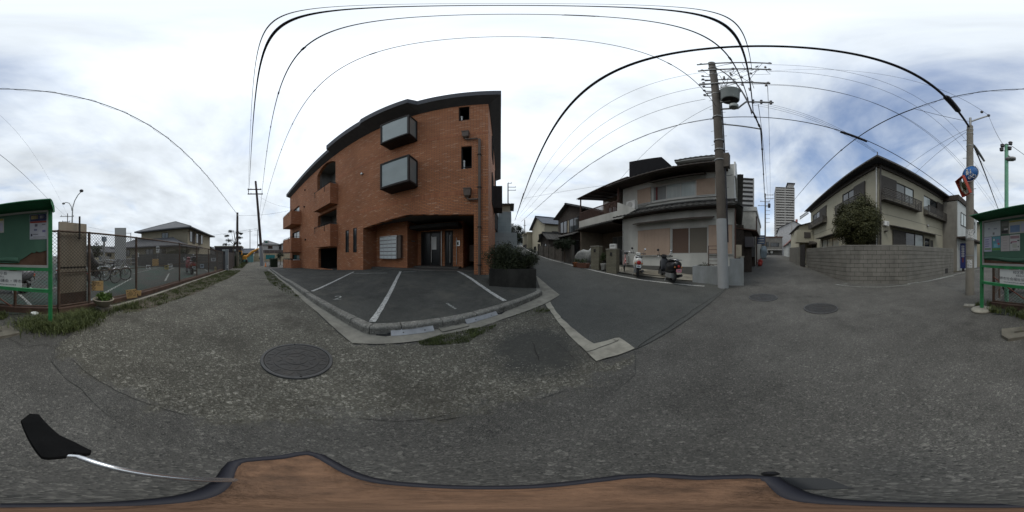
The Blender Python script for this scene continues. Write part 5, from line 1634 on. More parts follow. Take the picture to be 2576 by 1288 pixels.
slat_balcony(u1[0] - .1, u1[1] + .35, zr(2.95), zr(3.62), .42, 'y')
sp2 = u2[0] + (u2[1] - u2[0]) * .62
window(ch, FR, u2[0], sp2, u2[2], u2[3], .03, M_bronze, [M_pane, M_darkglass], 1); louvre(ch, sp2, u2[1] + .05, u2[2] - .02, u2[3] + .04, -.06)
slat_balcony(u2[0] - .05, u2[1] + .25, zr(2.95), zr(3.62), .42, 'y')
sp3 = l1[0] + (l1[1] - l1[0]) * .36
louvre(ch, l1[0], sp3, l1[2], l1[3], -.05); window(ch, FR, sp3, l1[1], l1[2], l1[3], .03, M_bronze, [M_darkglass, M_pane], 1)
window(ch, FR, *l2, .0, M_bronze, M_darkglass, 0)
MB().box(ld[0], ld[1], .03, .07, ld[2], ld[3]).build('side_door', M_shut, ch)
awning(ch, l1[0] - .25, ld[1] + .35, zr(1.55), .55, M_shut, .14, .04)
s_, z_ = FR.P(2229, 562, -.1)
lm_ = MB().box(s_ - .17, s_ + .17, -.16, -.003, z_ - .12, z_ + .12).build('utility_box', M_white, ch)
MB().box(s_ + .02, s_ + .14, -.17, -.161, z_ - .08, z_ + .08).build('label_plate', M_alu, lm_)
MB().ball((FR.S(2229, -.1), -.1, FR.P(2229, 581, -.1)[1]), .11, .1, .04).build('wall_lamp', M_shut, ch)
s_, z_ = FR.P(2335.6, 567.5, -.1)
MB().lathe([(.09, -.10), (.10, -.04), (.09, 0)], (s_, -.003, z_), 14, axis='y').ball((s_, -.08, z_), .09, .05, .09).build('wall_vent', M_alu, ch)
qm = v1_[0] + (v1_[1] - v1_[0]) * .42
wx(qm, v1_[1], v1_[2], v1_[3], M_darkglass, 1); louvre(ch, v1_[0], qm, v1_[2] - .02, v1_[3] + .04, SC0 - .06, 'x')
slat_balcony(v1_[0] - .1, v1_[1] + .35, zr(2.95), zr(3.62), .42, 'x')
qm = v2_[0] + (v2_[1] - v2_[0]) * .42
wx(qm, v2_[1], v2_[2], v2_[3], M_darkglass, 1); louvre(ch, v2_[0], qm, v2_[2] - .02, v2_[3] + .04, SC0 - .06, 'x')
slat_balcony(v2_[0] - .1, v2_[1] + .3, zr(2.95), zr(3.55), .42, 'x')
wx(*v3_, M_pane, 2); wx(*v4_, M_darkglass, 0)
MB().box(SC0 - .5, SC0 - .003, v3_[0] - .2, v3_[1] + .4, zr(1.60), zr(1.65)).build('awning', M_shut, ch)
MB().slab([(v4_[0] - .2, zr(1.2)), (v4_[1] + .25, zr(1.2)), (v4_[1] + .25, zr(1.35)), ((v4_[0] + v4_[1]) / 2, zr(1.6)), (v4_[0] - .2, zr(1.35))], [], SC0 - .5, SC0 - .003, axis='x').build('porch_hood', M_shut, ch)
# aerial insulator at the eave corner
MB().tube([(x0 + .1, y0 + .1, ez + .1), (x0 + .1, y0 + .1, ez + .42)], .025, 6).build('service_bracket', M_shut, ch)

# ------------------------------------------------------------------ block wall round that house, each block a piece
M_block = mat('concrete_block', (.178, .172, .152), .95, .16, 2.2, .9, 55, dirt=(.085, .083, .072), dscale=1.3, damt=.6)
M_block2 = mat('concrete_block_b', (.19, .184, .162), .95, .16, 2.2, .9, 55, dirt=(.09, .088, .076), dscale=1.3, damt=.5)
bwall = thing('block_wall', 'grey concrete block garden wall with a cut corner around the beige house', 'wall', (5.7, -4.5, 0))
wpts = [(10.9, -2.62), (6.62, -3.45), (4.87, -5.55), (4.92, -10.65)]
bl_, bh_ = .395, .195
def block_mesh(w, m, ribs=True):
    mb = MB()
    mb.box(0, w - .012, 0, .12, 0, bh_ - .014)
    if ribs:
        k = max(2, int(w / .05))
        for i in range(k):
            a = .004 + i * (w - .016) / k
            mb.box(a + .009, a + (w - .016) / k - .007, -.010, 0.0, .004, bh_ - .018)
    return mb.mesh('block', m)
M_mortar = mat('dark_mortar', (.05, .048, .042), .95, .2, 4)
bm_full = [block_mesh(bl_, M_block), block_mesh(bl_, M_block2)]
bm_half = [block_mesh(bl_ / 2, M_block), block_mesh(bl_ / 2, M_block2)]
nb = 0
rnd = random.Random(12)
for i, (A, B) in enumerate(zip(wpts[:-1], wpts[1:])):
    A, B = Vector((*A, 0)), Vector((*B, 0))
    L_ = (B - A).length
    t = (B - A).normalized()
    ang = math.atan2(t.y, t.x)
    top = 1.70
    zA, zB = gz(*A.xy), gz(*B.xy)
    zbase = min(zA, zB) - .05
    rows = int(round((top - zbase) / bh_))
    zb0 = top - rows * bh_
    # mortar core behind the joints
    core = MB().add([(0, .014, -.3), (L_, .014, -.3), (L_, .106, -.3), (0, .106, -.3), (0, .014, top - .012), (L_, .014, top - .012), (L_, .106, top - .012), (0, .106, top - .012)], [(0, 1, 2, 3), (4, 5, 6, 7), (0, 1, 5, 4), (1, 2, 6, 5), (2, 3, 7, 6), (3, 0, 4, 7)]).build('mortar_core', M_mortar, bwall)
    core.location = (A.x - 5.7, A.y + 4.5, 0); core.rotation_euler = (0, 0, ang)
    for r in range(rows):
        z = zb0 + r * bh_
        x = 0.0
        if r % 2:
            x = bl_ / 2
            pieces = [(0.0, 'h')]
        else:
            pieces = []
        while x + bl_ <= L_ + .01:
            pieces.append((x, 'f')); x += bl_
        if L_ - x > .04:
            pieces.append((x, 'c'))
        for (xx, kd) in pieces:
            p = A + t * xx
            mid = p + t * .2
            if z + bh_ < gz(mid.x, mid.y) - .02:
                continue
            me = rnd.choice(bm_full if kd != 'h' else bm_half)
            b = link('block', me, bwall)
            b.location = (p.x - 5.7, p.y + 4.5, z + rnd.uniform(-.001, .001))
            b.rotation_euler = (0, 0, ang)
            if kd == 'c':
                b.scale = ((L_ - x) / bl_, 1, 1)
            nb += 1
    # coping course
    cp = MB().box(0, L_, -.003, .123, top - .002, top + .055).build('coping', M_block2, bwall)
    cp.location = (A.x - 5.7, A.y + 4.5, 0); cp.rotation_euler = (0, 0, ang)
print('blocks', nb)
vent = MB().box(0, .42, -.012, -.005, gz(4.92, -9.6) + .10, gz(4.92, -9.6) + .42).build('vent_grille', M_dark, bwall)
vent.location = (4.905 - 5.7, -9.3 + 4.5, 0); vent.rotation_euler = (0, 0, -math.pi / 2)
gate = thing('garden_gate', 'narrow dark gate in the block wall along the side street', 'gate', (11.2, -2.5, gz(11.2, -2.5)), rz=R(10))
MB().box(-.3, .55, .02, .07, .02, 1.55).build('gate_leaf', M_dark, gate)
for k in range(6):
    MB().box(-.26 + k * .14, -.22 + k * .14, -.002, .018, .05, 1.5).build('bar', M_shut, gate)
MB().box(-.55, .8, -.5, .0, -.1, .06).build('step', M_conc, gate)
struct(drape('garden_soil', [(10.5, -2.9), (6.8, -3.65), (5.1, -5.7), (5.15, -13), (18, -13), (18, -3)], M_dirt, .03))

# ------------------------------------------------------------------ utility poles
M_pole = mat('concrete_pole', (.20, .185, .155), .9, .15, 2.5, .35, 60, dirt=(.11, .10, .08), dscale=1.6)
M_poledark = mat('dark_pole', (.085, .073, .06), .9, .18, 2.5, .3, 60, dirt=(.05, .043, .035), dscale=1.6)
M_sleeve = mat('grey_pole_sleeve', (.29, .30, .30), .85, .08, 2.0, .25, 60, dirt=(.19, .19, .18), dscale=1.5)
M_timber = mat('timber_pole', (.055, .042, .038), .9, .3, 5, .5, 40)
M_galv = mat('galvanised', (.23, .235, .23), .55, .1, 8, metal=.4)
M_insul = mat('insulator', (.055, .05, .055), .4, .1, 8)
M_wire = mat('black_cable', (.022, .021, .028), .6, .1, 5)
M_trafo = mat('transformer_paint', (.22, .245, .23), .55, .08, 3)
def insulator(mb, p, h=.16):
    x, y, z = p
    mb.lathe([(.02, 0), (.05, .02), (.05, .05), (.03, .06), (.055, .08), (.055, .11), (.03, .12), (.02, h)], (x, y, z), 10)
    return mb
# --- A: the big pole by the low wall
bA = Vector((*pl(1820, 5.95), 0)); bA.z = gz(bA.x, bA.y)
tA = at(1790, 158, 5.9)
pa = thing('utility_pole', 'tall concrete utility pole with transformer and grey sleeve at the low wall', 'utility pole', tuple(bA))
def la(px, py, d=5.9):
    return at(px, py, d) - bA
def onA(z):
    """point on the axis of pole A at height z above the camera"""
    k = (z + CAMZ - bA.z) / (tA.z - bA.z)
    return (tA - bA) * k
zs = at(1820, 552, 5.95).z - bA.z
MB().tube([(0, 0, -.2), onA(zs + bA.z - CAMZ)], [.205, .195], 20).build('sleeve', M_sleeve, pa)
MB().tube([onA(zs + bA.z - CAMZ), tA - bA], [.175, .13], 18).build('shaft', M_poledark, pa)
AD = Vector((.16, -1.0, 0)).normalized()     # crossarms reach to one side
for z, L_, back in ((14.0, 2.15, .5), (12.6, 2.1, .5), (10.25, 2.0, .55)):
    c = onA(z)
    arm = MB().bar(c - AD * back + Vector((-.15, 0, 0)), c + AD * L_ + Vector((-.15, 0, 0)), .09, .09).build('crossarm', M_galv, pa)
    for t in (-.35, .75, 1.35, L_ - .08):
        ins = MB(); insulator(ins, tuple(c + AD * t + Vector((-.15, 0, .045)))); ins.build('insulator', M_insul, arm)
    MB().bar(c + AD * .9 + Vector((-.15, 0, -.03)), onA(z - .7) + Vector((-.05, 0, 0)), .03, .03).build('brace', M_galv, arm)
for z, L_ in ((11.3, .75), (9.5, .9)):
    c = onA(z)
    MB().bar(c - AD * .4 + Vector((.14, 0, 0)), c + AD * L_ + Vector((.14, 0, 0)), .07, .07).build('short_arm', M_galv, pa)
c = onA(7.45)
hk = MB().tube([c, c + AD * .75, c + AD * 1.05 + Vector((0, 0, .65)), c + AD * 2.05 + Vector((0, 0, .72))], .05, 8).build('bent_arm', M_galv, pa)
for t in (1.3, 1.6, 1.95):
    for s in (-1, 1):
        ins = MB(); insulator(ins, tuple(c + AD * t + Vector((0, 0, .72 + .04 * s - (.16 if s < 0 else 0))))); ins.build('insulator', M_insul, hk)
# transformer and its bracket
tc_ = at(1837, 240, 5.75) - bA
tr = MB().lathe([(.0001, -.56), (.30, -.56), (.335, -.52), (.345, .46), (.365, .48), (.365, .54), (.31, .60), (.0001, .62)], tuple(tc_), 22).build('transformer', M_trafo, pa)
MB().lathe([(.0001, -.566), (.292, -.566), (.292, -.55)], tuple(tc_), 22).build('base_plate', M_dark, tr)
for a in (.4, 2.2, 4.2):
    MB().lathe([(.045, 0), (.06, .03), (.035, .06), (.05, .1), (.02, .16)], tuple(tc_ + Vector((math.cos(a) * .15, math.sin(a) * .15, .57))), 8).build('bushing', M_insul, tr)
t2 = at(1846, 268, 5.75) - bA
MB().lathe([(.0001, -.12), (.15, -.12), (.17, -.08), (.17, .14), (.0001, .15)], tuple(t2), 18).build('lower_drum', M_trafo, pa)
MB().bar(onA(8.05), tuple(tc_ + Vector((0, 0, -.55))), .08, .06).build('transformer_bracket', M_galv, pa)
rj = random.Random(4)
for k in range(14):      # jumper loops between the arms
    z_a, z_b = rj.choice([14.0, 12.6, 12.6, 10.25]), rj.choice([12.0, 10.25, 9.5, 8.2])
    p_a = onA(z_a) + AD * rj.uniform(-.4, 2.0) + Vector((-.15, 0, .1)); p_b = onA(z_b) + AD * rj.uniform(-.3, 1.6) + Vector((rj.uniform(-.2, .15), 0, .05))
    m_ = p_a.lerp(p_b, .5) + Vector((rj.uniform(-.3, .2), rj.uniform(-.5, .3), -.25))
    MB().tube([p_a, p_a.lerp(m_, .5) + Vector((0, 0, -.1)), m_, m_.lerp(p_b, .5) + Vector((0, 0, -.05)), p_b], .011, 5).build('jumper_wire', M_wire, pa)
for k in range(10):      # strain insulators and fuse holders
    z_a = (13.3, 11.9, 11.3, 10.25, 9.5)[k % 5]
    p_a = onA(z_a) + AD * (rj.uniform(.3, 1.9)) + Vector((-.15, 0, -.02))
    MB().tube([p_a, p_a + Vector((rj.uniform(-.1, .1), rj.uniform(-.05, .05), -.34))], [.035, .05], 8).build('fuse_holder', M_insul, pa)
for k in range(6):
    p_a = onA(11.6 - k * .55); MB().bar(p_a, p_a - AD * rj.uniform(.3, .6) + Vector((-.1, 0, 0)), .05, .05).build('bracket_stub', M_galv, pa)
    ins = MB(); insulator(ins, tuple(p_a - AD * .38 + Vector((-.1, 0, .03))), .14); ins.build('insulator', M_insul, pa)
# spacer arm for the cable bundle
cS = onA(6.22)
MB().bar(cS, at(1914, 325, 6.35) - bA, .05, .05).build('spacer_arm', M_galv, pa)
for z in (5.0, 4.45, 3.9, 6.7, 9.0, 11.9, 13.2):
    MB().tube([onA(z), onA(z + .05)], .19 if z < 8 else .165, 14).build('steel_band', M_galv, pa)
for k in range(16):
    p = onA(2.2 + k * .45)
    sd_ = (1 if k % 2 else -1)
    MB().tube([p, p + Vector((.05, -.30 * sd_, 0))], .010, 5).build('step_bolt', M_galv, pa)
# panel aerial standing off the pole
ca = onA(3.15)
MB().tube([ca, ca + AD * .46 + Vector((0, 0, .06))], .018, 6).build('aerial_arm', M_galv, pa)
MB().box(-.13, .13, -.025, .025, -.34, .34).build('panel_aerial', M_white, pa).location = ca + AD * .55 + Vector((0, 0, .28))
MB().box(-.12, .12, -.12, .12, -.35, .35).build('junction_box', M_poledark, pa).location = onA(3.9) + AD * .24
for dx in (.19, -.02):
    MB().tube([onA(.5) + Vector((dx * .3, -.21, 0)), onA(9.5) + Vector((dx * .3, -.17, 0))], .018, 6).build('riser_cable', M_wire, pa)

# --- E: pole with the mirror and the blue sign
bE = Vector((*pl(2440, 5.25), 0)); bE.z = gz(bE.x, bE.y)
pe = thing('utility_pole', 'weathered concrete pole carrying an orange traffic mirror and round blue sign', 'utility pole', tuple(bE))
hE = at(2444, 318, 5.25).z - bE.z
MB().tube([(0, 0, -.2), (.0, 0, hE)], [.15, .105], 18).build('shaft', M_pole, pe)
MB().tube([(-.02, .02, hE - .6), (-.02, .02, hE + .55)], .045, 8).build('top_pipe', M_galv, pe)
MB().bar((-.02, .02, hE + .28), tuple(at(2487, 291, 5.25) - bE), .05, .05).build('top_arm', M_galv, pe)
for px, py in ((2487, 293), (2470, 284)):
    ins = MB(); insulator(ins, tuple(at(px, py, 5.25) - bE)); ins.build('insulator', M_insul, pe)
for z in (1.25, 1.75, hE - .25, hE - .5, 3.3, 5.4):
    MB().tube([(0, 0, z), (0, 0, z + .035)], .155 - .006 * z, 14).build('steel_band', M_galv, pe)
for z, (w_, h_), nm in ((1.95, (.15, .29), 'pasted_notice'), (1.0, (.07, .26), 'number_plate')):
    o = MB().add([((.152 - .006 * z) * math.sin(a) * 1.01 , (.152 - .006 * z) * math.cos(a) * 1.01, zz) for zz in (z - h_ / 2, z + h_ / 2) for a in [R(-w_ * 300 / .3 * .5 + w_ * 300 / .3 * i / 6) for i in range(7)]], [(i, i + 1, i + 8, i + 7) for i in range(6)]).build(nm, worn_paint(nm + '_paint', (.55, .55, .53), (.16, .17, .17), .5, .53, 34), pe)
    o.rotation_euler = (0, 0, -R(345))
for k in range(8):
    MB().tube([(0, 0, 2.6 + k * .45), (.22 * (1 if k % 2 else -1), .06, 2.6 + k * .45)], .010, 5).build('step_bolt', M_galv, pe)
# sign and mirror hang on the pole
csg = at(2441, 437, 4.98)
M_signblue = mat('sign_blue', (.015, .12, .36), .5, .08, 3)
sg = thing('road_sign', 'round blue shared footway sign with white pedestrian and bicycle on the pole', 'road sign', tuple(csg))
dirc = Vector((0.25, .97, -.10)).normalized()
sg.rotation_euler = (-dirc).to_track_quat('Y', 'Z').to_euler()
MB().lathe([(.0001, -.012), (.30, -.012), (.30, .0), (.0001, .0)], n=36, axis='y').build('disc', M_signblue, sg)
MB().lathe([(.30, -.016), (.30, .004), (.285, .004)], n=36, axis='y').lathe([(.285, -.016), (.30, -.016)], n=36, axis='y').build('rim', M_white, sg)
M_sgw = mat('sign_white', (.62, .64, .62), .5, .05, 5)
MB().ball((-.10, -.018, .17), .035, .006, .035).build('walker_head', M_sgw, sg)
MB().slab([(-.15, -.02), (-.05, -.02), (-.06, .13), (-.14, .13)], [], -.020, -.014).build('walker_body', M_sgw, sg)
MB().slab([(-.01, .0), (.05, .0), (.04, .11), (.0, .11)], [], -.020, -.014).ball((.02, -.018, .14), .024, .006, .024).build('child_figure', M_sgw, sg)
for x in (-.02, .14):
    MB().torus((x, -.017, -.14), .058, .008, 20, 6).build('cycle_wheel', M_sgw, sg)
for p, q in (((-.02, -.14), (.03, -.05)), ((.03, -.05), (.11, -.05)), ((.11, -.05), (.14, -.14)), ((.05, -.14), (.11, -.05)), ((-.02, -.14), (.05, -.14)), ((.11, -.05), (.10, -.01))):
    MB().bar((p[0], -.017, p[1]), (q[0], -.017, q[1]), .010, .010).build('cycle_tube', M_sgw, sg)
MB().bar((0, .003, 0), (0, .14, 0), .04, .04, (1, 0, 0)).build('clamp', M_galv, sg)
cm = at(2424, 469, 4.93)
mi = thing('traffic_mirror', 'rectangular convex traffic mirror in an orange frame on the concrete pole', 'mirror', tuple(cm))
dm = Vector((.62, .70, -.42)).normalized()
mi.rotation_euler = (-dm).to_track_quat('Y', 'Z').to_euler()
mw, mh = .22, .28
M_orange = mat('orange_frame', (.40, .055, .028), .5, .1, 4)
M_mirror = mat('mirror_face', (.75, .77, .78), .04, .02, 2, metal=1.0)
MB().slab(rect(-mw - .026, mw + .026, -mh - .026, mh + .026), [rect(-mw, mw, -mh, mh)], -.06, .03).build('frame', M_orange, mi)
vs, fs = [], []
for i in range(13):
    for j in range(13):
        x, z = -mw + 2 * mw * i / 12, -mh + 2 * mh * j / 12
        vs.append((x, -.045 + .9 * (x * x + z * z) * .55, z))
for i in range(12):
    for j in range(12):
        fs.append((i * 13 + j, (i + 1) * 13 + j, (i + 1) * 13 + j + 1, i * 13 + j + 1))
MB().add(vs, fs, True).build('convex_face', M_mirror, mi)
MB().slab(rect(-mw, mw, -mh, mh), [], .02, .03).build('back_plate', M_orange, mi)
MB().bar((0, .03, 0), tuple(mi.rotation_euler.to_matrix().inverted() @ (Vector((bE.x, bE.y, cm.z - .15)) - cm)), .04, .04).build('bracket', M_galv, mi)

# --- slim green lamp pole behind the noticeboard
bG = Vector((*pl(2532, 4.05), 0)); bG.z = gz(bG.x, bG.y)
M_mint = mat('mint_paint', (.16, .40, .26), .5, .08, 4)
pg = thing('lamp_post', 'slim mint green lamp post behind the noticeboard', 'lamp post', tuple(bG))
hG = at(2533, 365, 4.05).z - bG.z
MB().tube([(0, 0, -.1), (0, 0, hG)], [.055, .05], 14).build('post', M_mint, pg)
MB().tube([(0, 0, hG), (0, 0, hG + .03)], [.055, .04], 14).build('cap', M_dark, pg)
MB().tube([(0, 0, hG - .3), (-.06, .02, hG - .45), (-.13, .05, hG - .52)], .015, 6).build('lamp_arm', M_galv, pg)
MB().lathe([(.0001, -.14), (.05, -.13), (.075, -.06), (.07, .05), (.045, .12), (.0001, .14)], (-.10, .03, hG - .56), 12, axis='x').build('lamp_head', M_galv, pg)
for dx, dz in ((-.10, -.02), (.10, -.1), (-.08, -.22), (.12, -.25)):
    ins = MB(); insulator(ins, (dx, .02, hG + dz), .1); ins.build('insulator', M_insul, pg)
    MB().tube([(0, 0, hG + dz + .02), (dx, .02, hG + dz + .02)], .01, 5).build('hook', M_galv, pg)

# --- W: leaning timber pole down the lane, and the short pole beside it
bW = Vector((*pl(660, 24.0), 0)); bW.z = gz(bW.x, bW.y)
tW = at(643, 456, 24.2)
pw_ = thing('utility_pole', 'leaning dark timber utility pole with two crossarms down the lane', 'utility pole', tuple(bW))
def onW(k):
    return (tW - bW) * k
MB().tube([onW(0) - Vector((0, 0, .3)), onW(.22)], [.30, .28], 14).build('grey_base', M_sleeve, pw_)
MB().tube([onW(.2), onW(1)], [.21, .15], 14).build('shaft', M_timber, pw_)
for k, a, b in ((.885, -1.3, .75), (.825, -1.35, .9)):
    c = onW(k)
    ar = MB().bar(c + Vector((.15, a, 0)), c + Vector((.15, b, 0)), .12, .14).build('crossarm', M_timber, pw_)
    for t in (a + .1, a + .5, b - .1):
        ins = MB(); insulator(ins, tuple(c + Vector((.15, t, .07))), .2); ins.build('insulator', M_white, ar)
MB().bar(onW(.885) + Vector((.2, -1.2, 0)), onW(.825) + Vector((.2, -1.2, 0)), .08, .08).build('tie', M_timber, pw_)
sp = MB().box(-.02, .02, -.40, .40, -.24, .24).build('signboard', M_white, pw_); sp.location = at(670, 609, 23.6) - bW
MB().ball((.024, 0, .0), .004, .24, .13, 16, 8).build('green_oval', mat('sign_green', (.03, .20, .14)), sp)
bS = Vector((*pl(597, 19.8), 0)); bS.z = gz(bS.x, bS.y)
ps = thing('utility_pole', 'short dark timber pole standing beside the dark fence end in the lane', 'utility pole', tuple(bS))
hS = at(595, 535, 19.8).z - bS.z
MB().tube([(0, 0, -.3), (0, 0, .8 * hS), (0, .02, hS)], [.17, .14, .12], 12).build('shaft', M_timber, ps)
MB().tube([(.0, .0, -.3), (0, 0, 1.9)], .19, 12).build('base_guard', mat('pole_guard', (.16, .15, .11), .9), ps)
ins = MB(); insulator(ins, (.16, .1, hS - .5), .3); ins.build('insulator', M_white, ps)
# --- far poles
def far_pole(px, ytop, d, label, arms, r=.14, m=None, rungs=0, trafo=False):
    x, y = pl(px, d)
    g = gz(x, y)
    o = thing('utility_pole', label, 'utility pole', (x, y, g), group=None)
    h = at(px, ytop, d).z - g
    MB().tube([(0, 0, -.3), (0, 0, h)], [r, r * .75], 10).build('shaft', m or M_poledark, o)
    a = R(az_(px)); s = Vector((math.cos(a), -math.sin(a), 0))
    for z, l0, l1 in arms:
        b = MB().bar(s * l0 + Vector((0, 0, h + z)), s * l1 + Vector((0, 0, h + z)), .09, .09).build('crossarm', M_galv, o)
        for t in (l0 * .9 + l1 * .1, l1 * .92):
            ins = MB(); insulator(ins, tuple(s * t + Vector((0, 0, h + z + .04))), .2); ins.build('insulator', M_insul, b)
    for k in range(rungs):
        MB().bar(s * 0 + Vector((0, 0, h - 2.0 - k * .8)), s * .9 + Vector((0, 0, h - 2.0 - k * .8)), .06, .06).build('rung', M_galv, o)
    if trafo:
        MB().lathe([(.0001, -.4), (.25, -.4), (.27, .35), (.22, .42), (.0001, .45)], tuple(s * .75 + Vector((0, 0, h - 2.6))), 14).build('transformer', mat('dark_drum', (.06, .06, .07)), o)
    return o
far_pole(1278, 461, 31, 'utility pole with two one-sided crossarms behind the grey house', [(-.9, -.1, 1.5), (-1.6, -.1, 1.5), (0, 0, .7)])
far_pole(1320, 553, 40, 'thin dark pole at the top of the hill road', [(-1.5, -.3, .3)], .12)
far_pole(1925, 487, 31, 'dark utility pole with ladder of arms at the end of the side street', [(-.3, -.1, 1.6), (-1.1, -.1, 1.6), (-1.7, -1.0, .9), (-2.6, -1.4, .8)], .15, None, 6, True)
far_pole(1992, 556, 40, 'thin grey pole with a small box before the white gable', [(-.4, -.3, .4)], .09, M_pole)
far_pole(2487, 548, 36, 'grey utility pole at the far end of the road behind the noticeboard', [(-.6, -1, .8), (-1.4, -1, .8)], .14, M_pole)
far_pole(629, 578, 60, 'distant utility pole in line with the digger arm', [(-.6, -.8, .8)], .15)
far_pole(648, 577, 62, 'distant pole with a square frame near the timber pole', [(-.3, -1.2, .3), (-2.2, -1.2, .3)], .15)
far_pole(170, 537, 26, 'thin pole with crossarms behind the concrete fence panel', [(-.5, -1.2, 1.0), (-1.4, -.9, .4)], .09)
far_pole(329, 586, 44, 'small pole with a short arm beyond the bicycle park', [(-.1, -1.4, .1)], .12)

# ------------------------------------------------------------------ overhead cables
def cable(p, q, sag, r, label, clips=0, n=26, name='overhead_cable', wrap=0):
    p, q = Vector(p), Vector(q)
    pts = []
    for i in range(n + 1):
        t = i / n
        v = p.lerp(q, t)
        v.z -= sag * 4 * t * (1 - t)
        pts.append(v)
    c = p.copy()
    o = thing(name, label, 'cable', tuple(c))
    MB().tube([v - c for v in pts], r, 6).build('strand', M_wire, o)
    for k in range(clips):
        t = (k + .5) / clips
        v = p.lerp(q, t); v.z -= sag * 4 * t * (1 - t)
        dr = (q - p).normalized()
        MB().tube([v - c - dr * .07, v - c + dr * .07], r * 1.6, 6).build('clip', M_wire, o)
    if wrap:
        m = 200
        wp = []
        for i in range(m + 1):
            t = i / m
            v = p.lerp(q, t); v.z -= sag * 4 * t * (1 - t)
            a = 2 * math.pi * wrap * t
            wp.append(v - c + Vector((0, math.cos(a) * r * 3.2, -abs(math.sin(a)) * r * 3.2)))
        MB().tube(wp, r * .35, 4).build('lashing_wire', M_wire, o)
    return o
Z = Vector((0, 0, CAMZ))
def P_(x, y, z):
    return Vector((x, y, z + CAMZ))
armA = at(1914, 325, 6.35)
hubW = bW
wl1 = hubW + onW(.825) + Vector((.2, -1.2, .2)); wl2 = hubW + onW(.56) + Vector((.2, .15, 0)); wl3 = hubW + onW(.50) + Vector((.2, .2, 0))
wl4 = hubW + onW(.885) + Vector((.2, -1.2, .2)); wl5 = hubW + onW(.885) + Vector((.2, .6, .2))
endC = at(1925, 520, 30)
cable(wl1, P_(5.5, .50, 6.7), 1.9, .016, 'thick black cable passing straight overhead from the timber pole', 0, 60)
cable(wl2, P_(5.5, .56, 6.55), .2, .012, 'black clipped cable overhead beside the thickest lane cable', 14, 60)
cable(wl3, bA + onA(7.6), .25, .011, 'thin wire with small clips sweeping over the brick building', 14, 40)
cable(wl4, bA + onA(12.6) + AD * 1.4, 1.6, .010, 'fine wire from the timber pole top to the transformer pole arm', 1, 40)
cable(armA, endC, .4, .034, 'black cable bundle running along the side street from the spacer arm', 6, 30)
cable(P_(5.5, .50, 6.7), armA, .05, .03, 'short black bundle of both lane cables clamped to the spacer arm', 2, 10)
cable(P_(5.5, .53, 6.65), bA + onA(13.3) + Vector((.1, -.15, 0)), -.5, .03, 'black riser cable curving up from the lane cables to the pole top', 0, 18)
cable(bA + onA(10.2) + AD * 1.9, endC + Vector((1.0, -1.0, 1.6)), .5, .011, 'fine wire from the lower crossarm down the side street', 2)
cable(bA + onA(7.9) + AD * 1.5, endC + Vector((.6, -.6, .8)), .5, .011, 'fine wire from the bent arm down the side street', 2)
# over the hill road to the mirror pole
hillB = P_(.55, 28, 6.4)
topE = bE + Vector((0, .05, hE - .12))
cable(hillB, topE, .25, .037, 'heaviest black cable arching over the crossroads to the mirror pole', 0, 44)
cable(P_(.5, 28.3, 6.3), P_(1.0, 14, 5.7), .1, .03, 'second black strand of the heavy hill road cable', 0)
sl = thing('cable_sleeve', 'black splice sleeve on the heavy cable beside the mirror pole', 'sleeve', tuple(topE.lerp(hillB, .03)))
dv = (hillB - topE).normalized()
MB().tube([dv * -.05, dv * .02, dv * .72, dv * .80], [.05, .085, .085, .05], 12).build('sleeve', M_wire, sl)
cable(P_(.9, 30, 8.2), bA + onA(12.6) + AD * -.3, .6, .012, 'upper thin wire from the hill pole to the transformer pole', 1)
cable(P_(1.2, 30, 7.6), bA + onA(10.2) + AD * -.4, .6, .012, 'middle thin wire from the hill pole to the transformer pole', 1)
cable(P_(1.4, 30, 7.2), bA + onA(8.6) + AD * -.4, .6, .012, 'lower thin wire from the hill pole to the transformer pole', 1)
cable(P_(1.5, 26, 5.6), bA + onA(6.7), .35, .018, 'twisted service cable from the transformer pole up the hill road', 0, 30, wrap=9)
cable(FW.W(-8.0, .5, zr(4.9)), bA + onA(8.0), .25, .009, 'thin drop wire from the white house canopy to the transformer pole')
cable(FW.W(-6.6, 1.0, zr(5.2)), P_(1.1, 16, 5.9), .2, .008, 'thin drop wire from the white house roof towards the hill cable')
# transformer pole to the right
endD = P_(6.0, -17.5, 5.6)
cable(bA + onA(6.7), endD, .45, .020, 'black service cable over the corner house roof with a splice closure', 0, 34)
p_, q_ = bA + onA(6.7), endD
v0 = p_.lerp(q_, .235); v0.z -= .45 * 4 * .235 * .765
v1c = p_.lerp(q_, .30); v1c.z -= .45 * 4 * .30 * .70
cs_ = thing('splice_closure', 'long black splice closure hung on the cable before the corner house', 'closure', tuple(v0))
MB().tube([Vector((0, 0, -.06)), (v1c - v0) + Vector((0, 0, -.06))], .065, 12).build('body', M_wire, cs_)
for k in (0.1, .9):
    MB().tube([(v1c - v0) * k + Vector((0, 0, -.06)), (v1c - v0) * k + Vector((0, 0, .06))], .012, 6).build('hanger', M_galv, cs_)
corner_eave = FR.W(x0 + .1, y0 + .1, ez + .4)
for k, (a, b) in enumerate([(11.3, .0), (10.9, .1), (9.4, .05)]):
    cable(bA + onA([8.2, 8.0, 7.8][k]) + AD * 1.3, corner_eave + Vector((.05 * k, .03 * k, .0)), .12, .007, ['upper', 'middle', 'lower'][k] + ' thin service wire from the transformer pole to the corner house eave', 0, 18)
farD = P_(3.2, -38, 9.0)
for k, (z, t, dz) in enumerate([(14.0, 2.0, 1.6), (12.6, 2.0, .8), (10.25, 1.9, -.2), (10.25, 1.3, -.6)]):
    cable(bA + onA(z) + AD * t, farD + Vector((.5 * k, 0, dz)), .7, .012, ['topmost', 'second', 'third', 'fourth'][k] + ' power wire from the transformer pole arms away over the corner house', 1, 34)
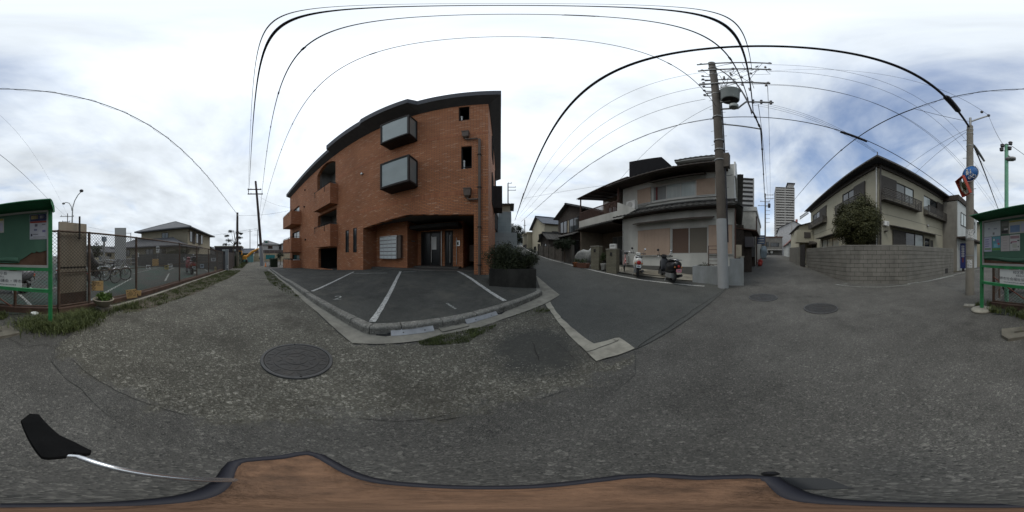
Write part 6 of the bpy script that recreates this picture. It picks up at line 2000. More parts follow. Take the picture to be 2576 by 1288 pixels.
# along the fence side
endC2 = at(1972, 530, 42)
cable(bS + Vector((0, 0, hS - .2)), P_(3.0, -3.75, 6.1), .3, .017, 'cable wound with a loose wire from the short lane pole over the noticeboard', 0, 36, wrap=22)
cable(P_(3.0, -3.75, 6.1), endC2, .5, .026, 'double black cable from over the crossroads down the side street', 4, 30)
cable(P_(3.0, -3.75, 6.1), bE + Vector((.02, .05, hE + .3)), .15, .010, 'slack jumper cable from the double cable to the mirror pole top', 0, 14)
cable(bE + Vector((-.05, 0, hE - .9)), at(2512, 527, 16), .2, .03, 'black cable bundle dropping from the mirror pole behind the noticeboard', 0, 18)
cs2 = thing('cable_sleeve', 'grey sleeve on the cable below the mirror pole top', 'sleeve', tuple(bE + Vector((-.1, -.12, hE - 1.15))))
MB().tube([(0, 0, .12), (-.03, -.15, 0), (-.16, -.75, -.25)], [.03, .06, .04], 10).build('sleeve', M_galv, cs2)
eE = at(2487, 291, 5.25)
cable(eE, bG + Vector((.1, .02, hG + .06)), .18, .006, 'slack twin wire between the mirror pole arm and the mint lamp post', 0, 16)
cable(eE + Vector((0, 0, .03)), bA + onA(12.6) + AD * 2.0, .3, .007, 'fine wire from the mirror pole arm to the transformer pole', 0, 24)
cable(bG + Vector((-.12, .02, hG - .05)), at(170, 545, 26), .35, .008, 'fine wire from the mint lamp post over the noticeboard roof to the thin pole', 0, 24)
cable(at(2576, 290, 9) , at(174, 548, 26), .2, .006, 'very fine wire above the noticeboard roof', 0, 20)
cable(bE + Vector((0, .1, hE - .35)), FR.W(SC0 + 2.5, -.4, zr(5.4)), .05, .008, 'thin wire from the mirror pole to the corner house eave', 0, 12)
cable(bE + Vector((0, .1, hE - .25)), FR.W(SC0 + 1.6, -.4, zr(5.5)), .05, .007, 'upper thin wire from the mirror pole to the corner house eave', 0, 12)
# down the lane
cable(bS + Vector((.1, .1, hS - .4)), FB.W(-20.4, -.2, zr(6.1)), .3, .012, 'thin drop wire from the short lane pole across to the brick building', 0, 18)
cable(hubW + onW(.82), FB.W(-20.6, -.1, zr(6.6)), .5, .010, 'thin wires from the timber pole to the brick building gable', 0, 18)
cable(at(470, 600, 30), hubW + onW(.42), .2, .014, 'thin wire from the lane pole to the hip roofed house', 0, 18)
cable(at(330, 586, 44), at(222, 571, 22), .3, .010, 'thin wire beyond the bicycle park poles', 0, 12)

# ------------------------------------------------------------------ green community noticeboard
FN = Frame(-151.6, 2.65)
M_green = mat('green_paint', (.024, .200, .066), .65, .22, 7, .2, 60, dirt=(.05, .14, .07), dscale=6, damt=.5)
M_greend = mat('hood_green', (.020, .15, .068), .55, .15, 3, .1, 60)
M_felt = mat('green_felt', (.070, .150, .103), .95, .08, 2.5, .2, 200)
M_ply = mat('exposed_plywood', (.105, .060, .038), .9, .35, 5, .4, 30)
nbd = thing('noticeboard', 'green metal community noticeboard with torn green sheet and pinned posters', 'noticeboard', M=FN.M)
sL, sR = -2.49, -.50
gL, gR = gk(FN, sL, 0), gk(FN, sR, 0)
for s, g in ((sL, gL), (sR, gR)):
    MB().box(s - .03, s + .03, -.03, .03, g - .1, 2.04).build('post', M_green, nbd)
fl = MB().lathe([(.0001, .0), (.24, .0), (.25, .03), (.2, .055), (.0001, .06)], (0, 0, 0), 20).build('footing', M_edge, nbd); fl.location = (sL + .02, -.02, gL - .01)
zt_, zb_ = 2.0, 1.075
MB().box(sL + .031, sR - .031, .012, .03, zb_, zt_).build('back_panel', M_ply, nbd)
fr = MB().slab(rect(sL + .031, sR - .031, zb_ - .02, zt_ + .03), [rect(sL + .065, sR - .055, zb_ + .02, zt_ - .005)], -.022, .011).build('inner_frame', M_alu, nbd)
tear = [(sL + .068, zb_ + .10), (sL + .35, zb_ + .085), (sL + .8, zb_ + .06), (sL + 1.2, zb_ + .045), (sL + 1.43, zb_ + .05), (sL + 1.45, zb_ + .10), (sL + 1.55, zb_ + .155), (sL + 1.64, zb_ + .215), (sL + 1.66, zb_ + .235), (sL + 1.72, zb_ + .225), (sL + 1.75, zb_ + .255), (sL + 1.80, zb_ + .235), (sR - .058, zb_ + .27), (sR - .058, zt_ - .008), (sL + .068, zt_ - .008)]
sheet = MB().slab(tear, [], .0, .010).build('green_sheet', M_felt, nbd)
# sagging fold along the torn lower edge
fold = []
for i in range(15):
    t = i / 14
    x = sL + .07 + t * 1.36
    zz = zb_ + .10 - .05 * t + .012 * math.sin(9 * t)
    fold.append([(x, -.012 - .012 * math.sin(7 * t), zz + .10 - .05 * (1 - t)), (x, -.02, zz + .03), (x, -.004, zz - .004), (x, .0, zz + .06)])
MB().loft(fold).build('sheet_fold', M_felt, sheet)
MB().box(sL - .03, sR + .03, -.035, .035, 1.0, 1.052).build('upper_rail', M_green, nbd)
MB().box(sL - .03, sR + .03, -.035, .035, .635, .69).build('lower_rail', M_green, nbd)
# hood
prof = [(.10, 2.02), (.06, 2.10), (-.06, 2.145), (-.20, 2.15), (-.32, 2.125), (-.325, 2.11), (-.20, 2.133), (-.06, 2.127), (.045, 2.085), (.085, 2.02)]
MB().loft([[(x, q, z) for q, z in prof] for x in (sL - .06, sR + .06)], smooth=False).build('hood', M_greend, nbd)
for x in (sL - .055, sR + .045):
    MB().slab([(.08, 2.02), (.05, 2.085), (-.06, 2.125), (-.20, 2.13), (-.30, 2.11), (-.05, 2.03), (-.03, 1.97)], [], x, x + .01, axis='x').build('hood_end', M_green, nbd)
# name plate with its lettering
nz0, nz1 = .695, .985
ns0, ns1 = FN.S(2516), FN.S(55)
npl = MB().box(ns0, ns1, -.012, .0, nz0, nz1).build('name_plate', M_sgw, nbd)
M_ink = mat('black_ink', (.025, .028, .04), .8, .05, 5)
RX = Matrix.Rotation(R(90), 4, 'X')
def label_text(body, size, s, z, parent=nbd, q=-.0135, m=M_ink, sx=1.0):
    return text_obj('lettering', body, size, m, parent, Matrix.Translation((s, q, z)) @ RX @ Matrix.Diagonal((sx, 1, 1, 1)))
cxn = (ns0 + ns1) / 2
label_text('校区掲示板', .068, cxn + .02, nz1 - .055, npl, sx=1.15)
label_text('無断貼付禁止', .040, cxn + .02, nz1 - .115, npl, sx=1.1)
stuff(label_text('堺市社会福祉協議会・堺市', .066, cxn, nz1 - .185, npl, sx=1.25))
mb = MB()
rnd = random.Random(3)
x = ns0 + .10
while x < ns1 - .1:
    w_ = rnd.uniform(.012, .024)
    mb.box(x, x + w_, -.0135, -.0121, nz0 + .030, nz0 + .030 + rnd.uniform(.012, .022))
    x += w_ + .010
stuff(mb.build('small_print', mat('grey_ink', (.16, .17, .18)), npl))
# posters
def poster(x0, y0, x1, y1, col, bits, nm='poster', q=-.004):
    a, b, z0, z1 = prect(FN, x0, y0, x1, y1)
    if b < a:
        a, b = b, a
    o = MB().box(a, b, q, q + .0025, z0, z1).build(nm, mat('paper_%d_%d' % (x0, y0), col, .85, .05, 9), nbd)
    rnd = random.Random(x0 + y0)
    W_, H_ = b - a, z1 - z0
    for i, (u0, u1, v0, v1, c) in enumerate(bits):
        MB().box(a + W_ * u0, a + W_ * u1, q - .0018, q - .0003, z0 + H_ * v0, z0 + H_ * v1).build('printed_panel', mat('ink_%02d_%02d_%02d' % tuple(int(v * 99) for v in c), c, .85, .06, 12), o)
    return o
def lines(rows, c=(.30, .30, .32), u0=.12, u1=.88, top=.85, st=.09, h=.025):
    rnd = random.Random(rows)
    return [(u0, u0 + (u1 - u0) * rnd.uniform(.6, 1), top - i * st, top - i * st + h, c) for i in range(rows)]
W_paper = (.46, .49, .50)
poster(2476, 558, 2517, 595, W_paper, [(.25, .38, .5, .58, (.25, .26, .3)), (.6, .8, .45, .53, (.25, .26, .3)), (.55, .66, .10, .26, (.2, .2, .2))])
poster(2518, 556, 2538, 589, (.12, .125, .11), [(.1, .9, .6, .9, (.18, .19, .17)), (.4, .9, .3, .42, (.4, .4, .4)), (.1, .85, .08, .28, (.05, .05, .05))])
poster(2538, 553, 2586, 587, (.40, .40, .36), [(.02, .98, .86, .98, (.30, .27, .08)), (.08, .6, .1, .62, (.15, .22, .34)), (.66, .95, .1, .7, (.36, .36, .44))] )
poster(2476, 597, 2495, 633, (.42, .42, .52), lines(4, (.2, .2, .3), top=.8, st=.15, h=.06) + [(.1, .9, .12, .25, (.2, .28, .18))])
poster(2497, 595, 2517, 631, (.12, .30, .36), [(.1, .3, .7, .85, (.5, .55, .5)), (.6, .9, .4, .55, (.45, .1, .12)), (.0, 1, .02, .2, (.12, .25, .08)), (.2, .7, .25, .5, (.2, .42, .5)), (.5, .85, .6, .8, (.25, .2, .35))])
poster(2518, 593, 2540, 632, (.43, .40, .39), lines(5, (.33, .30, .29), .25, .75, .85, .17, .03))
poster(2541, 590, 2566, 631, (.48, .48, .47), [(.05, .95, .75, .92, (.30, .2, .22)), (.1, .7, .52, .58, (.3, .08, .15)), (.75, .95, .58, .66, (.1, .1, .12)), (.05, .2, .45, .52, (.12, .1, .12)), (.25, .7, .18, .45, (.40, .41, .36)), (.78, .9, .2, .3, (.2, .2, .2)), (.3, .8, .03, .07, (.2, .2, .2))])
poster(75, 539, 118, 602, (.42, .43, .47), [(.02, .98, .72, .99, (.035, .045, .10)), (.08, .5, .80, .95, (.36, .30, .14)), (.6, .9, .82, .93, (.4, .38, .4)), (.02, .98, .645, .715, (.27, .06, .05)), (.3, .46, .50, .60, (.14, .13, .16)), (.72, .92, .55, .60, (.2, .2, .22)), (.25, .44, .34, .40, (.14, .15, .24)), (.74, .92, .27, .36, (.15, .15, .26)), (.06, .16, .12, .22, (.06, .06, .08)), (.2, .5, .18, .21, (.15, .15, .17)), (.2, .9, .08, .10, (.2, .2, .2)), (.05, .95, .03, .045, (.25, .25, .25))])

# ------------------------------------------------------------------ chain link fence, posts and rails
M_rustp = mat('rusty_post', (.095, .068, .052), .85, .35, 7, .4, 60, dirt=(.13, .06, .03), dscale=6)
M_chain = mat('rusty_wire', (.085, .075, .062), .7, .2, 10)
fy = -3.12
def fo(x):
    return -max(0.0, x + 1.2) * .36
fence = thing('chain_link_fence', 'rusty chain link fence with steel posts round the bicycle park', 'fence', (0, fy, 0))
xs = [.72, -.32, -1.18, -1.90, -3.45, -6.15, -8.2, -10.4, -12.8, -15.1]
def ftop(x):
    return gz(x, fy) + 1.72
for x in xs:
    g = gz(x, fy)
    MB().tube([(x, fo(x), g - .1), (x, fo(x), g + 1.74)], .034, 8).build('post', M_rustp, fence)
for a, b in zip(xs[:-1], xs[1:]):
    MB().tube([(a, fo(a), ftop(a)), (b, fo(b), ftop(b))], .022, 7).build('top_rail', M_rustp, fence)
    MB().tube([(a, fo(a), gz(a, fy) + .15), (b, fo(b), gz(b, fy) + .15)], .016, 6).build('bottom_rail', M_rustp, fence)
    if a < -1:
        MB().tube([(a, -.03, gz(a, fy) + .85), (b, -.03, gz(b, fy) + .85)], .012, 6).build('middle_rail', M_rustp, fence)
    # woven mesh of the bay
    W_ = a - b
    pit = .075 if a > -6 else .13
    n = int(W_ / pit)
    wr = .0030 if a > -6 else .0036
    mb = MB()
    zb, zt2 = .15, 1.70
    H_ = zt2 - zb
    k = int(round(H_ / (pit * 1.0)))
    for i in range(-k, n + 1):
        for sgn in (1, -1):
            # diagonal clipped to the bay
            t0 = max(0, -i); t1 = min(k, n - i)
            if t1 <= t0:
                continue
            x0_, x1_ = (i + t0) / n, (i + t1) / n
            z0_, z1_ = zb + H_ * t0 / k, zb + H_ * t1 / k
            if sgn < 0:
                x0_, x1_ = 1 - x0_, 1 - x1_
            p = Vector((a - W_ * x0_, fo(a - W_ * x0_) + .002 * sgn, gz(a - W_ * x0_, fy) + z0_)); q = Vector((a - W_ * x1_, fo(a - W_ * x1_) + .002 * sgn, gz(a - W_ * x1_, fy) + z1_))
            mb.bar(p, q, wr * 2, wr * 2, (0, 1, 0))
    stuff(mb.build('mesh_panel', M_chain, fence, fix=False))
# diagonal brace at the corner
MB().tube([(.72, fo(.72) + .03, gz(.7, fy) + .75), (-.25, fo(-.25) + .03, gz(-.2, fy) + .12)], .014, 6).build('brace', mat('red_rust', (.16, .06, .04)), fence)
fence2 = thing('side_fence', 'short rusty chain link fence return beside the road', 'fence', (.72, fy + fo(.72), 0))
for k in range(5):
    y = -.9 - k * 2.2
    MB().tube([(0, y, gz(.72, fy + y) - .1), (0, y, gz(.72, fy + y) + 1.7)], .03, 8).build('post', M_rustp, fence2)
for z in (.3, 1.68):
    MB().tube([(0, 0.0, gz(.72, fy) + z), (0, -9.7, gz(.72, fy - 9.7) + z)], .018, 6).build('rail', M_rustp, fence2)
mb = MB()
for i in range(-14, 98):
    for sgn in (1, -1):
        t0, t1 = max(0, -i), min(14, 97 - i)
        if t1 <= t0: continue
        y0_, y1_ = -(i + t0) * .1, -(i + t1) * .1
        if sgn < 0: y0_, y1_ = -9.7 - y0_, -9.7 - y1_
        mb.bar((0, y0_, gz(.72, fy + y0_) + .3 + .1 * t0), (0, y1_, gz(.72, fy + y1_) + .3 + .1 * t1), .005, .005, (1, 0, 0))
stuff(mb.build('mesh_panel', M_chain, fence2, fix=False))

# ditch: rusty beam under the fence, dark channel, concrete edging
M_beam = mat('rust_stained_beam', (.085, .052, .038), .9, .35, 4, .5, 40, dirt=(.05, .042, .035), dscale=3)
def along(name, label, cat, xa, xb, y0_, y1_, z0_, z1_, m, n=40):
    o = thing(name, label, cat, (xa, y0_, gz(xa, y0_)))
    secs = []
    for i in range(n + 1):
        x = xa + (xb - xa) * i / n
        g = gz(x, (y0_ + y1_) / 2) - gz(xa, y0_)
        j = random.uniform(-.006, .006)
        secs.append([(x - xa, 0 + j, g + z0_), (x - xa, y1_ - y0_ + j, g + z0_), (x - xa, y1_ - y0_ + j, g + z1_ + j), (x - xa, j, g + z1_ + j)])
    MB().loft(secs, smooth=False).build('run', m, o)
    return o
along('ditch_beam', 'rust-brown concrete beam under the chain link fence along the ditch', 'beam', -1.15, -15.2, fy - .08, fy + .08, -.2, .11, M_beam)
o = thing('ditch_beam', 'short rust-brown beam under the fence behind the noticeboard', 'beam', (.75, fy + fo(.75), gz(.75, -3.7)))
MB().bar((0, 0, -.05), (-1.9, fo(-1.15) - fo(.75), gz(-1.15, fy) - gz(.75, -3.7) - .05), .16, .34).build('run', M_beam, o)
along('ditch_edging', 'pale concrete edging strip along the ditch beside the weeds', 'edging', -2.0, -15.2, -2.86, -2.76, -.1, .045, M_conc)
struct(drape('ditch_bed', [(-1.0, -3.03), (-15, -3.03), (-15, -2.85), (-1.0, -2.85)], mat('ditch_mud', (.030, .026, .020), .9, .3, 6), .006))
# concrete inspection cover by the board
cv = [G(2528, 822), G(2575, 812), G(2600 - 24, 838), G(2545, 838)]
o = thing('concrete_cover', 'cracked pale concrete cover slab beside the weeds under the noticeboard', 'cover', (.05, -2.42, gz(.05, -2.42)), rz=R(20))
MB().slab([(-.28, -.16), (.25, -.18), (.3, .05), (.24, .19), (-.3, .17)], [rect(-.08, .10, -.02, .03)], -.03, .035, axis='z').build('slab', mat('brown_concrete', (.13, .12, .095), .95, .25, 5, .6, 80), o)
o = thing('concrete_cover', 'small square concrete cover at the foot of the mirror pole', 'cover', (*G(2438, 769), gz(*G(2438, 769))), rz=R(15))
MB().slab(rect(-.13, .13, -.1, .1), [rect(-.02, .02, -.02, .02)], -.03, .02, axis='z').build('slab', M_gut, o)

# concrete panel standing in the fence with an iron bar
pan = thing('concrete_gatepost', 'tall stained beige concrete slab standing behind the chain link', 'gatepost', (0, fy - .06, 0))
M_pan = mat('stained_panel', (.34, .30, .235), .9, .12, 2, .3, 70, dirt=(.17, .11, .06), dscale=2.5, damt=.5)
MB().box(-1.87, -1.21, -.06, 0, .45, .98).build('lower_slab', M_pan, pan)
MB().box(-1.87, -1.21, -.06, 0, 1.02, 1.98).build('upper_slab', M_pan, pan)
MB().box(-1.87, -1.21, -.055, -.005, .15, .45).build('dark_base', M_beam, pan)
MB().box(-1.86, -1.22, -.05, -.01, .98, 1.02).build('joint', M_dark, pan)
MB().box(-1.665, -1.635, .06, .09, 1.62, 2.12).build('iron_bar', M_dark, pan)

# flower bowl on a block
bx_, by_ = G(213, 800)
bx_, by_ = -2.02, -2.72
blk = thing('concrete_block', 'grey concrete block carrying the bowl of greenery', 'block', (bx_, by_, gz(bx_, by_)), rz=.15)
MB().box(-.16, .16, -.10, .10, -.05, .13).build('block_body', M_conc, blk)
bw_ = thing('flower_bowl', 'wide shallow stone bowl full of bright green leaves by the ditch', 'flower bowl', (bx_ + .02, by_, gz(bx_, by_) + .13))
MB().lathe([(.0001, 0), (.10, 0), (.12, .02), (.20, .10), (.215, .15), (.225, .155), (.225, .17), (.20, .17), (.19, .14), (.0001, .13)], n=26).build('bowl', mat('stone_bowl', (.26, .23, .18), .9, .15, 6, .3, 80), bw_)
stuff(leaves('leaves', blob_fn((0, 0, .20), (.16, .16, .07), 6, 26, .5, .4), 900, .05, leaf_mat('bright_leaf', (.035, .07, .012), (.09, .15, .03), (.2, .25, .06)), bw_, 8, .55))
o = thing('litter_pot', 'small white broken pot lying at the ditch behind the board', 'pot', (*G(87, 797), gz(*G(87, 797)) + .02))
MB().lathe([(.03, 0), (.06, .02), (.075, .07), (.068, .07), (.05, .025), (.0001, .01)], n=14).build('bowl', M_sgw, o)

# cardboard notices
M_card = mat('yellow_card', (.56, .37, .165), .9, .1, 5)
def placard(px, py, d, w, h, label, stake, tilt=0.0, text=5, rz=0.0):
    c = at(px, py, d)
    o = thing('placard', label, 'sign', tuple(c))
    a = math.atan2(-c.x, -c.y)
    o.rotation_euler = (0, R(tilt), math.pi - a + rz)
    MB().box(-w / 2, w / 2, -.004, .004, -h / 2, h / 2).build('card', M_card, o)
    rnd = random.Random(px)
    t = MB()
    for k in range(text):
        z = h / 2 - h * (.18 + .14 * k)
        x = -w * .40
        while x < w * .36:
            l = rnd.uniform(.015, .04)
            if rnd.random() < .8:
                t.box(x, x + l, -.006, -.0045, z, z + .012)
            x += l + .01
    if text:
        stuff(t.build('handwriting', M_ink, o))
    if stake:
        g = gz(c.x, c.y) - c.z
        for x in stake:
            MB().tube([(x, .008, h * .35), (x + random.uniform(-.02, .02), .008, g)], .007, 6).build('stake', mat('green_stake', (.06, .12, .07)), o)
    return o
placard(245, 719, 3.75, .27, .23, 'blank-edged yellow notice card wired to the fence beside the flower bowl', None, 0, 3)
placard(331, 739, 4.15, .27, .23, 'tilted yellow notice card on green stakes in the ditch weeds', (-.12, .1), -8, 5)
placard(348, 737, 4.6, .16, .15, 'small yellow card half hidden behind the staked notice', (.0,), 4, 0)
placard(421, 742, 5.6, .36, .17, 'low yellow card lying in the grass below the fence', (.0,), 0, 2)
placard(391, 660, 6.6, .26, .28, 'plain buff card tied high on the fence mesh', None, 0, 0)

# ------------------------------------------------------------------ bicycle park behind the fence
struct(drape('bicycle_park', [(.62, -3.25), (-15.4, -3.25), (-16, -14), (-14, -30), (2, -30), (.7, -14)], M_bikelot, .004))
def bl(a, b, w=.09, m=M_paint2, sd=1):
    line([a, b], w, m, .010, 'parking_line', sd)
for i, (a, b) in enumerate([((-2.2, -3.6), (-6.2, -5.9)), ((-.6, -5.0), (-.75, -3.5)), ((-1.3, -5.6), (-.9, -6.6)), ((-6.4, -4.0), (-9.5, -5.6)), ((-8, -7.5), (-14, -9.4)), ((-5.5, -9.2), (-12, -12)), ((-1.3, -5.6), (-4, -5.9)), ((-10.5, -4.1), (-12.8, -5.1)), ((-11.8, -7.0), (-14.6, -8.0)), ((-13.0, -4.0), (-14.8, -4.8))]):
    bl(a, b, .09, M_paint2, 60 + i)
# block wall at the far side of the park
pw2 = thing('block_wall', 'long dark concrete block wall at the far side of the bicycle park', 'wall', (-15.6, -3.0, gz(-15.6, -3.0)))
M_dkblock = mat('dark_block', (.085, .083, .076), .95, .2, 2, .6, 50, dirt=(.05, .05, .045), dscale=1.2)
A, B = Vector((0, 0)), Vector((-1.2, -13))
g0 = gz(-15.6, -3.0)
tt = (B - A).normalized(); Lw = (B - A).length
rows_, cols_ = 6, 16
for r in range(rows_):
    for c in range(cols_):
        p = A + tt * (c * Lw / cols_)
        q = A + tt * ((c + 1) * Lw / cols_ - .015)
        g = gz(-15.6 + p.x, -3.0 + p.y) - g0
        z0_ = g + r * .25
        jj = random.uniform(0, .006)
        MB().bar((p.x + jj, p.y, z0_ + .12), (q.x + jj, q.y, z0_ + .12), .12, .238).build('block', M_dkblock, pw2)
stp = thing('stone_post', 'grey stone end post where the block wall meets the lane', 'post', (-15.3, -2.75, gz(-15.3, -2.75)))
MB().box(-.14, .14, -.14, .14, -.2, 1.85).box(-.16, .16, -.16, .16, 1.85, 1.92).build('shaft', M_lowwall, stp)
dkf = thing('board_fence', 'dark timber board fence behind the short lane pole', 'fence', (-15.6, -2.75, gz(-15.6, -2.75)))
for k in range(14):
    MB().box(-.3 - k * .34, -.3 - k * .34 + .325, 0, .04, -.2 + gz(-15.9 - k * .34, -2.75) - gz(-15.6, -2.75), 1.75).build('board', M_timber, dkf)
# signs on the block wall and stands in the park
def small_sign(px, py, d, w, h, m, label, post=True, name='notice_sign'):
    c = at(px, py, d)
    g = gz(c.x, c.y)
    o = thing(name, label, 'sign', (c.x, c.y, g if post else c.z - h / 2))
    o.rotation_euler = (0, 0, math.pi - math.atan2(-c.x, -c.y))
    zc = c.z - o.location.z
    MB().box(-w / 2, w / 2, -.02, 0, zc - h / 2, zc + h / 2).build('plate', m, o)
    if h < 1:
        MB().box(-w * .32, w * .32, -.024, -.021, zc + h * .05, zc + h * .25).build('print', M_ink, o)
        MB().box(-w * .32, w * .2, -.024, -.021, zc - h * .22, zc - h * .08).build('print', M_ink, o)
    if post:
        MB().tube([(0, .02, 0), (0, .02, zc + h * .3)], .025, 8).build('stand', M_galv, o)
    return o
M_sgy = mat('yellow_sign', (.48, .40, .14), .6)
small_sign(397, 627, 13.5, .26, .55, M_sgw, 'white post sign standing at the back of the bicycle park', True)
small_sign(346, 641, 12.0, .22, .3, M_sgw, 'small white post sign near the near end of the park wall', True)
small_sign(419, 672, 13.0, .34, .36, M_sgy, 'yellow sign with black mark low in the bicycle park', True)
small_sign(373, 672, 15.0, .42, .4, M_sgw, 'white board sign leaning near the park wall', True)
small_sign(428, 668, 15.2, .45, .32, M_sgw, 'two-line white plate by the block wall', True)
small_sign(464, 651, 15.0, .18, .26, M_sgw, 'little white plate fixed on the block wall', False)
small_sign(508, 669, 14.6, .36, .34, mat('pale_blue_plate', (.30, .36, .40)), 'pale blue plate by the red motorcycle', True)
small_sign(537, 653, 14.2, .42, .30, mat('pale_grey_plate', (.42, .44, .44)), 'pale rectangular plate high on the block wall', False)
small_sign(542, 676, 14.2, .16, .34, M_sgy, 'narrow yellow sign on a short stake by the wall', True)
small_sign(572, 671, 14.4, .09, .24, M_sgw, 'narrow white strip on the stone end post', False)
small_sign(303, 626, 8.8, .62, 2.3, mat('grey_panel', (.40, .41, .40), .8, .06, 3), 'tall plain grey board standing among the bicycles', False, 'display_board')
bar_ = thing('cycle_barrier', 'low steel pipe barrier across the back of the bicycle park', 'barrier', (-8.5, -9.5, gz(-8.5, -9.5)), rz=R(28))
for z in (.55, .95):
    MB().tube([(-5, 0, z), (5, 0, z)], .03, 6).build('pipe', M_galv, bar_)
for k in range(6):
    MB().tube([(-5 + 2 * k, 0, -.1), (-5 + 2 * k, 0, .97)], .03, 6).build('upright', M_galv, bar_)

# street lamp with two curved arms
bL = Vector((*pl(181, 17.0), 0)); bL.z = gz(bL.x, bL.y)
sl_ = thing('street_lamp', 'tall grey street lamp with two curved arms behind the concrete panel', 'street lamp', tuple(bL))
def ll(px, py):
    return at(px, py, 17.0) - bL
MB().tube([(0, 0, -.2), ll(181, 580), ll(182, 540)], [.10, .085, .07], 10).build('column', M_galv, sl_)
a1 = [ll(182, 540), ll(183, 522), ll(188, 505), ll(196, 491), ll(206, 480)]
a2 = [ll(181, 530), ll(179, 519), ll(174, 511), ll(166, 509), ll(160, 511)]
MB().tube(a1, [.07, .06, .055, .05, .045], 8).build('upper_arm', M_galv, sl_)
MB().tube(a2, [.05, .045, .04, .04, .035], 8).build('lower_arm', M_galv, sl_)
MB().ball(tuple(ll(205, 480)), .22, .22, .17).build('lamp_head', M_insul, sl_)
MB().ball(tuple(ll(160, 512)), .16, .16, .12).build('lamp_head', M_galv, sl_)

# ------------------------------------------------------------------ bicycles
M_tyre = mat('tyre', (.016, .016, .017), .85, .2, 20)
M_chrome = mat('chrome', (.55, .56, .57), .22, .05, 8, metal=.9)
M_blackp = mat('black_plastic', (.018, .018, .020), .5, .2, 9, spec=.4)
M_rim = mat('dull_rim', (.13, .13, .13), .5, .1, 8, metal=.4)
def bicycle(label, frame_m, loc, heading, lean=4, basket=True, child_seat=False, group=None, rack=True):
    """local x forward, wheels on z = 0; heading is a compass azimuth"""
    o = thing('bicycle', label, 'bicycle', loc, group=group)
    o.rotation_euler = (R(lean), 0, R(90 - heading))
    r = .32
    for x in (0, 1.08):
        w = MB().torus((x, 0, r), r - .02, .021, 28, 8).build('wheel', M_tyre, o)
        MB().torus((x, 0, r), r - .042, .008, 28, 6).build('rim', M_rim, w)
        MB().lathe([(.0001, -.05), (.025, -.045), (.025, .045), (.0001, .05)], (x, 0, r), 10, axis='y').build('hub', M_chrome, w)
        sp_ = MB()
        for k in range(14):
            a = 2 * math.pi * k / 14
            sp_.tube([(x, .02 * (-1) ** k, r), (x + (r - .05) * math.cos(a), 0, r + (r - .05) * math.sin(a))], .0012, 4, False)
        stuff(sp_.build('spokes', M_rim, w))
        pts = [(x + (r + .03) * math.cos(a), 0, r + (r + .03) * math.sin(a)) for a in [R(15 + 150 * k / 10) for k in range(11)]]
        MB().tube(pts, .022, 6).build('mudguard', frame_m if x == 0 else M_chrome, o)
    fr = MB()
    bb_ = (.45, 0, .30); hd = (.93, 0, .78); st = (.30, 0, .80)
    fr.tube([hd, (.8, 0, .55), (.6, 0, .35), bb_], .022, 8)
    fr.tube([bb_, st], .019, 8)
    for s in (-.04, .04):
        fr.tube([(0, s * 1.6, r), (.45, s * .5, .30)], .011, 6).tube([(0, s * 1.6, r), (.34, s * .4, .68)], .009, 6)
    fr.tube([(.92, 0, .92), (.97, 0, .68)], .021, 8)
    for s in (-.05, .05):
        fr.tube([(.96, s, .66), (1.08, s, r)], .012, 6)
    stuff(fr.build('frame', frame_m, o))
    MB().loft([[(x, w_ * math.cos(a), z + .04 * math.sin(a)) for a in [2 * math.pi * k / 10 for k in range(10)]] for x, w_, z in ((.10, .04, .86), (.16, .11, .87), (.27, .10, .86), (.38, .045, .85), (.44, .02, .84))]).build('saddle', M_blackp, o)
    MB().tube([st, (.27, 0, .85)], .014, 8).build('seat_post', M_chrome, o)
    hb_ = MB().tube([(.78, -.27, .98), (.86, -.2, 1.0), (.92, -.06, .99), (.92, .06, .99), (.86, .2, 1.0), (.78, .27, .98)], .012, 8).tube([(.92, 0, .9), (.92, 0, .99)], .014, 8).build('handlebar', M_chrome, o)
    for s in (-1, 1):
        MB().tube([(.86, s * .225, .998), (.74, s * .285, .97)], .018, 8).build('grip', M_blackp, hb_)
    MB().torus((.45, -.05, .30), .085, .008, 18, 5).build('chainring', M_chrome, o)
    for s in (-1, 1):
        c_ = MB().tube([(.45, .06 * s, .30), (.45 + .12 * s, .07 * s, .30 - .1 * s)], .010, 6).build('crank', M_chrome, o)
        MB().box(.45 + .12 * s - .04, .45 + .12 * s + .04, (.08 if s > 0 else -.17), (.17 if s > 0 else -.08), .29 - .1 * s, .31 - .1 * s).build('pedal', M_blackp, c_)
    if basket:
        bk = MB()
        for i in range(9):
            y = -.17 + .34 * i / 8
            bk.tube([(1.04, y * .8, .78), (1.02, y, 1.02)], .004, 4, False).tube([(1.22, y * .8, .78), (1.30, y, 1.02)], .004, 4, False).tube([(1.04, y * .8, .78), (1.22, y * .8, .78)], .004, 4, False)
        for i in range(4):
            t = i / 3
            x0_, x1_, w_, z = 1.04 - .02 * t, 1.22 + .08 * t, .136 + .034 * t, .78 + .24 * t
            bk.tube([(x0_, -w_, z), (x1_, -w_, z), (x1_, w_, z), (x0_, w_, z), (x0_, -w_, z)], .005, 4, False)
        stuff(bk.build('basket', M_rim if not child_seat else M_blackp, o))
    if rack:
        MB().box(-.22, .22, -.06, .06, .70, .715).build('carrier_rack', M_chrome, o)
    if child_seat:
        cs = MB().loft([[(x, w_ * math.cos(a), z + h_ * math.sin(a)) for a in [2 * math.pi * k / 12 for k in range(12)]] for x, w_, z, h_ in ((-.32, .10, 1.12, .25), (-.28, .20, 1.1, .38), (-.20, .21, 1.05, .42), (-.12, .20, .92, .26), (.06, .19, .86, .16), (.14, .15, .86, .10))]).build('child_seat', M_blackp, o)
        for s in (-1, 1):
            MB().box(-.05, .08, s * .13 - .03, s * .13 + .03, .38, .72).build('foot_rest', M_blackp, cs)
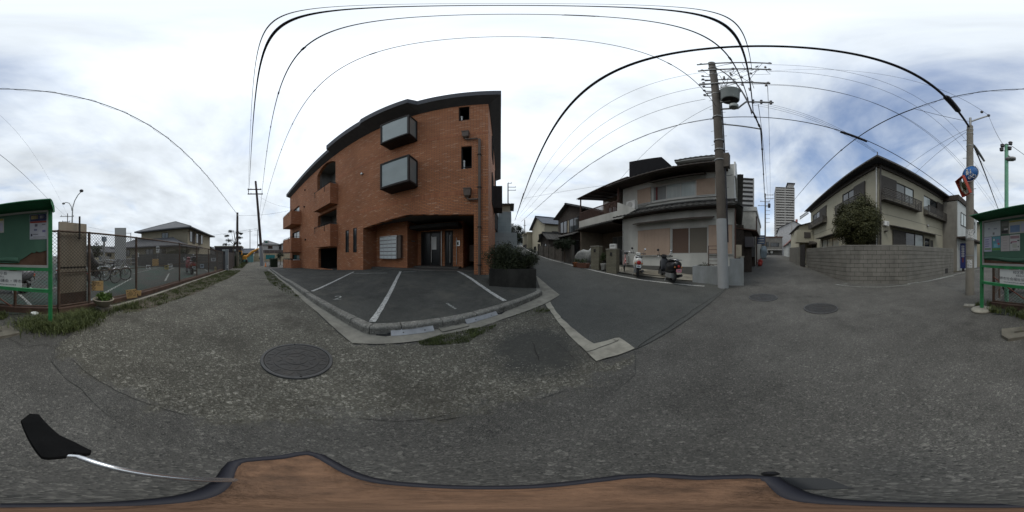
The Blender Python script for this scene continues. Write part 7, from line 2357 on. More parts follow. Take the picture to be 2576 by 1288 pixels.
    MB().tube([(.02, .08, r), (.10, .14, .02)], .010, 6).build('kick_stand', M_chrome, o)
    MB().lathe([(.0001, 0), (.03, .0), (.03, .02), (.0001, .02)], (-.33, 0, .52), 12, axis='x').build('rear_reflector', mat('red_lens', (.30, .012, .012), .3, .05, 5), o)
    return o
def on_ground(px, d, dz=0.0):
    x, y = pl(px, d)
    return (x, y, gz(x, y) + dz)
M_black_f = mat('black_frame', (.015, .016, .020), .4, .1, 6, spec=.5)
M_olive = mat('olive_frame', (.16, .15, .10), .4, .1, 6, spec=.5)
M_silver_f = mat('silver_frame', (.40, .42, .44), .35, .08, 6, metal=.5)
x_, y_ = pl(236, 6.4)
bicycle('black electric bicycle with a large rear child seat parked behind the fence', M_black_f, (x_, y_, gz(x_, y_)), -88, 4, True, True)
bicycle('olive framed bicycle parked behind the black child-seat bicycle', M_olive, on_ground(262, 7.6), -70, 4, True)
bicycle('silver bicycle at the end of the park seen past the concrete slab', M_silver_f, on_ground(143, 8.2), -150, 4, True)
bicycle('grey bicycle with a chrome basket in the second row of the park', M_silver_f, on_ground(283, 9.3), -95, 4, True)
M_pinkf = mat('pink_frame', (.55, .30, .28), .5, .08, 6)
bicycle('pink city bicycle parked nose-in by the white house wall', M_pinkf, on_ground(1570, 7.7, .05), 38, 6, True)

# ------------------------------------------------------------------ scooters
def ring(x, w, z, h, n=14, p=.8):
    out = []
    for k in range(n):
        a = 2 * math.pi * k / n
        c, s = math.cos(a), math.sin(a)
        out.append((x, w * math.copysign(abs(c) ** p, c), z + h * math.copysign(abs(s) ** p, s)))
    return out
M_red = mat('red_lens', (.30, .012, .012), .3, .05, 5)
def scooter(name, label, loc, heading, body, trim, plate, lens_r=.055, mirrors=True, topbox=False, lean=4, cat='scooter', k=1.0):
    o = thing(name, label, cat, loc)
    o.rotation_euler = (R(lean), 0, R(90 - heading))
    o.scale = (k, k, k)
    for x, r in ((0, .22), (1.22, .22)):
        w = MB().torus((x, 0, r), r - .05, .05, 26, 10).build('wheel', M_tyre, o)
        MB().lathe([(.0001, -.035), (.12, -.03), (.14, 0), (.12, .03), (.0001, .035)], (x, 0, r), 18, axis='y').build('hub', M_galv, w)
    # tail body
    MB().loft([ring(-.36, .07, .68, .06), ring(-.33, .13, .66, .11), ring(-.22, .17, .62, .17), ring(.0, .19, .58, .20), ring(.2, .185, .56, .20), ring(.38, .16, .52, .22), ring(.46, .13, .44, .20)]).build('tail_body', body, o)
    MB().loft([ring(-.20, .11, .81, .03), ring(-.12, .14, .82, .05), ring(.12, .15, .81, .055), ring(.34, .13, .79, .05), ring(.44, .07, .77, .03)]).build('seat', M_blackp, o)
    MB().loft([ring(.36, .17, .30, .05), ring(.6, .18, .28, .04), ring(.84, .17, .30, .05)]).build('floorboard', trim, o)
    MB().loft([ring(.80, .16, .36, .10), ring(.86, .21, .55, .20), ring(.92, .20, .72, .16), ring(.97, .12, .86, .08)], cap=True).build('leg_shield', body, o)
    MB().loft([ring(.88, .10, .96, .05), ring(.98, .13, .97, .08), ring(1.06, .10, .95, .07), ring(1.10, .05, .94, .05)]).build('handlebar_cowl', body, o)
    MB().lathe([(.0001, .02), (.06, .01), (.075, -.02), (.075, -.05)], (1.10, 0, .94), 16, axis='x').build('headlight', M_chrome, o)
    hb_ = MB().tube([(.86, -.33, .99), (.94, -.18, .99), (.97, 0, .97), (.94, .18, .99), (.86, .33, .99)], .014, 8).build('handlebar', M_blackp, o)
    for s in (-1, 1):
        MB().tube([(.91, s * .23, .99), (.85, s * .35, .985)], .02, 8).build('grip', M_tyre, hb_)
        MB().tube([(.95, s * .2, .99), (.97, s * .27, .93)], .008, 6).build('brake_lever', M_chrome, hb_)
    for s in (-.06, .06):
        MB().tube([(1.02, s, .70), (1.22, s, .22)], .022, 8).build('fork_leg', M_galv, o)
    MB().loft([ring(1.02, .04, .42, .03), ring(1.10, .08, .46, .035), ring(1.22, .085, .47, .035), ring(1.36, .07, .40, .04), ring(1.42, .03, .34, .03)]).build('front_mudguard', body, o)
    MB().loft([ring(-.26, .06, .42, .03), ring(-.12, .075, .46, .03), ring(.1, .075, .45, .03)]).build('rear_mudguard', M_blackp, o)
    MB().box(-.1, .4, .06, .16, .17, .33).build('engine_case', M_galv, o)
    ex = MB().tube([(.3, -.12, .2), (.05, -.17, .22), (-.28, -.18, .28)], [.03, .055, .05], 10).build('exhaust', M_blackp, o)
    MB().ball((-.375, 0, .60), .03, lens_r, lens_r).build('tail_light', M_red, o)
    for s in (-1, 1):
        MB().ball((-.34, s * .135, .57), .025, .03, .028).build('indicator', mat('amber_lens', (.45, .16, .03), .3), o)
    pl_ = MB().box(-.40, -.39, -.10, .10, .40, .51).build('number_plate', plate, o)
    MB().box(-.402, -.4005, -.07, .07, .435, .47).build('plate_mark', mat('plate_ink', (.14, .17, .24)), pl_)
    MB().tube([(-.36, 0, .54), (-.395, 0, .45)], .02, 6).build('plate_bracket', M_blackp, o)
    if mirrors:
        for s in (-1, 1):
            m_ = MB().tube([(.94, s * .2, .99), (.93, s * .26, 1.10), (.92, s * .30, 1.16)], .007, 6).build('mirror_stalk', M_chrome, o)
            MB().ball((.92, s * .31, 1.20), .02, .055, .05).build('mirror', M_chrome if s < 0 else M_blackp, m_)
    if topbox:
        MB().loft([ring(-.40, .15, .95, .10), ring(-.34, .19, .96, .14), ring(-.1, .19, .96, .14), ring(-.05, .15, .95, .10)]).build('top_box', M_blackp, o)
    MB().tube([(-.1, .17, .84), (-.3, .14, .83), (-.38, 0, .82), (-.3, -.14, .83), (-.1, -.17, .84)], .011, 6).build('grab_rail', M_chrome, o)
    MB().tube([(.38, .10, .22), (.32, .20, .02)], .012, 6).build('side_stand', M_galv, o)
    return o
M_wbody = mat('white_scooter_paint', (.60, .60, .56), .25, .04, 5, spec=.6)
M_blue_t = mat('dark_blue_trim', (.03, .045, .08), .5, .1, 5)
M_blackbody = mat('black_scooter_paint', (.012, .012, .014), .3, .1, 5, spec=.5)
M_platew = mat('white_plate', (.52, .56, .56), .5)
M_platep = mat('pink_plate', (.62, .25, .27), .5)
scooter('scooter', 'white scooter with round red tail light parked facing the white house', on_ground(1603, 6.75, .06), 42, M_wbody, M_blue_t, M_platew, .085, lean=5)
scooter('scooter', 'black scooter with pink number plate parked at an angle by the window', on_ground(1693, 6.15, .06), 30, M_blackbody, M_blackp, M_platep, .05, k=1.03)
scooter('motorcycle', 'black motorcycle with red tail light parked behind the noticeboard', on_ground(58, 5.2), 92, mat('grey_scooter_paint', (.10, .10, .11), .35), M_blackp, M_platew, .05, cat='motorcycle')
M_redbody = mat('red_scooter_paint', (.17, .025, .028), .3, .08, 5, spec=.6)
scooter('motorcycle', 'dark red motorcycle parked against the park block wall', on_ground(482, 10.6), -128, M_redbody, M_blackp, M_platew, .06, True, True, cat='motorcycle', k=1.1)

# ------------------------------------------------------------------ carrier under the camera
car = thing('camera_carrier', 'brown padded carrier top with black edge piping and a mirror on a chrome rod', 'carrier', (0, 0, gz(0, 0)))
gc = gz(0, 0)
ztop = .76
def down(px, py, z):
    a, e = R(az_(px)), R(el_(py))
    r = (z - CAMZ) / math.tan(e)
    return Vector((r * math.sin(a), r * math.cos(a), z - gc))
out_px = [(0, 1273), (150, 1272), (300, 1270), (420, 1262), (500, 1250), (545, 1232), (568, 1212), (582, 1180), (592, 1164), (615, 1158), (660, 1154), (710, 1150), (750, 1142), (775, 1140), (800, 1146), (830, 1165), (860, 1183), (905, 1202), (960, 1214), (1050, 1222), (1150, 1227), (1250, 1228), (1350, 1225), (1440, 1217), (1500, 1209), (1570, 1200), (1640, 1196), (1700, 1199), (1760, 1203), (1820, 1201), (1880, 1199), (1935, 1202), (1960, 1226), (1995, 1248), (2050, 1260), (2130, 1266), (2250, 1270), (2400, 1273), (2500, 1274)]
outl_ = [down(px, py, ztop) for px, py in out_px]
cen = Vector((sum(p.x for p in outl_) / len(outl_), sum(p.y for p in outl_) / len(outl_), 0))
M_brown = mat('brown_leather', (.155, .086, .049), .8, .45, 45, .5, 130, dirt=(.095, .06, .04), dscale=9, damt=.7)
rings = []
for sc_, dz in ((.93, -.05), (1.0, -.02), (.985, .0), (.8, .006), (.5, .012), (.2, .014)):
    rings.append([Vector((cen.x + (p.x - cen.x) * sc_, cen.y + (p.y - cen.y) * sc_, p.z + dz)) for p in outl_])
MB().loft(rings).build('padded_top', M_brown, car)
MB().tube([cen + Vector((0, 0, outl_[0].z)) + Vector(((p.x - cen.x) * .70, (p.y - cen.y) * .70, .006)) for p in outl_[17:32]], .0022, 6).build('seam_crease', mat('brown_seam', (.07, .045, .03), .9), car)
MB().tube([p + Vector((0, 0, -.004)) for p in outl_] + [outl_[0] + Vector((0, 0, -.004))], .0085, 8).build('edge_piping', mat('navy_piping', (.014, .014, .020), .6), car)
MB().tube([cen.lerp(Vector((0, 0, 0)), .5) + Vector((0, 0, .05)), Vector((cen.x, cen.y, ztop - gc - .05))], .028, 10).build('column', M_blackp, car)
MB().loft([[(cen.x - .17, cen.y - .05, .05), (cen.x + .15, cen.y - .05, .05), (cen.x + .15, cen.y + .05, .05), (cen.x - .17, cen.y + .05, .05)], [(cen.x - .16, cen.y - .04, .075), (cen.x + .14, cen.y - .04, .075), (cen.x + .14, cen.y + .04, .075), (cen.x - .16, cen.y + .04, .075)]], smooth=False).build('foot_plate', M_blackp, car)
for dx in (-.13, .11):
    for dy in (-.035, .035):
        MB().torus((cen.x + dx, cen.y + dy, .03), .02, .010, 14, 6).build('castor', M_tyre, car)
zm = .84
mpx = [(52, 1058), (75, 1040), (97, 1042), (150, 1095), (190, 1113), (230, 1133), (227, 1141), (215, 1143), (185, 1139), (172, 1143), (166, 1149), (120, 1153), (103, 1150), (97, 1143)]
mp_ = [down(px, py, zm) for px, py in mpx]
mcen = sum(mp_, Vector()) / len(mp_)
MB().loft([[mcen + (p - mcen) * s + Vector((0, 0, dz)) for p in mp_] for s, dz in ((.96, -.02), (1.0, -.012), (1.0, 0), (.97, .004), (.5, .006))], smooth=False).build('mirror_head', mat('matt_black', (.008, .008, .008), .95, .2, 20, .2, 90, spec=.08), car)
MB().tube([down(162, 1145, zm - .006), down(195, 1147, zm - .006), down(250, 1167, zm - .012), down(330, 1186, zm - .025), down(420, 1199, zm - .045), down(500, 1206, zm - .06), down(575, 1208, ztop - .0)], [.0058, .0058, .006, .0065, .007, .0075, .008], 10).build('mirror_rod', M_chrome, car)
fp = [down(px, py, ztop - .02) for px, py in ((1836, 1196), (1950, 1199), (2080, 1203), (2105, 1212), (2148, 1228), (2060, 1231), (1990, 1230), (1940, 1212))]
MB().loft([[p + Vector((0, 0, dz)) for p in fp] for dz in (-.012, 0)], smooth=False).build('side_flap', mat('dark_flap', (.035, .036, .036), .8), car)
for px, py, w_ in ((1938, 1186, .008),):
    MB().ball(tuple(down(px, py + 6, ztop - .06)), w_, w_, .015).build('edge_knob', M_blackp, car)

# ------------------------------------------------------------------ trees
def tree(name, label, loc, trunk_h, rad, n, leaf, m, seed, bumps=34, clump=.24, lean=(0, 0), cat='tree', tr=.08):
    o = thing(name, label, cat, loc)
    top = Vector((lean[0], lean[1], trunk_h))
    MB().tube([(0, 0, -.2), (lean[0] * .4, lean[1] * .4, trunk_h * .5), tuple(top)], [tr, tr * .8, tr * .6], 9).build('trunk', M_bark, o)
    rnd = random.Random(seed)
    tg = [top + Vector((rnd.uniform(-1, 1) * rad[0] * .7, rnd.uniform(-1, 1) * rad[1] * .7, rnd.uniform(-.2, .9) * rad[2])) for _ in range(9)]
    stuff(limbs('limbs', tuple(top - Vector((0, 0, rad[2] * .25))), tg, tr * .45, M_bark, o, seed))
    stuff(leaves('crown', blob_fn((top.x, top.y, top.z + rad[2] * .35), rad, seed, bumps, .45, clump), n, leaf, m, o, seed))
    return o
M_olea = leaf_mat('osmanthus_leaf', (.026, .031, .011), (.074, .074, .024), (.16, .125, .045))
x_, y_ = pl(2154, 8.4)
tree('garden_tree', 'dense round clipped garden tree rising above the block wall corner', (x_, y_, gz(x_, y_)), 2.4, (1.42, 1.1, 1.38), 46000, .085, M_olea, 21, 260, .20)
M_dk = leaf_mat('dark_leaf', (.010, .018, .008), (.026, .038, .016), (.045, .06, .025))
x_, y_ = pl(1303, 27)
tree('dark_tree', 'dark evergreen tree overhanging the hill road behind the grey house', (x_ - .6, y_, gz(x_, y_)), 1.6, (1.7, 1.8, 1.9), 4500, .22, M_dk, 22, 40, .25)
x_, y_ = pl(1420, 11.0)
tree('garden_shrub', 'spreading dark shrub behind the stone fence on the hill road', (x_, y_, gz(x_, y_)), 1.1, (.75, .7, .42), 2600, .10, M_dk, 23, 30, .28, cat='shrub', tr=.05)
# garden pine with layered pads by the lane
x_, y_ = pl(588, 27)
gp_ = gz(x_, y_)
pn = thing('pine_tree', 'garden pine with layered foliage pads behind the short lane pole', 'tree', (x_, y_, gp_))
zt3 = at(585, 580, 27).z - gp_
MB().tube([(0, 0, -.2), (.1, -.1, zt3 * .4), (.05, .25, zt3 * .7), (.1, .0, zt3)], [.16, .13, .09, .04], 8).build('trunk', M_bark, pn)
rnd = random.Random(9)
pads = [(.0, -.5, zt3 * .98, .5), (.1, .5, zt3 * .92, .6), (0, -1.2, zt3 * .85, .55), (.2, 1.0, zt3 * .78, .6), (0, -.7, zt3 * .70, .7), (-.1, .7, zt3 * .62, .7), (0, 1.3, zt3 * .9, .4), (0, -1.3, zt3 * .58, .6)]
stuff(limbs('limbs', (.05, .1, zt3 * .55), [p[:3] for p in pads], .05, M_bark, pn, 3))
for k, (a, b, c_, r_) in enumerate(pads):
    stuff(leaves('foliage_pad', blob_fn((a, b, c_), (r_, r_, r_ * .25), 50 + k, 10, .6, .35), 420, .16, M_dk, pn, 60 + k, .25))
# clipped hedge and round shrub down the lane
def hedge(label, x0, x1, y0, y1, h, n, m, seed, leaf=.12):
    gx, gy = (x0 + x1) / 2, (y0 + y1) / 2
    o = thing('hedge', label, 'hedge', (gx, gy, gz(gx, gy)))
    def fn(r):
        p = Vector((r.uniform(x0, x1) - gx, r.uniform(y0, y1) - gy, h * r.random() ** .5))
        return tuple(p), (p.x / (x1 - x0), p.y / (y1 - y0), .6)
    MB().box(x0 - gx + .1, x1 - gx - .1, y0 - gy + .1, y1 - gy - .1, -.1, h * .9).build('core', M_dk, o)
    stuff(leaves('foliage', fn, n, leaf, m, o, seed))
    return o
hedge('dark clipped hedge along the left side of the lane end', -33, -20.5, -3.6, -2.4, 1.5, 5000, M_dk, 31, .14)
hedge('dark hedge at the back of the bicycle park beside the concrete slab', -4.5, -.5, -16, -15, 1.5, 2500, M_dk, 32, .14)
hedge('low dark hedge in front of the brick building far balcony', -23.5, -21.6, 1.9, 3.0, 1.2, 1500, M_dk, 33, .1)
x_, y_ = pl(705, 26)
tree('round_shrub', 'round dark clipped shrub beyond the end of the brick building', (x_, y_, gz(x_, y_)), 1.3, (.62, .62, .6), 1800, .1, M_dk, 24, 26, .3, cat='shrub', tr=.06)

# ------------------------------------------------------------------ houses around the bicycle park and the lane
M_tan = mat('tan_render', (.26, .23, .165), .9, .08, 1.2)
M_slate = mat('grey_slate', (.105, .105, .108), .7, .15, 3)
W90 = Matrix.Rotation(R(90), 4, 'Z')      # front faces east, width runs north
def hz(x, y):
    return gz(x, y)
hl = house('hip_roof_house', 'tan two-storey house with grey hipped roof behind the bicycle park', Matrix.Translation((-19.8, -16.8, 0)) @ W90, 8.0, 10.5, 5.05, 'hip', 2.0, M_tan, M_slate, [('f', 3.9, 5.0, 3.5, 4.6, 1), ('r', .6, 1.5, 3.2, 4.7), ('r', 3.0, 3.9, 3.2, 4.7), ('r', 5.2, 6.0, 3.2, 4.7)], ov=.8, base=-.6)
for y in (1.6, 4.0):
    MB().box(8.003, 8.06, y, y + .95, 3.0, 4.7).build('wall_shutter', M_wood, hl)
house('hip_roof_wing', 'single-storey tan wing with hipped grey roof before the two-storey house', Matrix.Translation((-17.7, -20.5, 0)) @ W90, 11.5, 6, 2.55, 'hip', 1.75, M_tan, M_slate, [('f', 6.3, 7.6, 1.2, 2.2, 1), ('f', 8.6, 9.6, 1.2, 2.2, 1), ('f', 2.0, 3.2, 1.2, 2.2, 1)], ov=.7, base=-.6)
for k, (xa, ya) in enumerate([(-17.2, -9.6), (-17.0, -8.0)]):
    o = thing('garden_shrub', ['grey-green', 'brownish'][k] + ' shrub leaning over the block wall by the lane', 'shrub', (xa, ya, hz(xa, ya)))
    stuff(leaves('foliage', blob_fn((0, 0, 1.6), (.8, .9, .5), 40 + k, 20, .5, .3), 1400, .14, [M_olea, M_shrub][k], o, 41 + k))
    limbs('stems', (0, 0, 0), [(.2, .3, 1.6), (-.3, -.3, 1.7), (.1, -.5, 1.5)], .04, M_bark, o)
house('dark_barn', 'dark flat-topped barn with pale roof edge behind the lane pine', Matrix.Translation((-33, -8.5, 0)) @ W90, 5.5, 5, 3.1, 'flat', .25, mat('dark_cladding', (.045, .042, .045)), M_conc, [('f', 1.5, 3.0, 2.2, 2.7, 1), ('f', 3.6, 4.8, 2.2, 2.7, 1)], base=-.6, cat='barn', wpane=M_pane)
house('small_gable_house', 'small pale gable house left of the dark barn', Matrix.Translation((-36, -12, 0)) @ W90, 3.4, 5, 2.3, 'gable_y', .9, M_loggia, M_slate, [('f', 1, 2, .8, 1.8)], base=-.6)
house('blue_roof_shed', 'low teal shed with blue-grey roof behind the digger', Matrix.Translation((-34, -3.2, 0)) @ W90, 2.6, 4, 1.9, 'gable_x', .8, mat('teal_panel', (.14, .30, .30)), M_bluetile, [('f', .5, 1.3, .9, 1.5)], base=-.6, cat='shed')
house('far_lane_house', 'pale house with hipped grey roof closing the lane behind the timber pole', Matrix.Translation((-46, 1.0, 0)) @ W90, 5.5, 6, 4.5, 'hip', 1.3, mat('pale_wall', (.36, .35, .33)), M_slate, [('f', 2.4, 3.7, 3.3, 4.1, 1), ('f', 2.0, 4.2, 1.4, 2.0, 2)], base=-.6)
house('far_lane_house', 'second pale house beside the brick building at the lane end', Matrix.Translation((-45, 7.2, 0)) @ W90, 4.5, 6, 4.6, 'hip', 1.2, mat('pale_wall', (.36, .35, .33)), M_slate, [('f', 1.0, 2.2, 3.2, 4.0, 1)], base=-.6)
lwf = thing('site_fence', 'cream panel site fence with brown top across the end of the lane', 'fence', (-39, 0, hz(-39, 0)))
for k in range(9):
    MB().box(-.05, .05, -3.0 + k * 1.25, -3.0 + k * 1.25 + 1.22, -.3, 1.9).build('panel', mat('cream_panel', (.36, .30, .20)), lwf)
    MB().box(-.08, .08, -3.0 + k * 1.25, -3.0 + k * 1.25 + 1.22, 1.9, 2.7).build('top_board', mat('brown_board', (.09, .07, .06)), lwf)
# excavator
ex = thing('excavator', 'yellow excavator with raised boom working at the lane end', 'excavator', (*pl(610, 31), hz(*pl(610, 31))))
M_yel = mat('excavator_yellow', (.55, .26, .03), .5, .1, 4)
bE_ = Vector(ex.location)
def le(px, py):
    return at(px, py, 31) - bE_
for s in (-.5, .5):
    MB().loft([ring(-1.0 + s * 0, .2, .35, .3), ring(1.0, .2, .35, .3)]).build('track', M_blackp, ex).location = (0, s * 1.6, 0)
MB().box(-.9, .9, -.8, .8, .7, 1.3).build('upper_body', M_yel, ex)
cb_ = MB().box(-.1, .8, -.75, -.05, 1.3, 2.3).build('cab', M_yel, ex)
MB().box(.805, .82, -.68, -.12, 1.55, 2.2).build('windscreen', M_darkglass, cb_)
MB().tube([Vector((0, .2, 1.2)), le(622, 645), le(634, 634), le(646, 628)], [.24, .26, .24, .18], 8).build('boom', M_yel, ex)
MB().tube([le(645, 627), le(655, 626), le(657, 636), le(655, 646)], [.17, .18, .15, .12], 8).build('dipper_arm', M_yel, ex)
MB().loft([ring(-.12, .28, 0, .2), ring(.12, .28, 0, .2)]).build('bucket', M_blackp, ex).location = le(655, 650)
rb_ = thing('teal_banner', 'teal site board fixed by the hedge right of the timber pole', 'banner', (*pl(680, 27), hz(*pl(680, 27)) + .6), rz=R(180))
MB().box(-.02, .02, -.75, .75, .3, 1.0).build('board', mat('teal_board', (.03, .22, .22)), rb_)
for y in (-.7, .7):
    MB().tube([(0.03, y, -.7), (.03, y, 1.05)], .03, 6).build('stake', M_galv, rb_)
con = thing('traffic_cone', 'orange traffic cone at the foot of the leaning timber pole', 'cone', (*pl(668, 22.5), hz(*pl(668, 22.5))))
MB().lathe([(.16, 0), (.16, .03), (.11, .04), (.03, .55), (.0001, .56)], n=14).build('cone', mat('cone_orange', (.55, .16, .03)), con)

# beyond the bicycle park: low roofs and a shop block
house('white_block', 'cream flat-roofed block with three signs seen between noticeboard and slab', Matrix.Translation((-4.9, -31, 0)) @ Matrix.Rotation(R(180), 4, 'Z'), 3.6, 6, 4.2, 'flat', .2, M_cream, M_cream, [], base=-1, cat='building')
for k in range(3):
    s = thing('wall_sign', ['upper', 'middle', 'lower'][k] + ' dark blue sign plate on the cream block', 'sign', (-6.3, -30.93, 3.3 - k * .85))
    MB().box(-.32, .32, 0, .05, -.3, .3).build('plate', mat('navy_plate', (.06, .09, .16)), s)
    MB().box(-.2, .2, .052, .056, -.16, .16).build('mark', M_sgw, s)
far = [(232, 626, 40, 6, 2.6, 'gable_x'), (262, 620, 52, 8, 3.0, 'hip'), (288, 628, 44, 6, 2.6, 'gable_x'), (310, 622, 60, 9, 3.2, 'hip')]
for k, (px, py, d, w_, h_, rf_) in enumerate(far):
    x, y = pl(px, d)
    a = az_(px)
    house('distant_house', ['low cream gabled', 'pale hipped', 'small tan gabled', 'wide grey hipped'][k] + ' house beyond the bicycle park', Matrix.Translation((x, y, gz(x, y))) @ Matrix.Rotation(R(-a), 4, 'Z') @ Matrix.Translation((-w_ / 2, 0, 0)), w_, 5, h_, rf_, 1.4, [M_cream, M_loggia, M_tan, M_wh][k], M_slate, [('f', 1, 2.2, 1.2, 2.2, 1), ('f', 3.4, 4.8, 1.2, 2.2, 1)], base=-1)
for k, (px, py, d, r_) in enumerate([(238, 612, 36, 2.0), (330, 628, 62, 3.0), (524, 622, 40, 1.3)]):
    x, y = pl(px, d)
    tree('distant_tree', ['dark tree among the low roofs beyond the park', 'far dark tree behind the wide grey house', 'small tree beside the pale gable house'][k], (x, y, gz(x, y)), 2.2, (r_, r_, r_ * .8), 900, .4, M_dk, 70 + k, 20, .3)
# a signal-like post with gantry box in the park
o = thing('ticket_machine', 'grey pay post with a square head standing in the bicycle park', 'machine', on_ground(262, 12))
MB().box(-.06, .06, -.06, .06, 0, 2.3).build('post', M_galv, o)
MB().box(-.16, .16, -.1, .1, 2.3, 2.65).build('head', mat('blue_head', (.16, .20, .24)), o)
MB().box(-.35, .35, -.2, .2, .8, 1.2).build('console', M_galv, o)

# ------------------------------------------------------------------ side street to the east
E90 = Matrix.Rotation(R(-90), 4, 'Z')     # front faces west, width runs south
def east(name, label, x, yl, w, d, h, roof, rh, wm, rm, wins=(), cat='house', ov=.3):
    return house(name, label, Matrix.Translation((x, yl, 0)) @ E90, w, d, h, roof, rh, wm, rm, wins, ov, base=-.8, cat=cat)
sh_ = thing('timber_lean_to', 'dark timber lean-to on the side street beside the white house', 'shed', (9.9, 1.0, gz(9.9, 1.0)))
MB().box(0, .1, 0, 2.6, 0, 2.5).box(2.6, 2.7, 0, 2.6, 0, 2.5).box(.1, 2.6, 2.5, 2.6, 0, 2.5).build('frame_walls', M_wood, sh_)
MB().box(.1, 2.6, .0, .05, .9, 2.4).build('dark_front', M_dark, sh_)
MB().add([(-.3, -.35, 2.45), (2.9, -.35, 2.45), (2.9, 2.7, 2.9), (-.3, 2.7, 2.9), (-.3, -.35, 2.52), (2.9, -.35, 2.52), (2.9, 2.7, 2.97), (-.3, 2.7, 2.97)], [(0, 1, 2, 3), (4, 5, 6, 7), (0, 1, 5, 4), (1, 2, 6, 5), (2, 3, 7, 6), (3, 0, 4, 7)]).build('roof', M_rust, sh_)
MB().box(-.45, .0, -.18, .35, 1.5, 2.1).build('air_conditioner', M_insul, sh_)
bwd = east('white_street_house', 'white rendered house with grey cornice beyond the timber lean-to', 13.2, 7.0, 6.0, 8.5, 5.0, 'flat', .35, mat('offwhite_render', (.42, .41, .37)), M_alu, [('f', 1, 2.2, 2.6, 3.8)])
MB().tube([(6.06, .3, 0), (6.06, .3, 4.6)], .05, 8).build('down_pipe', M_rust, bwd)
bs_ = thing('blade_sign', 'dark blue projecting sign on the lean-to by the white street house', 'sign', (12.9, .55, 2.6))
MB().box(-.02, .02, -.3, .3, -.4, .3).build('plate', mat('navy_plate', (.06, .09, .16)), bs_)
for k in range(3):
    MB().box(-.03, -.021, -.22, .22, -.3 + k * .2, -.22 + k * .2).build('line', M_alu, bs_)
MB().bar((0, .3, 0), (0, .62, 0), .03, .03).build('bracket', M_galv, bs_)
for k in range(2):
    o = thing('plant_pot', ['red flowering pot at the foot of the white street house', 'red bucket beside the flowering pot on the side street'][k], 'pot', (12.6 + k * .7, .62, gz(12.6, .6)))
    MB().lathe([(.0001, 0), (.14, 0), (.19, .3), (.16, .3), (.0001, .27)], n=14).build('pot', mat('red_pot', (.35, .05, .04)), o)
    stuff(leaves('flowers', blob_fn((0, 0, .38), (.18, .18, .12), 80 + k, 8, .5, .4), 160, .07, mat('red_petal', (.40, .05, .04)), o, 81 + k))
bcb = thing('blue_bin', 'blue-grey plastic sheeted stack beside the road at the side street end', 'stack', (21, .55, gz(21, .55)))
MB().loft([ring(-.5, .4, .5, .5), ring(-.2, .45, .8, .8), ring(.3, .4, .7, .7), ring(.6, .3, .5, .5)]).build('sheet', mat('blue_grey_sheet', (.16, .20, .23), .6, .2, 4), bcb)
east('yellow_block', 'ochre upper storey behind the white street house', 30, 7.5, 5, 5, 9.5, 'flat', .3, mat('ochre_wall', (.42, .26, .08)), M_alu, [], 'building')
east('factory', 'grey barrel-roofed workshop closing the side street', 47, -3.2, 8.5, 10, 9.4, 'gable_y', 2.2, mat('workshop_grey', (.34, .34, .34)), M_slate, [('f', 2, 4.2, 1.6, 2.8, 2), ('f', 5.5, 7.6, .6, 2.4, 2)], 'building')
ef = east('cluttered_house', 'shabby grey house with open lower floor at the end of the side street', 41, 2.2, 5.8, 5, 5.9, 'flat', .3, mat('shabby_wall', (.13, .125, .115), .9, .25, 1.5), M_rust, [('f', .6, 2.4, 3.6, 4.8, 2), ('f', 2.8, 5.0, 3.6, 4.6, 2), ('f', .5, 2.6, .9, 2.2, 1)])
MB().box(.1, 5.7, -1.2, -.003, 2.7, 2.85).build('awning', M_alu, ef)
for k, y in enumerate((.3, -.9)):
    s = thing('notice_board', ['left', 'right'][k] + ' white notice board at the end wall of the side street', 'sign', (40.6, y, gz(40.6, y)))
    MB().box(-.02, .02, -.3, .3, .4, 1.1).build('plate', M_sgw, s)
    MB().tube([(.03, 0, 0), (.03, 0, .5)], .03, 6).build('stake', M_galv, s)
wg = east('white_gable_house', 'white gabled house with faded red roof on the right of the side street', 27, -3.3, 4.8, 7, 3.3, 'gable_y', 2.2, mat('bluish_white', (.42, .44, .43)), mat('faded_red_roof', (.20, .10, .09)), [('f', 1.6, 2.6, 1.2, 2.2, 1)], ov=.25)
nh = east('neighbour_house', 'beige house with projecting balcony next to the corner house', 18.4, -3.6, 6.5, 7, 4.7, 'gable_y', 1.0, M_beige, M_eave, [('f', 1.4, 2.6, .6, 2.2, 1)])
nb_ = MB().box(-.6, 2.6, -1.5, -.003, 2.7, 4.0).build('balcony', M_beige, nh)
MB().box(.2, .9, -1.56, -1.503, 3.2, 3.8).build('vent', M_shut, nb_)
blkw = thing('block_wall', 'low concrete block wall in front of the neighbour house', 'wall', (12.2, -2.45, gz(12.2, -2.45)))
for r in range(7):
    for c in range(9):
        MB().box(c * .6, c * .6 + .588, 0, .12, r * .2 + gz(12.2 + c * .6, -2.4) - gz(12.2, -2.45), r * .2 + .19 + gz(12.2 + c * .6, -2.4) - gz(12.2, -2.45)).build('block', M_block, blkw)
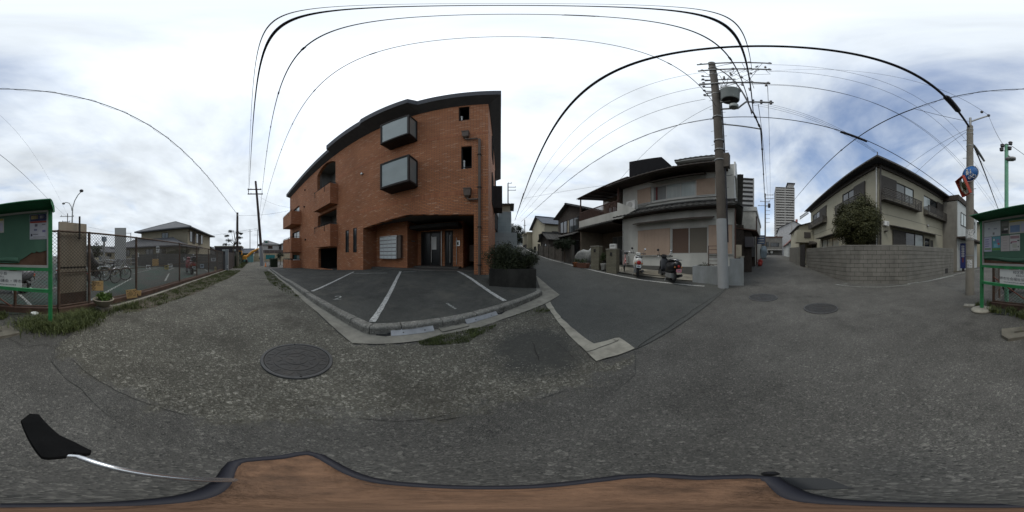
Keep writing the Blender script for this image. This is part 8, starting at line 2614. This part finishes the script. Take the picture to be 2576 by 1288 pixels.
# towers
def tower(label, px0, px1, ytop, d, floors, depth, wallm, slabm, bays, pent=False):
    a = (az_(px0) + az_(px1)) / 2
    w = 2 * d * math.tan(R((az_(px1) - az_(px0)) / 2))
    h = d * math.tan(R(el_(ytop))) + CAMZ
    x, y = d * math.sin(R(a)), d * math.cos(R(a))
    o = thing('tower_block', label, 'tower', M=Matrix.Translation((x, y, 0)) @ Matrix.Rotation(-R(a) + .12, 4, 'Z') @ Matrix.Translation((-w / 2, 0, 0)))
    MB().box(0, w, 0, depth, -2, h).build('core', wallm, o)
    fh = 2.95
    nf = int(h / fh)
    for f in range(nf):
        z = h - (f + 1) * fh
        if z < 5:
            break
        MB().box(-.3, w + .3, -1.5, depth + .3, z + fh - .45, z + fh - .1).build('floor_slab', slabm, o)
        MB().box(-.25, w + .25, -1.45, -1.3, z - .1, z + 1.0).build('balcony_front', slabm, o)
    for k in range(bays + 1):
        xx = w * k / bays
        MB().box(xx - .35, xx + .35, -1.6, -1.2, 0, h).build('pier', slabm, o)
    if pent:
        MB().box(w * .68, w * 1.0, 1, depth * .6, h, h + 6).build('penthouse', wallm, o)
        MB().box(w * .62, w * 1.06, 0, depth * .65, h + 6, h + 6.8).build('penthouse_roof', M_eave, o)
    return o
tower('brown-grey balcony tower with pale floor slabs behind the big utility pole', 1836, 1895, 449, 95, 16, 14, mat('tower_brown', (.14, .14, .145)), mat('tower_slab', (.25, .25, .245)), 1)
tower('tall pale high-rise with rows of balconies over the side street', 1951, 1998, 472, 175, 26, 22, mat('tower_dark', (.24, .23, .22)), mat('tower_pale', (.34, .33, .31)), 2, True)
cr = thing('tower_crane', 'lattice crane jib reaching out behind the corner house roof', 'crane', (*pl(2000, 70), gz(*pl(2000, 70))))
b0 = Vector(cr.location)
j0, j1 = at(2012, 552, 70) - b0, at(2034, 537, 66) - b0
MB().tube([(0, 0, 0), (at(2004, 570, 70) - b0).xy.to_3d() + Vector((0, 0, (at(2004, 552, 70) - b0).z))], .5, 6).build('mast', mat('crane_red', (.3, .12, .1)), cr)
jb = MB()
for k in range(10):
    p, q = j0.lerp(j1, k / 10), j0.lerp(j1, (k + 1) / 10)
    u_ = Vector((0, 0, 1.2))
    jb.bar(p, q, .18, .18).bar(p + u_, q + u_, .18, .18).bar(p, q + u_, .12, .12).bar(p + u_, q, .12, .12)
stuff(jb.build('lattice_jib', M_galv, cr))
far_b = [(1985, 0, 60), ]

# ------------------------------------------------------------------ road to the south: shop houses and sign
S90 = FR.M
whs = house('white_shop_house', 'white two-storey shop house with grey side wall past the block wall', FR.M @ Matrix.Translation((12.7, -1.35, 0)), 6.4, 7, 6.1, 'flat', .5, mat('shop_white', (.42, .44, .43), .9, .06, 1.2, dirt=(.28, .29, .27), dscale=1), M_wood, [('f', .7, 2.2, 4.0, 5.2, 1, M_pane), ('f', 1.0, 2.0, .6, 2.4, 0), ('f', 3.6, 5.4, 3.9, 5.2, 1)], base=-.5)
MB().box(-.12, -.003, .05, 6.9, .0, 6.0).build('grey_side_cladding', mat('grey_board', (.19, .18, .155), .9, .15, 2, dirt=(.11, .10, .085), dscale=1.4), whs)
MB().box(-.3, 6.6, -.9, -.003, 2.7, 2.85).build('canopy', M_wood, whs)
house('ochre_shop_house', 'cream fronted house with dark tiled canopy further down the south road', FR.M @ Matrix.Translation((20.2, -1.6, 0)), 7, 7, 5.4, 'gable_x', 1.0, M_cream, M_kawara, [('f', 1.0, 3.0, 3.6, 4.8, 1), ('f', 4.0, 6.0, 3.6, 4.8, 1)], base=-.5)
house('south_end_house', 'grey house at the far end of the south road', Matrix.Translation((6.5, -46, 0)) @ Matrix.Rotation(R(180), 4, 'Z'), 9, 6, 4.0, 'hip', 1.2, M_loggia, M_kawara, [('f', 1, 3, 2.2, 3.4), ('f', 5, 7, 2.2, 3.4)], base=-1)
vs_ = thing('shop_sign', 'tall narrow dark blue shop sign board with pale lettering by the white shop', 'sign', M=FR.M @ Matrix.Translation((12.95, -1.75, gz(*FR.W(12.95, -1.75, 0).xy))))
MB().box(-.08, .08, -.25, .25, .25, 2.35).build('board', mat('shop_blue', (.02, .028, .11), .5), vs_)
for k in range(5):
    MB().slab(rect(-.12, .12, 2.0 - k * .2, 2.15 - k * .2), [rect(-.05, .05, 2.045 - k * .2, 2.105 - k * .2)], -.086, -.081, axis='x').build('character', M_alu, vs_)
MB().box(-.086, -.081, -.06, .06, .75, 1.15).build('red_mark', mat('dark_red', (.12, .03, .03)), vs_)
MB().box(-.07, .07, -.1, .1, -.1, .25).build('foot', M_dark, vs_)
yb = thing('yellow_bag', 'bright yellow plastic bag slumped by the blue shop sign', 'bag', tuple(FR.W(13.4, -2.1, gz(*FR.W(13.4, -2.1, 0).xy))))
MB().loft([ring(-.2, .1, .15, .12), ring(-.08, .22, .22, .22), ring(.08, .2, .2, .2), ring(.2, .08, .12, .1)]).build('bag', mat('yellow_bag', (.60, .50, .03), .5, .1, 12, .5, 20), yb)
